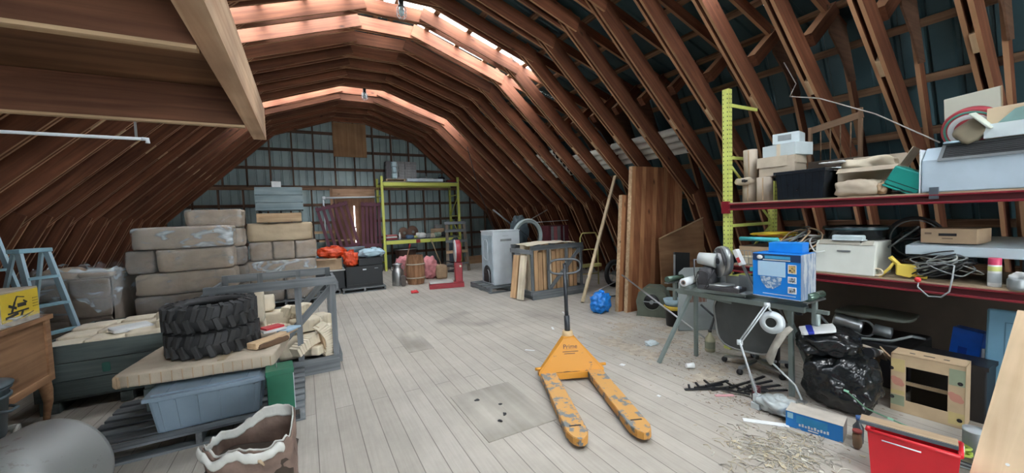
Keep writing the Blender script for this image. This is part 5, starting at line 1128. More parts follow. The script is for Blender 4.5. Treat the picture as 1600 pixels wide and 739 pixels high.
solo('cable_heap', 'tangle of thin black cable on the shelf below the teal case', 'cable', MB().tube([(.05*math.cos(a*.9)*(1+.3*math.sin(a*.37)), .12*math.sin(a*.63), .012+.004*(a % 5)) for a in range(46)], .004, 5), BLACKP, (4.37, 1.20, ZU))
# air unit
t = W('air_unit', 'long white wall air unit with black louvre grille on the upper rack shelf', 'air conditioner', 4.30, .62, ZU)
ACW = plain('ac_blue_white', (.42, .52, .60), .4, 0, .06)
mb = MB(); prof = [(0, 0), (.30, 0), (.30, .36), (.10, .35), (0, .25)]
mb.prism([(x, z_) for x, z_ in prof], 1.05, Matrix.Translation((0, .52, 0)) @ Euler((PI/2, 0, 0)).to_matrix().to_4x4()); part(t, 'casing', mb, ACW, bevel=.01)
part(t, 'grille', MB().prism([(-.006, .252), (.002, .248), (.104, .352), (.094, .358)], .90, Matrix.Translation((0, .41, 0)) @ Euler((PI/2, 0, 0)).to_matrix().to_4x4()), DARKM, 'black louvre grille')
for i in range(7):
    f = (i+.5)/7; part(t, 'louvre', MB().bar((-.006+.10*f, .40, .256+.10*f), (-.006+.10*f, -.48, .256+.10*f), .010, .004, up=(-.5, 0, 1)), plain('louvre_grey', (.05, .055, .06), .5))
fr = plain('grille_frame', (.16, .18, .19), .5)
mb = MB().bar((-.010, .43, .245), (-.010, -.5, .245), .02, .008, up=(-1, 0, .2)).bar((.10, .43, .358), (.10, -.5, .358), .02, .008, up=(-.7, 0, 1)).bar((-.010, .42, .245), (.10, .42, .360), .02, .008, up=(-.7, 0, 1)); part(t, 'grille_frame', mb, fr)
part(t, 'end_cap', MB().b2((-.004, .523, 0), (.30, .530, .34)), WHITEE); part(t, 'bracket', MB().b2((-.02, .42, -.05), (-.003, .47, .04)), plain('bracket_grey', (.12, .15, .18), .4, .5))
# things on the air unit
zA = ZU+.37
t = W('carton', 'tan carton with a coloured print on top of the air unit at the right edge', 'carton', 4.52, .58, zA, rad(-4)); part(t, 'carton_body', MB().b2((-.12, -.30, 0), (.16, .25, .22)), plain('tan_carton', (.56, .44, .30), .8, 0, .06), bevel=.003); part(t, 'colour_print', MB().prism([(.24, .06), (.05, .06), (.05, .20), (.12, .19)], .003, Matrix.Translation((-.1225, 0, 0)) @ Matrix(((0, 0, 1, 0), (1, 0, 0, 0), (0, 1, 0, 0), (0, 0, 0, 1)))), plain('print_teal', (.22, .38, .36), .6), 'teal and brown print')
t = W('carton', 'flat white carton leaning before the tan carton on the air unit', 'carton', 4.375, .72, zA, rad(3)); part(t, 'carton_body', MB().b2((-.01, -.11, 0), (.02, .12, .10)), WB, bevel=.002); part(t, 'tab', MB().b2((-.01, .12, .06), (.01, .14, .075)), WHITEP)
t = W('canvas_pouch', 'open-mouthed pale olive tub lying on its side on the air unit', 'tub', 4.40, .93, zA+.05, 0, None, (.9, 0, .2)); part(t, 'tub_body', MB().soft((0, 0, .03), (.13, .15, .17), .008, 3, 7, 9, .4), plain('olive_grey', (.22, .19, .13), .8)); part(t, 'pale_lid', MB().box((-.05, .02, .11), (.14, .16, .012), (0, -.25, 0)), plain('pale_lid', (.60, .66, .58), .5), 'pale flat lid', bevel=.004)
t = W('red_disc', 'red and white round tin leaning behind the olive tub', 'tin', 4.58, .93, zA+.10, 0, None, (.2, 1.15, 0)); part(t, 'tin_body', MB().lathe([(.001, -.03), (.17, -.03), (.18, -.02), (.18, .02), (.17, .03), (.001, .03)], 36, close=False), plain('rose_red', (.50, .07, .09), .4)); part(t, 'white_ring', MB().lathe([(.10, -.032), (.135, -.032), (.135, -.030), (.10, -.030)], 36, close=False), WHITEP); part(t, 'green_arc', MB().lathe([(.145, -.032), (.16, -.032), (.16, -.030), (.145, -.030)], 36, close=False), plain('sea_green', (.1, .35, .28), .5))
t = W('white_board', 'pale square board standing on the air unit against the rafters', 'board', 4.78, .98, zA+.06, rad(-8), None, (rad(-4), rad(6), rad(-4))); part(t, 'board', MB().b2((-.008, -.16, 0), (.008, .15, .37)), plain('pale_board', (.55, .56, .47), .6, 0, .04), bevel=.006); part(t, 'board_edge', MB().b2((-.01, -.163, 0), (.01, -.160, .37)), CARD); part(t, 'prop_block', MB().b2((.01, -.1, -.06), (.12, .1, .1)), CARD)
solo('torn_paper', 'small pale blue torn paper at the top edge of the air unit', 'paper', MB().soft((0, 0, .01), (.06, .16, .02), .01, 4, 6, 20, .4), BLUW, (4.38, .97, zA-.004))
# lower shelf
t = W('window_air_conditioner', 'white window air conditioner on the lower rack shelf', 'air conditioner', 4.40, 1.64, ZL)
part(t, 'casing', MB().prism([(-.10, 0), (.26, 0), (.26, .30), (-.02, .30), (-.055, .27)], .45, Matrix.Translation((0, .225, 0)) @ Euler((PI/2, 0, 0)).to_matrix().to_4x4()), plain('ac_cream', (.62, .64, .58), .4, 0, .05), bevel=.01)
part(t, 'air_grille', MB().bar((-.046, .20, .285), (-.046, -.11, .285), .05, .006, up=(-.8, 0, .7)), plain('grille_tan', (.36, .34, .28), .6), 'tan slatted grille'); part(t, 'control_flap', MB().bar((-.046, -.12, .285), (-.046, -.20, .285), .05, .006, up=(-.8, 0, .7)), plain('flap_tan', (.42, .40, .33), .5)); part(t, 'pull_slot', MB().b2((-.078, -.05, .20), (-.068, .05, .215)), GREYM)
t = W('black_tub', 'round black tub stacked on the white window air conditioner', 'tub', 4.62, 1.66, ZL+.302); part(t, 'tub_body', MB().lathe([(.20, 0), (.225, .02), (.235, .10), (.245, .105), (.245, .125), (.225, .125), (.21, .02), (.001, .015)], 36), plain('gloss_black_tub', (.012, .014, .016), .2)); part(t, 'rim_band', MB().lathe([(.247, .09), (.250, .095), (.250, .108), (.246, .112)], 36, close=False), plain('dark_teal_band', (.03, .06, .07), .25))
t = W('white_tray', 'narrow white lid lying across the front of the black tub', 'lid', 4.37, 1.62, ZL+.303, .05); part(t, 'lid_plate', MB().b2((-.03, -.115, 0), (.03, .12, .05)), plain('lid_white', (.50, .60, .62), .4), bevel=.014); part(t, 'lid_rim', MB().b2((-.035, -.12, 0), (.035, .125, .008)), WHITEE, bevel=.003)
t = W('hoop', 'grey hoop hanging at the back of the lower rack shelf', 'hoop', 5.15, 1.40, 1.30, 0, None, (0, PI/2, 0)); part(t, 'ring', MB().tube([(.20*math.cos(2*PI*j/36), .20*math.sin(2*PI*j/36), 0) for j in range(36)], .014, 8, closed=True), RUB); part(t, 'inner_bead', MB().tube([(.175*math.cos(2*PI*j/36), .175*math.sin(2*PI*j/36), .0) for j in range(36)], .006, 6, closed=True), GREYM)
t = W('metal_tray', 'long shallow white metal tray on the lower rack shelf at the right', 'tray', 4.62, .86, ZL+.20, rad(-2)); part(t, 'tray_body', MB().prism([(-.22, 0), (.30, 0), (.30, .13), (-.12, .085), (-.22, .075)], .78, Matrix.Translation((0, .39, 0)) @ Euler((PI/2, 0, 0)).to_matrix().to_4x4()), plain('panel_white', (.48, .58, .63), .4, 0, .05), bevel=.006); part(t, 'front_block', MB().b2((-.15, -.36, -.20), (.25, -.2, 0)), BLACKP); part(t, 'rear_block', MB().b2((-.1, .15, -.20), (.25, .35, 0)), BLACKP)
part(t, 'end_cap', MB().prism([(-.22, 0), (.30, 0), (.30, .13), (-.12, .085), (-.22, .075)], .006, Matrix.Translation((0, -.391, 0)) @ Euler((PI/2, 0, 0)).to_matrix().to_4x4()), plain('khaki_end', (.22, .20, .16), .7), 'khaki end')
t = W('carton', 'brown carton with an oval hand hole on the white tray', 'carton', 4.56, 1.02, ZL+.295, rad(-5)); part(t, 'carton_body', MB().b2((-.10, -.155, 0), (.16, .155, .115)), CARD, bevel=.003); part(t, 'hand_hole', MB().b2((-.1025, -.05, .058), (-.0995, .05, .080)), DARKM, 'dark oval hand hole', bevel=.01); part(t, 'print_line', MB().b2((-.1015, -.03, .035), (-.0995, .03, .043)).b2((-.1015, .09, .07), (-.0995, .13, .085)), plain('brown_print', (.18, .12, .08), .8))
t = W('spray_can', 'white spray can with a pink cap on the lower rack shelf', 'spray can', 4.36, .77, ZL); part(t, 'can_body', MB().lathe([(.031, 0), (.033, .004), (.033, .155), (.028, .168)], 24), WHITEP); part(t, 'cap', MB().lathe([(.031, .158), (.032, .162), (.032, .205), (.029, .209)], 24), plain('pink_cap', (.62, .06, .14), .4), 'pink cap'); part(t, 'label_band', MB().lathe([(.0335, .115), (.0335, .148)], 24, close=False), plain('lime_band', (.55, .60, .20), .5)); part(t, 'print_block', MB().lathe([(.0335, .03), (.0335, .10)], 24, close=False), plain('pale_print', (.45, .50, .52), .5))
t = W('plastic_wrap_heap', 'crumpled white plastic heap at the shelf end right of the spray can', 'plastic', 4.40, .60, ZL); part(t, 'heap', MB().soft((0, 0, .06), (.2, .22, .12), .04, 9, 9, 10, .6), WHITEP); part(t, 'grey_roll', MB().lathe([(.04, 0), (.045, .02), (.045, .07), (.04, .08)], 18, mat=Matrix.Translation((-.10, .06, 0))), GREYM)
# yellow tools and cables
YT = plain('tool_yellow', (.66, .50, .08), .45, 0, .08)
t = W('wheel_chock', 'yellow angular plastic tool on the lower rack shelf', 'tool', 4.38, 1.24, ZL+.03, rad(20)); part(t, 'wedge_body', MB().prism([(-.06, 0), (.02, -.02), (.07, .03), (.05, .085), (-.06, .09)], .08, Matrix.Translation((-.04, 0, 0)) @ Matrix(((0, 0, 1, 0), (-1, 0, 0, 0), (0, 1, 0, 0), (0, 0, 0, 1)))), YT, bevel=.006); part(t, 'prong', MB().bar((-.0, -.03, .0), (-.02, -.12, -.015), .03, .02), YT)
t = W('yellow_gun', 'yellow T-handled rod tool leaning on the lower rack shelf', 'tool', 4.33, 1.33, ZL); part(t, 'shaft', MB().tube([(0, .06, 0), (.01, .0, .08), (.02, -.03, .14)], .011), YT); part(t, 'grip', MB().tube([(.02, .0, .175), (.02, -.06, .105)], .018), YT)
t = W('rope_coil', 'white rope knot beside the white window air conditioner', 'rope', 4.32, 1.40, ZL); 
for i in range(4): part(t, 'rope_loop', MB().tube([(.01*i, .035*math.cos(2*PI*j/20)+.01*i, .04+.03*math.sin(2*PI*j/20)) for j in range(20)], .006, 6, closed=True), CREAM)
solo('brake_cable', 'grey hand-brake cable with a red ball hanging from the lower red beam', 'cable', MB().tube([(0, 0, .0), (-.03, .0, -.05), (-.03, -.06, -.115), (-.03, -.13, -.11), (-.03, -.17, -.06), (-.01, -.18, .04), (.03, -.18, .13), (.04, -.12, .14), (.05, .0, .10)], .006, 8), GREYM, (4.26, 1.13, 1.03))
solo('red_ball', 'red ball knob at the end of the hanging cable', 'knob', MB().lathe([(.001, -.022), (.014, -.018), (.022, 0), (.014, .018), (.001, .022)], 20, close=False), plain('bright_red', (.65, .03, .035), .3), (4.25, 1.135, 1.035))
def loops(label, x, y, z_, n, rx, ry, rz_, r, mat, seed, name='cable_coil', h=.06):
    t = W(name, label, 'cable', x, y, z_); R_ = random.Random(seed)
    for i in range(n):
        a0 = R_.random()*6; sx, sy = rx*R_.uniform(.6, 1), ry*R_.uniform(.6, 1); dz = h*R_.random(); ph = R_.random()*6; tl_ = R_.uniform(-.5, .5)
        pts = [(sx*math.cos(2*PI*j/26+a0), sy*math.sin(2*PI*j/26+a0)+.02*math.sin(3*2*PI*j/26+ph), rz_+dz+tl_*rz_*math.cos(2*PI*j/26)) for j in range(26)]
        if h > .1:
            mt_ = Euler((R_.uniform(-.7, .7), R_.uniform(-.7, .7), 0)).to_matrix(); pts = [mt_ @ Vector(q) + Vector((0, 0, .05)) for q in pts]; pts = [Vector((q.x, q.y, max(q.z, r))) for q in pts]
        part(t, 'cable_loop', MB().tube(pts, r, 6, closed=True), mat[i % len(mat)])
    return t
CY = plain('cable_yellow', (.66, .50, .03), .45); CB = plain('cable_black', (.02, .022, .025), .45); CW = plain('cable_white', (.46, .48, .46), .5); CT = plain('cable_teal', (.05, .38, .42), .5); CG = plain('cable_grey', (.18, .20, .20), .5)
loops('heap of yellow and orange extension cords at the left end of the lower rack shelf', 4.62, 2.36, ZL+.22, 9, .24, .26, .05, .009, [CY, CY, plain('cord_orange', (.55, .14, .03), .5)], 5, h=.07)
t = W('mixed_scrap', 'black carton base under the cord heap on the lower rack shelf', 'carton', 4.66, 2.35, ZL); part(t, 'carton_body', MB().b2((-.26, -.30, 0), (.3, .30, .20)), plain('dark_carton_brown', (.08, .06, .045), .9), bevel=.004); part(t, 'front_flap', MB().b2((-.265, -.29, .1), (-.26, .29, .2)), CARD)
loops('tangle of grey and white cables between the saw carton and the white air conditioner', 4.52, 1.98, ZL+.06, 16, .20, .14, .08, .007, [CW, CB, CG, CW, CARD], 8, h=.20)
loops('tangle of black and white cables along the lower shelf edge', 4.40, 1.03, ZL+.01, 14, .09, .20, .03, .005, [CB, CW, CG, CB], 12, h=.11)
loops('grey hose loops behind the yellow tool', 4.75, 1.28, ZL+.10, 6, .16, .16, .10, .009, [CG, CB], 13, h=.12)
t = W('teal_pipe_frame', 'turquoise pipe frame standing behind the saw carton', 'frame', 4.18, 2.14, .62); part(t, 'upright', MB().b2((-.02, -.03, 0), (.02, .03, .70)), CT, bevel=.004); part(t, 'cross_pipe', MB().tube([(0, .36, .70), (0, -.02, .70)], .022), CT); part(t, 'lower_bar', MB().b2((-.015, -.03, .36), (.015, .25, .40)), CT); part(t, 'foot_post', MB().b2((-.02, -.03, -.62), (.02, .03, 0)), DARKM)
t = W('dish_rack', 'white wire basket with folded papers on the lower rack shelf by the yellow post', 'basket', 4.42, 2.45, ZL)
mb = MB()
for i in range(9): mb.tube([(-.10, -.16+i*.04, .0), (-.12, -.16+i*.04, .16)], .003, 5)
for z_ in (.01, .08, .16): mb.tube([(-.10-.02*z_/.16, -.17, z_), (-.10-.02*z_/.16, .17, z_)], .003, 5)
part(t, 'wire_front', mb, GREYM); part(t, 'paper_stack', MB().soft((.02, 0, .05), (.2, .3, .10), .012, 4, 7, 9, .2), CREAM)

# ------------------------------------------------------------------ under the rack
t = W('flat_carton', 'bright blue flat carton standing under the rack behind the fruit carton', 'carton', 4.74, .98, 0, rad(-6)); part(t, 'carton_body', MB().box((0, 0, .30), (.10, .17, .60), (.10, 0, 0)), plain('vivid_blue', (.01, .12, .62), .45), bevel=.004); part(t, 'print_mark', MB().box((-.052, .0, .42), (.002, .05, .06), (.10, 0, 0)), plain('darker_blue', (.008, .05, .35), .5))
LBL = plain('sky_blue_enamel', (.17, .36, .50), .4, 0, .06)
t = W('enamel_door', 'pale blue rounded metal door leaning under the rack at the right edge', 'door', 4.52, .60, 0, 0, None, (0, rad(5), 0)); part(t, 'door_skin', MB().b2((-.02, -.26, .0), (.02, .24, .82)), LBL, bevel=.015); part(t, 'inset_line', MB().b2((-.0215, -.2, .10), (-.0195, .15, .73)), plain('sky_blue_dark', (.09, .21, .30), .5)); part(t, 'inset_panel', MB().b2((-.0225, -.194, .106), (-.0195, .144, .724)), LBL); part(t, 'edge_gasket', MB().b2((-.01, .24, .0), (.015, .256, .5)), GREYM)
t = W('engine', 'dark machine motor with hose lying under the rack', 'motor', 4.78, 1.60, 0); part(t, 'stand_box', MB().b2((-.3, -.35, 0), (.3, .35, .40)), BLACKP, bevel=.02)
part(t, 'motor_can', MB().lathe([(.001, -.11), (.06, -.11), (.065, -.09), (.065, .09), (.06, .11), (.001, .11)], 24, close=False, mat=Matrix.Translation((-.14, .12, .49)) @ Euler((PI/2+.2, 0, .2)).to_matrix().to_4x4()), STEEL); part(t, 'motor_end', MB().lathe([(.001, -.06), (.05, -.06), (.05, .06), (.001, .06)], 20, close=False, mat=Matrix.Translation((-.14, -.14, .47)) @ Euler((PI/2+.1, 0, .1)).to_matrix().to_4x4()), GREYM)
part(t, 'belt', MB().tube([(-.16, -.01+.075*math.cos(2*PI*j/24), .47+.075*math.sin(2*PI*j/24)) for j in range(24)], .010, 6, closed=True), CG); part(t, 'drain_hose', MB().tube([(-.22, .36, .58), (-.27, .22, .46), (-.30, .0, .40), (-.30, -.25, .44), (-.25, -.36, .50), (-.1, -.40, .46)], .012), CG); part(t, 'cover_plate', MB().soft((0, -.05, .60), (.42, .55, .05), .03, 3, 7, 6, .3), plain('olive_cover', (.10, .11, .09), .6))
t = W('brown_board', 'large dusky brown panel standing at the back under the rack', 'board', 5.30, 1.85, 0); part(t, 'panel', MB().b2((-.02, -1.5, 0), (.02, .8, .90)), plain('dusky_brown', (.07, .052, .038), .8), bevel=.004); part(t, 'top_batten', MB().b2((-.03, -1.5, .86), (.02, .8, .90)), plain('dusky_batten', (.10, .07, .05), .8))
# fruit carton
t = W('shade_backing', 'added black block giving the shade inside the open fruit carton', 'crate', 4.42, .98, 0); part(t, 'shade_backing_body', MB().b2((-.12, -.20, 0), (.12, .20, .42)), BLACKP, bevel=.01); part(t, 'shade_backing_rim', MB().b2((-.13, -.21, .40), (.13, .21, .43)), BLACKP)  # black block added so the carton's window reads as shaded inside
t = W('fruit_carton', 'open fruit carton with a big window standing on its side in front of the rack', 'carton', 4.17, 1.04, 0, rad(5))
FC = plain('fruit_card', (.46, .34, .21), .8, 0, .12, 8); a, h, d = .195, .46, .10
mb = MB()
mb.b2((-d, -a, 0), (-d+.006, a, .10)).b2((-d, -a, .37), (-d+.006, a, h)).b2((-d, -a, .10), (-d+.006, -a+.085, .37)).b2((-d, a-.085, .10), (-d+.006, a, .37))
mb.b2((-d, -a, 0), (d, -a+.006, h)).b2((-d, a-.006, 0), (d, a, h)).b2((-d, -a, h-.006), (d, a, h)).b2((-d, -a, 0), (d, a, .006))
part(t, 'carton_walls', mb, FC, bevel=.001)
PR = plain('print_green', (.24, .28, .19), .8); PY = plain('print_yellow', (.48, .38, .17), .8); PK = plain('print_rose', (.48, .22, .16), .8)
for (y0, y1, z0, z1, m_) in [(.115, .193, .05, .13, PR), (-.193, -.115, .31, .43, PR), (.115, .193, .32, .42, PY), (-.193, -.115, .02, .11, PY), (.115, .193, .14, .17, PY)]: part(t, 'print_patch', MB().b2((-d-.0015, y0, z0), (-d, y1, z1)), m_)
for (y, z_) in ((.155, .24), (-.15, .22)): part(t, 'print_flower', MB().lathe([(.001, 0), (.032, 0)], 16, close=False, mat=Matrix.Translation((-d-.0022, y, z_)) @ Euler((0, -PI/2, 0)).to_matrix().to_4x4()).lathe([(.001, 0), (.02, 0)], 12, close=False, mat=Matrix.Translation((-d-.0024, y+.02, z_+.02)) @ Euler((0, -PI/2, 0)).to_matrix().to_4x4()).lathe([(.001, 0), (.02, 0)], 12, close=False, mat=Matrix.Translation((-d-.0024, y-.02, z_-.015)) @ Euler((0, -PI/2, 0)).to_matrix().to_4x4()), PK)
for (y, z_) in ((.19, .34), (.185, .11), (-.17, .33), (-.17, .06)): part(t, 'air_hole', MB().lathe([(.001, 0), (.014, 0)], 16, close=False, mat=Matrix.Translation((-d-.003, y, z_)) @ Euler((0, -PI/2, 0)).to_matrix().to_4x4()), DARKM)
for y in (-.09, 0, .09): part(t, 'top_slot', MB().b2((-.02, y-.03 if y == 0 else y-.015, h), (.0, y+.03 if y == 0 else y+.015, h+.001)), DARKM)
part(t, 'cross_strip', MB().b2((-.02, -a, .20), (0, a, .225)), FC)
# black bags
def bigbag(label, loc, s, seed, rz=0):
    t = W('garbage_bag', label, 'garbage bag', *loc, rz, 'black garbage bags'); m_ = plain('black_bag_film', (.010, .012, .014), .24, 0, .2, 6, 1.0, 16, .6)
    part(t, 'bag_body', MB().soft((0, 0, s[2]/2), s, .05, seed, 20, 6, .7), m_); part(t, 'gathered_neck', MB().soft((.03, .04, s[2]*.97), (s[0]*.35, s[1]*.35, .07), .03, seed+2, 8, 12, .6), m_); return t
bigbag('lower black garbage bag bulging on the floor beside the blue flat box', (3.83, 1.45, 0), (.46, .48, .44), 3); bigbag('upper black garbage bag slumped on top of the lower one', (3.86, 1.57, .40), (.46, .48, .20), 7, .3)
t = W('chip_packet', 'white and blue packet lying on the upper black bag', 'packet', 3.72, 1.58, .60, rad(-70), None, (.12, -.22, rad(-60))); part(t, 'packet_body', MB().soft((0, 0, .02), (.24, .16, .022), .006, 4, 7, 12, .12), WHITEP); part(t, 'blue_band', MB().soft((-.05, 0, .022), (.045, .166, .026), .004, 4, 7, 12, .12), plain('royal_blue', (.02, .04, .35), .4), 'royal blue band')
t = W('flattened_carton', 'pale flattened carton behind the upper black bag', 'carton', 4.24, 1.50, .38, rad(15), None, (.2, .5, .2)); part(t, 'panel', MB().b2((-.14, -.18, 0), (.14, .18, .02)), CARDL, bevel=.002); part(t, 'folded_panel', MB().box((.05, -.18, .03), (.26, .10, .01), (.6, 0, 0)), CARD); part(t, 'under_box', MB().b2((-.1, -.14, -.30), (.14, .14, -.01)), CARD)
t = W('caulk_tube', 'red and white caulk tube lying behind the fruit carton', 'tube', 4.05, 1.33, .43, 0, None, (.5, PI/2+.2, .5)); part(t, 'tube_body', MB().lathe([(.024, -.09), (.024, .09)], 18), WHITEP); part(t, 'red_label', MB().lathe([(.0245, -.03), (.0245, .05)], 18, close=False), plain('label_red', (.5, .05, .05), .5)); part(t, 'nozzle', MB().lathe([(.01, .09), (.004, .15)], 12), WHITEP); part(t, 'support_can', MB().lathe([(.04, 0), (.04, .1)], 14, mat=Matrix.Translation((0, 0, -.1))), BLACKP)
# blue flat box on floor
t = W('blue_box', 'blue and white flat product box on the floor in front of the black bags', 'box', 3.235, 1.385, 0, rad(14)); NB = plain('product_blue', (.012, .19, .55), .45, 0, .06)
part(t, 'box_body', MB().b2((-.085, -.165, 0), (.085, .165, .12)), NB, bevel=.002); part(t, 'dusty_top', MB().b2((-.086, -.166, .12), (.086, .166, .1215)), plain('dusty_top', (.48, .44, .38), .8, 0, .12, 12), 'dusty pale top'); part(t, 'end_panel', MB().b2((-.085, -.1665, .0), (.085, -.165, .12)), plain('end_grey', (.36, .33, .30), .7, 0, .1, 10), 'dusty grey end')
part(t, 'corner_label', MB().b2((-.0865, .12, .07), (-.085, .155, .11)), plain('pale_blue_label', (.3, .55, .68), .5)); part(t, 'white_print', (lambda m_: [m_.b2((-.0868, .085-.018*i, .028+.0*(i%2)), (-.085, .073-.018*i, .028+(.016, .022, .014, .020)[i % 4])) for i in range(10)] and m_)(MB()).b2((-.0868, -.03, .012), (-.085, .03, .020)), WHITEP); part(t, 'light_panel', MB().b2((-.0862, -.08, .05), (-.085, .10, .105)), plain('mid_blue', (.03, .27, .55), .5))
# red bin and plank
RB = plain('red_bin_plastic', (.62, .018, .030), .35, 0, .08)
t = clearbin('red_bin', 'bright red rectangular plastic bin in the right foreground', 2.965, 3.145, .64, 1.01, 0, .285, RB, False, rad(12)); 
mb = MB(); a, b_, h = .09, .185, .285
for s in (-1, 1): mb.tube([(-a, s*b_, h), (a, s*b_, h)], .011, 8); mb.tube([(s*a, -b_, h), (s*a, b_, h)], .011, 8)
part(t, 'rolled_rim', mb, RB); part(t, 'wire_handle', MB().tube([(-a-.012, .12, h-.035), (-a-.012, -.04, h-.035)], .004), WHITEE); part(t, 'label_strip', MB().b2((-.03, -b_-.012, h-.012), (.06, -b_-.009, h+.004)), WHITEP)
t = W('short_board', 'short dusty board resting across the red bin', 'board', 3.05, .85, .297, 0, None, (rad(0), rad(0), rad(14))); part(t, 'board', MB().box((0, 0, .012), (.085, .40, .024)), wood('dusty_board', (.34, .24, .15), (.48, .36, .24), axis='y', rnd=0), bevel=.002); part(t, 'slate_side', MB().box((-.046, 0, .010), (.010, .40, .020)), plain('slate_edge', (.10, .13, .15), .6), 'slate grey metal edge')
# foreground board
FB = wood('foreground_pine', (.56, .41, .26), (.74, .57, .38), rnd=0, scale=.5)
t = W('pine_board', 'broad pale pine board leaning from the floor to the rack at the right edge', 'board', 3.09, .48, 0)
p, q = Vector((.0, .0, .03)), Vector((.86, -.03, .93)); o = plank('board', p, q, .30, .035, FB, t, up=(-.72, 0, .69)); part(t, 'metal_disc', MB().lathe([(.001, 0), (.008, 0), (.008, .002)], 12, mat=Matrix.Translation((.155, .03, .225)) @ Euler((0, -.78, 0)).to_matrix().to_4x4()), WHITEP)
# garden hose, green wand, cans
loops('coil of lime green hose on the floor by the pine board', 3.60, .80, .012, 6, .09, .09, .02, .009, [plain('lime_hose', (.48, .60, .10), .4)], 3, 'garden_hose', .05)
t = W('spray_wand', 'long dark green sprayer wand lying over the floor behind the red bin', 'wand', 3.55, 1.20, .0); part(t, 'wand_tube', MB().tube([(-.06, .10, .26), (-.02, .0, .16), (.03, -.12, .12), (.10, -.30, .06), (.14, -.46, .01)], .006), plain('wand_green', (.10, .22, .14), .4))
for q_ in ((-.06, .10, .26), (.03, -.12, .12)): part(t, 'wand_clip', MB().box(q_, (.02, .03, .014), (.2, .3, .4)), plain('wand_clip', (.25, .5, .35), .4))
for i in range(4): solo('thin_rod', 'thin dark rod lying behind the red bin, %s' % ('nearest', 'second nearest', 'third nearest', 'farthest')[i], 'rod', MB().tube([(0, 0, .01+.006*i), (.10, -.5, .012+.004*i)], .005, 6), CB if i % 2 else CG, (3.40+.035*i, 1.12, 0), -.05*i)
t = W('paint_tin', 'small pale grey tin with a lid half hidden behind the pine board', 'tin', 3.72, .72, 0); part(t, 'tin_body', MB().lathe([(.05, 0), (.052, .004), (.052, .16), (.05, .165)], 24), GREYM); part(t, 'tin_lid', MB().lathe([(.053, .165), (.053, .18), (.001, .182)], 24, close=False), WHITEE)
t = W('bottle_group', 'dark bottle with blue cap beside the red bin', 'bottle', 3.30, 1.16, 0); part(t, 'bottle_body', MB().lathe([(.028, 0), (.03, .005), (.03, .11), (.012, .14), (.012, .165)], 18), plain('smoky', (.06, .07, .08), .15)); part(t, 'bottle_cap', MB().lathe([(.015, .16), (.015, .185)], 16), plain('blue_cap', (.05, .15, .4), .4))
t = W('jar', 'clear brown-topped jar beside the dark bottle', 'jar', 3.20, 1.13, 0); part(t, 'jar_body', MB().soft((0, 0, .06), (.05, .05, .12), .003, 2, 6, 20, .7), plain('jar_brown', (.20, .13, .08), .2)); part(t, 'jar_lid', MB().lathe([(.026, .115), (.026, .13)], 16), plain('jar_lid_red', (.25, .05, .04), .4))

# ------------------------------------------------------------------ mitre saw stand
SG = plain('stand_green', (.20, .245, .235), .45, .3, .1)
t = W('saw_stand', 'grey-green folding saw stand with splayed legs and roller ends', 'saw stand', 3.66, 2.30, 0); 
A_, B__ = Vector((-.02, .56, .76)), Vector((.10, -.62, .76))
part(t, 'main_rail', MB().bar(A_, B__, .10, .05), SG, bevel=.004); part(t, 'top_channel', MB().bar(A_+Vector((-.04, -.10, .05)), B__+Vector((-.04, .5, .05)), .025, .05), plain('stand_pale', (.33, .40, .39), .4, .3)); part(t, 'top_channel', MB().bar(A_+Vector((.06, -.05, .05)), B__+Vector((.06, .02, .05)), .025, .05), SG)
dy = (B__-A_).normalized()
for (f, dx, dyy) in ((.12, -.34, .16), (.16, .16, .12), (.90, -.10, -.06), (.86, .30, -.12)):
    p = A_+(B__-A_)*f; part(t, 'leg', MB().bar(p, (p.x+dx, p.y+dyy, .0), .032, .038, up=(0, 1, 0)), SG, bevel=.003)
part(t, 'leg_brace', MB().bar(A_+(B__-A_)*.12+Vector((0, 0, -.02)), A_+(B__-A_)*.45+Vector((.05, 0, -.06)), .02, .02), SG)
for P0, s in ((A_, 1), (B__, -1)):
    part(t, 'roller_post', MB().bar(P0+Vector((0, s*.06, -.12)), P0+Vector((0, s*.06, .10)), .035, .035, up=(0, 1, 0)), SG, bevel=.003); part(t, 'extension_bar', MB().bar(P0, P0+Vector((0, s*.16, 0)), .03, .03), SG)
    part(t, 'roller', MB().tube([P0+Vector((-.13, s*.06, .13)), P0+Vector((.12, s*.06, .13))], .032, 18), plain('roller_green', (.10, .16, .13), .25, .4)); part(t, 'roller_frame', MB().bar(P0+Vector((-.14, s*.06, .09)), P0+Vector((.13, s*.06, .09)), .05, .012), STEEL)
part(t, 'clamp_knob', MB().lathe([(.001, 0), (.03, 0), (.03, .05), (.001, .05)], 14, close=False, mat=Matrix.Translation((.12, -.55, .70))), BLACKP); part(t, 'hanging_tube', MB().tube([(.10, -.70, .74), (.105, -.70, .57)], .020, 14), plain('stand_pale', (.33, .40, .39), .4, .3))
# white roll on stand
t = W('plastic_roll', 'white roll lying on the near left end of the saw stand', 'roll', 3.54, 2.66, .905, 0, None, (0, PI/2, rad(12))); part(t, 'roll_body', MB().lathe([(.022, -.13), (.042, -.13), (.042, .13), (.022, .13), (.022, -.13)], 24, close=False), plain('roll_white', (.58, .62, .64), .5)); part(t, 'core_tube', MB().lathe([(.015, -.132), (.023, -.132), (.023, .132), (.015, .132)], 20, close=False), plain('core_brown', (.22, .14, .10), .8)); part(t, 'saddle_block', MB().b2((.035, -.05, -.1), (.07, .05, .1)), SG)
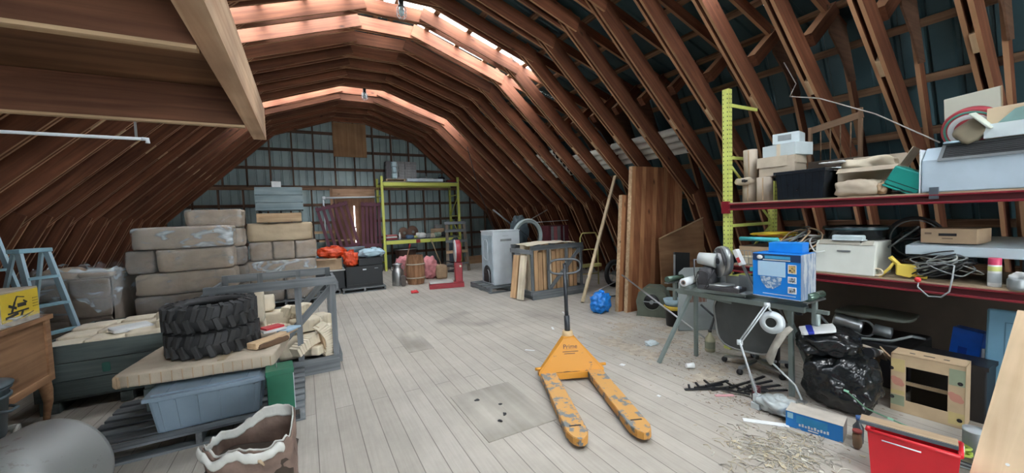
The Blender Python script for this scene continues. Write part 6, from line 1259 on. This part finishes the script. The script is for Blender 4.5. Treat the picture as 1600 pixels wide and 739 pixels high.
# mitre saw
SA = plain('saw_alloy', (.36, .38, .38), .35, .6, .15); SD = plain('saw_dark', (.05, .05, .055), .5)
t = W('miter_saw', 'dusty sliding mitre saw with round blade guards on the stand', 'saw', 3.70, 2.42, .836, rad(8))
part(t, 'base', MB().b2((-.14, -.24, 0), (.14, .17, .045)), SD, bevel=.01); part(t, 'turntable', MB().lathe([(.13, .04), (.135, .05), (.13, .062)], 32), SA); part(t, 'fence', MB().b2((.03, -.24, .045), (.05, -.04, .14)).b2((.03, .03, .045), (.05, .17, .14)), SA, bevel=.003)
mR = Matrix.Translation((-.01, -.03, .29)) @ Euler((rad(90), 0, rad(55))).to_matrix().to_4x4()
part(t, 'upper_guard', MB().lathe([(.001, -.035), (.10, -.035), (.148, -.025), (.152, 0), (.148, .025), (.10, .035), (.001, .035)], 40, close=False, mat=mR), SA); part(t, 'lower_guard', MB().lathe([(.02, -.042), (.128, -.042), (.132, -.036), (.02, -.036)], 36, close=False, mat=mR), SD); part(t, 'blade', MB().lathe([(.001, -.0015), (.125, -.0015), (.125, .0015), (.001, .0015)], 48, close=False, mat=Matrix.Translation((-.045, -.0, .25)) @ Euler((rad(90), 0, rad(55))).to_matrix().to_4x4()), STEEL); part(t, 'arbor', MB().lathe([(.03, -.055), (.03, .05)], 16, mat=mR), SD)
for i in range(6): part(t, 'guard_rib', MB().bar(mR @ Vector((.03*math.cos(i*PI/3), .03*math.sin(i*PI/3), -.044)), mR @ Vector((.12*math.cos(i*PI/3), .12*math.sin(i*PI/3), -.044)), .006, .006), SA)
part(t, 'motor_housing', MB().tube([(-.03, .02, .29), (-.05, .19, .31)], [.075, .06], 22), plain('motor_cream', (.50, .53, .52), .4, 0, .1)); part(t, 'support_arm', MB().bar((.06, .02, .05), (.10, .0, .24), .05, .06), SA, bevel=.008); part(t, 'slide_rail', MB().tube([(-.10, .05, .13), (.13, .05, .15)], .014), STEEL).__class__
part(t, 'grip_handle', MB().tube([(-.09, -.10, .24), (-.14, -.10, .33), (-.09, -.06, .40), (-.03, -.03, .42)], .014), SD); part(t, 'dust_shroud', MB().soft((-.05, .10, .13), (.16, .16, .20), .025, 4, 8, 10, .5), SD)
t = W('electric_cable', 'dark power cord drooping over the mitre saw base', 'cord', 3.55, 2.44, .84); part(t, 'cord_strand', MB().tube([(-.03, .15, .30), (-.06, .12, .15), (-.05, .10, .03), (-.04, .02, .02), (-.06, -.04, .12), (-.05, -.09, .22)], .005), CB); part(t, 'cord_loop', MB().tube([(-.04+.02*math.sin(j), .05+.08*math.cos(2*PI*j/22), .10+.09*math.sin(2*PI*j/22)) for j in range(22)], .004, 6, closed=True), CB)
t = W('steel_box', 'open grey metal angle bracket box between the mitre saw and the saw carton', 'bracket', 3.70, 2.16, .836); part(t, 'angle_plate', MB().b2((-.10, -.06, 0), (.08, .10, .01)).b2((.05, -.06, 0), (.06, .10, .16)), GREYM, bevel=.002); part(t, 'bolt_cup', MB().lathe([(.03, .01), (.035, .03), (.035, .06), (.028, .06), (.025, .02)], 18, mat=Matrix.Translation((-.05, .05, 0))), STEEL)
# blue saw carton
t = W('saw_carton', 'bright blue product carton with saw pictures standing on the saw stand', 'carton', 3.63, 1.80, .875, rad(3)); SB = plain('carton_blue', (.006, .20, .66), .4, 0, .05)
part(t, 'carton_body', MB().b2((-.13, -.185, 0), (.14, .185, .38)), SB, bevel=.004); part(t, 'top_band', MB().b2((-.1325, -.183, .315), (-.130, .183, .375)), plain('navy_band', (.01, .035, .10), .5), 'navy band along the top')
part(t, 'oval_emblem', MB().lathe([(.001, 0), (.024, 0), (.024, .001), (.001, .001)], 24, close=False, mat=Matrix.Translation((-.1335, .125, .345)) @ Matrix.Diagonal((1, 1, .75, 1)) @ Euler((0, -PI/2, 0)).to_matrix().to_4x4()), WHITEP, 'white oval emblem'); part(t, 'title_strip', MB().b2((-.1335, -.11, .335), (-.1325, .085, .36)), plain('title_blue', (.05, .30, .55), .5))
part(t, 'taped_paper', MB().b2((-.1345, -.075, .185), (-.1325, .14, .312)), plain('blue_white_sheet', (.38, .58, .76), .6, 0, .04), 'pale sheet of paper taped on the front')
part(t, 'tool_picture', MB().prism([(.12, .18), (-.05, .18), (-.04, .12), (.02, .075), (.07, .08), (.11, .13)], .0015, Matrix.Translation((-.1340, 0, 0)) @ Matrix(((0, 0, 1, 0), (1, 0, 0, 0), (0, 1, 0, 0), (0, 0, 0, 1)))), chipped('tool_picture_ink', (.10, .22, .42), (.42, .50, .58), .5, 40))
for i, (z0, m_) in enumerate(((.22, PY), (.14, WHITEP), (.055, WHITEP))):
    f = part(t, 'picture_inset', MB().b2((-.1345, -.155, z0), (-.1325, -.092, z0+(.075 if i == 0 else .055))), WHITEP, bevel=.006); finish('inset_photo', MB().b2((-.1352, -.148, z0+.008), (-.1345, -.099, z0+(.067 if i == 0 else .047))), chipped('inset_ink_%d' % i, [(.55, .40, .15), (.35, .42, .48), (.32, .38, .42)][i], (.03, .03, .04), .5, 60), parent=f)
part(t, 'white_border', MB().b2((-.1335, -.183, .004), (-.1325, .183, .008)).b2((-.1335, -.15, .03), (-.1325, .10, .035)), WHITEP); part(t, 'side_panel', MB().b2((-.13, -.1865, 0), (.14, -.185, .38)), chipped('side_tape', (.20, .27, .38), (.42, .47, .52), .5, 8, .2, 0, (3, 1, .5)), 'side covered with shiny packing tape')
part(t, 'picture_lines', MB().b2((-.1335, -.11, .322), (-.1325, .10, .329)), WHITEP)
t = W('small_blue_box', 'small bright blue box lying on top of the saw carton', 'box', 3.68, 1.79, 1.256, rad(6)); part(t, 'box_body', MB().b2((-.07, -.13, 0), (.07, .12, .085)), plain('bright_box_blue', (.01, .24, .72), .4), bevel=.003); part(t, 'end_shade', MB().b2((-.07, -.1315, 0), (.07, -.13, .085)), SB)
t = W('glue_tube', 'white and red tube leaning at the corner of the saw carton', 'tube', 3.62, 2.02, .86, 0, None, (-.45, 0, 0)); part(t, 'tube_body', MB().b2((-.03, -.02, .28), (.03, .02, .44)), WHITEP, bevel=.006); part(t, 'stem', MB().b2((-.01, -.01, 0), (.01, .01, .28)), CG); part(t, 'red_print', MB().b2((-.032, -.015, .31), (-.030, .015, .36)), plain('label_red', (.5, .05, .05), .5))
# chair
OC = plain('chair_charcoal', (.055, .060, .058), .8, 0, .15, 8)
t = W('office_chair', 'old charcoal office chair turned away behind the saw stand', 'chair', 4.02, 2.24, 0, rad(8))
def cush(u, v):
    a = 2*PI*u; r = (abs(math.cos(a))**4+abs(math.sin(a))**4)**(-.25); return a, r
mb = MB(); n = 36; y_w, z_h = .30, .26
def bp_(r0, x0, tp=.12): return [(x0+.03*(r0*math.cos(2*PI*j/n))**2, y_w*r0*(abs(math.cos(2*PI*j/n))**4+abs(math.sin(2*PI*j/n))**4)**-.25*math.cos(2*PI*j/n)*(1+tp*math.sin(2*PI*j/n)), .50+z_h*r0*(abs(math.cos(2*PI*j/n))**4+abs(math.sin(2*PI*j/n))**4)**-.25*math.sin(2*PI*j/n)) for j in range(n)]
rs = [bp_(.93, -.275), bp_(1, -.262), bp_(1, -.24), bp_(.92, -.215)]
vr = [[mb.bm.verts.new(p) for p in r] for r in rs]
for i in range(3):
    for j in range(n): f = mb.bm.faces.new((vr[i][j], vr[i][(j+1) % n], vr[i+1][(j+1) % n], vr[i+1][j])); f.smooth = True
mb.bm.faces.new(vr[0]); mb.bm.faces.new(list(reversed(vr[3])))
part(t, 'backrest', mb, OC); part(t, 'backrest_piping', MB().tube(bp_(1.0, -.268), .010, 8, closed=True), plain('grey_piping', (.24, .25, .24), .5), 'lighter grey edge'); part(t, 'seat', MB().soft((.05, 0, .42), (.46, .50, .09), .006, 2, 8, 4, .35), OC)
part(t, 'back_bar', MB().bar((-.20, 0, .45), (-.0, 0, .36), .05, .012), DARKM); part(t, 'gas_column', MB().tube([(0, 0, .08), (0, 0, .38)], .022), STEEL); part(t, 'seat_plate', MB().b2((-.10, -.10, .355), (.10, .10, .378)), DARKM)
for i in range(5):
    a = i*2*PI/5+.5; l = part(t, 'base_leg', MB().bar((0, 0, .085), (.30*math.cos(a), .30*math.sin(a), .065), .035, .025), STEEL if i % 2 else GREYM, bevel=.004); part(t, 'caster', MB().lathe([(.001, -.018), (.026, -.018), (.028, 0), (.026, .018), (.001, .018)], 18, close=False, mat=Matrix.Translation((.30*math.cos(a), .30*math.sin(a), .028)) @ Euler((PI/2, 0, a)).to_matrix().to_4x4()), BLACKP)
# swing-arm lamp
LW = plain('lamp_white_metal', (.50, .55, .57), .4, .2, .06)
t = W('swing_arm_lamp', 'white spring-arm lamp standing bent in front of the saw stand', 'lamp', 3.20, 1.78, 0); J1, J2, J3 = Vector((.0, 0, .10)), Vector((-.02, .13, .52)), Vector((.18, .02, .83))
part(t, 'clamp_base', MB().b2((-.035, -.035, .0), (.035, .035, .05)).b2((-.025, -.025, .05), (.025, .025, .12)), LW, bevel=.004)
for s in (-1, 1): part(t, 'lower_arm', MB().tube([J1+Vector((s*.012, s*.012, 0)), J2+Vector((s*.012, s*.012, 0))], .006), LW); part(t, 'upper_arm', MB().tube([J2+Vector((s*.01, s*.014, 0)), J3+Vector((s*.01, s*.014, 0))], .006), LW); part(t, 'spring', MB().tube([J1+(J2-J1)*(.1+.3*i/30)+Vector((.006*math.cos(i*2.1)+s*.022, .006*math.sin(i*2.1), 0)) for i in range(31)], .0022, 5), STEEL)
for J in (J2, J3): part(t, 'joint', MB().lathe([(.001, -.02), (.022, -.02), (.022, .02), (.001, .02)], 16, close=False, mat=Matrix.Translation(J) @ Euler((PI/2, 0, .7)).to_matrix().to_4x4()), LW)
mL = Matrix.Translation((.23, -.0, .68)) @ Euler((0, -PI/2+.15, .25)).to_matrix().to_4x4()
part(t, 'lamp_shade', MB().lathe([(.09, .0), (.094, .02), (.085, .045), (.06, .06), (.04, .062)], 32, close=False, mat=mL), LW, solid=.003); part(t, 'inner_ring', MB().tube([mL @ Vector((.07*math.cos(2*PI*j/30), .07*math.sin(2*PI*j/30), .012)) for j in range(30)], .005, 8, closed=True), plain('ring_silver', (.55, .58, .60), .3, .6)); part(t, 'neck', MB().tube([J3, (.21, .0, .77)], .008), LW)
t = W('tube_lamp_arm', 'second folded lamp arm lying against the saw stand leg', 'lamp', 3.60, 1.72, 0); part(t, 'arm_bar', MB().tube([(-.02, .18, .30), (.02, -.02, .12), (.0, -.08, .02)], .009), LW); part(t, 'twisted_cloth', MB().tube([(.0, .0, .62), (-.04, .05, .56), (-.09, .09, .44), (-.10, .12, .34), (-.07, .13, .28)], [.02, .035, .03, .035, .015], 10), plain('grey_rag', (.33, .31, .27), .9, 0, .2, 12, .8, 30)); part(t, 'foot_pad', MB().b2((-.03, -.11, 0), (.03, -.05, .015)), STEEL)
# grey panels behind the stand
t = W('chair_shell', 'grey rounded plastic panel with a brown mesh window leaning behind the saw stand', 'panel', 4.75, 3.35, 0, rad(-28), None, (rad(-10), 0, rad(-28))); part(t, 'panel_body', MB().prism([(-.36, .0), (.40, .0), (.40, .86), (-.20, .86), (-.28, .80), (-.34, .3)], .03, Matrix.Translation((0, 0, 0)) @ Euler((PI/2, 0, 0)).to_matrix().to_4x4()), plain('grey_plastic', (.28, .31, .31), .5, 0, .06), bevel=.01); part(t, 'mesh_window', MB().b2((-.20, -.034, .38), (.06, -.030, .64)), plain('rust_mesh', (.16, .085, .06), .8), 'brown mesh window')
for i in range(6): part(t, 'mesh_wire', MB().b2((-.19+i*.047, -.037, .38), (-.186+i*.047, -.034, .64)), GREYM)
part(t, 'chrome_frame', MB().tube([(-.05, .04, .55), (-.02, .04, .97), (.40, .04, .97)], .010), STEEL)
t = W('yellow_bucket', 'dark bucket with yellow band and a pale blue tray on it, beside the blower', 'bucket', 4.62, 3.72, 0); part(t, 'bucket_body', MB().lathe([(.11, 0), (.13, .26), (.14, .27), (.12, .27), (.10, .02), (.001, .02)], 28), BLACKP); part(t, 'yellow_band', MB().lathe([(.137, .24), (.142, .25), (.142, .29), (.134, .295)], 28, close=False), plain('band_yellow', (.60, .42, .05), .5), 'yellow rim'); part(t, 'blue_tray', MB().lathe([(.12, .295), (.15, .38), (.14, .38), (.11, .305), (.001, .30)], 28), plain('pale_blue_tray', (.33, .46, .52), .5), 'pale blue tray')
solo('metal_rod', 'long grey metal rod leaning from the floor up to the timber panel', 'rod', MB().tube([(0, 0, .01), (.10, 1.6, .66)], .012), STEEL, (4.30, 2.92, 0))
t = W('crossed_tripod', 'black folding stand lying behind the saw stand', 'stand', 4.65, 3.05, 0); part(t, 'tripod_leg', MB().tube([(-.25, .0, .02), (.22, .15, .42)], .014), BLACKP); part(t, 'tripod_leg', MB().tube([(.15, -.1, .02), (-.1, .2, .40)], .014), BLACKP)
t = W('spray_bottle', 'pale yellow jug on the floor by the yellow post', 'jug', 4.08, 2.80, 0); part(t, 'jug_body', MB().lathe([(.05, 0), (.055, .01), (.055, .15), (.02, .20), (.018, .23)], 20), plain('jug_cream', (.45, .42, .28), .5)); part(t, 'jug_label', MB().lathe([(.0556, .04), (.0556, .12)], 20, close=False), plain('jug_label', (.28, .30, .22), .6)); part(t, 'jug_cap', MB().lathe([(.02, .225), (.02, .25)], 14), DARKM)
t = W('drink_can', 'dark red drink can standing near the lamp base', 'can', 3.33, 1.86, 0); part(t, 'can_body', MB().lathe([(.026, 0), (.033, .008), (.033, .11), (.027, .122)], 24), plain('can_red', (.10, .015, .02), .3)); part(t, 'can_top', MB().lathe([(.001, .118), (.026, .118), (.028, .124)], 24, close=False), STEEL)
t = W('paper_cup', 'small white paper cup lying on the floor between the stand legs', 'cup', 3.42, 2.62, .03, 0, None, (PI/2, 0, 1.1)); part(t, 'cup_wall', MB().lathe([(.024, 0), (.03, .08)], 20), WHITEP); part(t, 'cup_rim', MB().lathe([(.031, .078), (.032, .082)], 20, close=False), WHITEP)
t = W('paper_scrap', 'crumpled pale blue paper on the floor left of the saw stand', 'paper', 3.70, 3.32, 0); part(t, 'crumple', MB().soft((0, 0, .025), (.16, .10, .05), .02, 3, 8, 20, .4), WB)
t = W('plastic_bag', 'clear crumpled plastic bag on the floor left of the blue flat box', 'bag', 3.28, 1.66, 0); part(t, 'bag_body', MB().soft((0, 0, .06), (.26, .24, .12), .04, 9, 12, 9, .6), plain('milky_bag', (.42, .46, .46), .3, 0, .15, 9, .8, 20)); part(t, 'bag_tail', MB().soft((.10, .12, .03), (.16, .12, .05), .03, 5, 8, 12, .6), plain('milky_bag', (.42, .46, .46)))
solo('white_strip', 'flat white strip lying on the floor in front of the lamp base', 'strip', MB().box((0, 0, .004), (.05, .30, .006)), WHITEP, (3.02, 1.62, 0), rad(40)); solo('pink_strip', 'short pink and white strip on the floor among the black offcuts', 'strip', MB().box((0, 0, .004), (.03, .16, .006)), plain('pink_strip', (.60, .30, .32), .6), (3.18, 2.05, 0), rad(60))
# black bar offcuts
for i in range(9):
    y = 2.38-.045*i; solo('black_bracket', 'black angled metal bracket in the pile left of the lamp, %s' % ORD[i+1], 'bracket', MB().bar((0, 0, .012), (.30-.02*i, -.06, .014), .022, .012).bar((.05, .0, .014), (.09, .07, .016), .018, .012), BLACKP, (3.02+.05*i+RNG.uniform(-.04, .04), y-.08, .012*(i % 3)), RNG.uniform(-.9, .5), 'black brackets on the floor')
for i in range(4): solo('black_bracket', 'black bar offcut between the lamp base and the stand leg, %s' % ORD[i+1], 'bracket', MB().bar((0, 0, .012), (.26, .02, .02), .02, .014), BLACKP, (3.45+.03*i, 1.92+.05*i, .01), -.6+.15*i, 'black brackets on the floor')
# wood chips, straw and sawdust: nobody could count them
mb = MB(); R_ = random.Random(11)
for i in range(1500):
    if i < 900: x, y = R_.gauss(3.9, .45), R_.gauss(2.75, .65)
    elif i < 1300: x, y = R_.gauss(3.35, .2), R_.gauss(1.9, .25)
    else: x, y = R_.gauss(4.6, .5), R_.gauss(3.9, .4)
    l = R_.uniform(.006, .035); a = R_.random()*PI
    mb.bar((x, y, .003), (x+l*math.cos(a), y+l*math.sin(a), .003+R_.uniform(0, .005)), R_.uniform(.002, .007), .0015, mi=R_.randrange(3))
o = solo('wood_chips', 'scatter of wood chips and bark bits on the floor around the saw stand', 'wood chips', mb, [plain('chip_pale', (.45, .36, .24), .9), plain('chip_brown', (.17, .11, .07), .9), plain('chip_grey', (.30, .28, .25), .9)]); o['kind'] = 'stuff'
mb = MB()
for i in range(420):
    x, y = R_.gauss(2.72, .20), R_.gauss(1.34, .16); l = R_.uniform(.02, .12); a = R_.random()*PI; b_ = .004*R_.random()
    mb.tube([(x, y, .004), (x+l*.5*math.cos(a), y+l*.5*math.sin(a), .008+b_*2), (x+l*math.cos(a+.3), y+l*math.sin(a+.3), .004)], R_.uniform(.0012, .003), 4, mi=R_.randrange(3))
for i in range(40):
    x, y = R_.gauss(2.74, .18), R_.gauss(1.32, .14); mb.box((x, y, .006), (R_.uniform(.02, .06), R_.uniform(.01, .03), .003), (R_.uniform(-.2, .2), R_.uniform(-.2, .2), R_.random()*3), mi=R_.randrange(3))
o = solo('straw_litter', 'heap of straw, shavings and paper bits on the floor before the red bin', 'straw', mb, [plain('straw', (.50, .43, .30), .9), plain('straw_grey', (.34, .32, .28), .9), plain('straw_pale', (.60, .58, .50), .9)]); o['kind'] = 'stuff'
mb = MB()
sd = mb.sheet(lambda u, v: Vector((2.9+u*2.6, 1.9+v*2.6, -.0015+.009*max(0, noise.noise(Vector((u*8, v*8, 1)))+.45*noise.noise(Vector((u*27, v*27, 3)))+.3*noise.noise(Vector((u*60, v*60, 5)))-.02)*min(1, 2.2*math.sin(PI*u)*math.sin(PI*v)))), 110, 110)
o = solo('sawdust', 'thin drifts of pale sawdust over the floorboards around the saw stand', 'sawdust', mb, plain('sawdust_tan', (.40, .345, .275), .95, 0, .25, 14, .5, 60)); o['kind'] = 'stuff'
# extra: broken chair back against the rafters, hanging cord, loose cord
t = W('broken_chair', 'old wooden chair back standing on cartons behind the upper shelf', 'chair', 5.15, 2.02, ZU); OCW = wood('old_chair_wood', (.13, .08, .05), (.24, .15, .09), rnd=0); part(t, 'carton_body', MB().b2((-.12, -.22, 0), (.12, .22, .42)), plain('dark_carton_brown', (.08, .06, .045), .9))
plank('top_rail', (0, .26, .78), (0, -.22, .86), .025, .07, OCW, t)
for y in (-.20, .25): plank('back_post', (0, y, .42), (0, y, .93 if y < 0 else .82), .03, .035, OCW, t, up=(1, 0, 0))
for i in range(4): part(t, 'spindle', MB().tube([(0, -.12+i*.09, .42), (0, -.12+i*.09, .80)], .007), OCW)
solo('hanging_cord', 'thin pale cord strung from a right rafter down to the air unit', 'cord', MB().tube([(5.30, 2.62, 3.42), (5.22, 2.45, 3.10), (5.02, 2.42, 2.92), (4.95, 2.1, 2.80), (4.85, 1.6, 2.5), (4.62, 1.12, 2.13)], .006, 6), plain('cord_pale', (.42, .40, .36), .7))
solo('hanging_cord', 'dark thin cord hanging from the far right rafters by the white appliance', 'cord', MB().tube([(4.05, 9.9, 3.6), (4.3, 9.8, 2.4), (4.65, 9.7, 1.4), (4.8, 9.6, .9)], .010, 6), BLACKP)
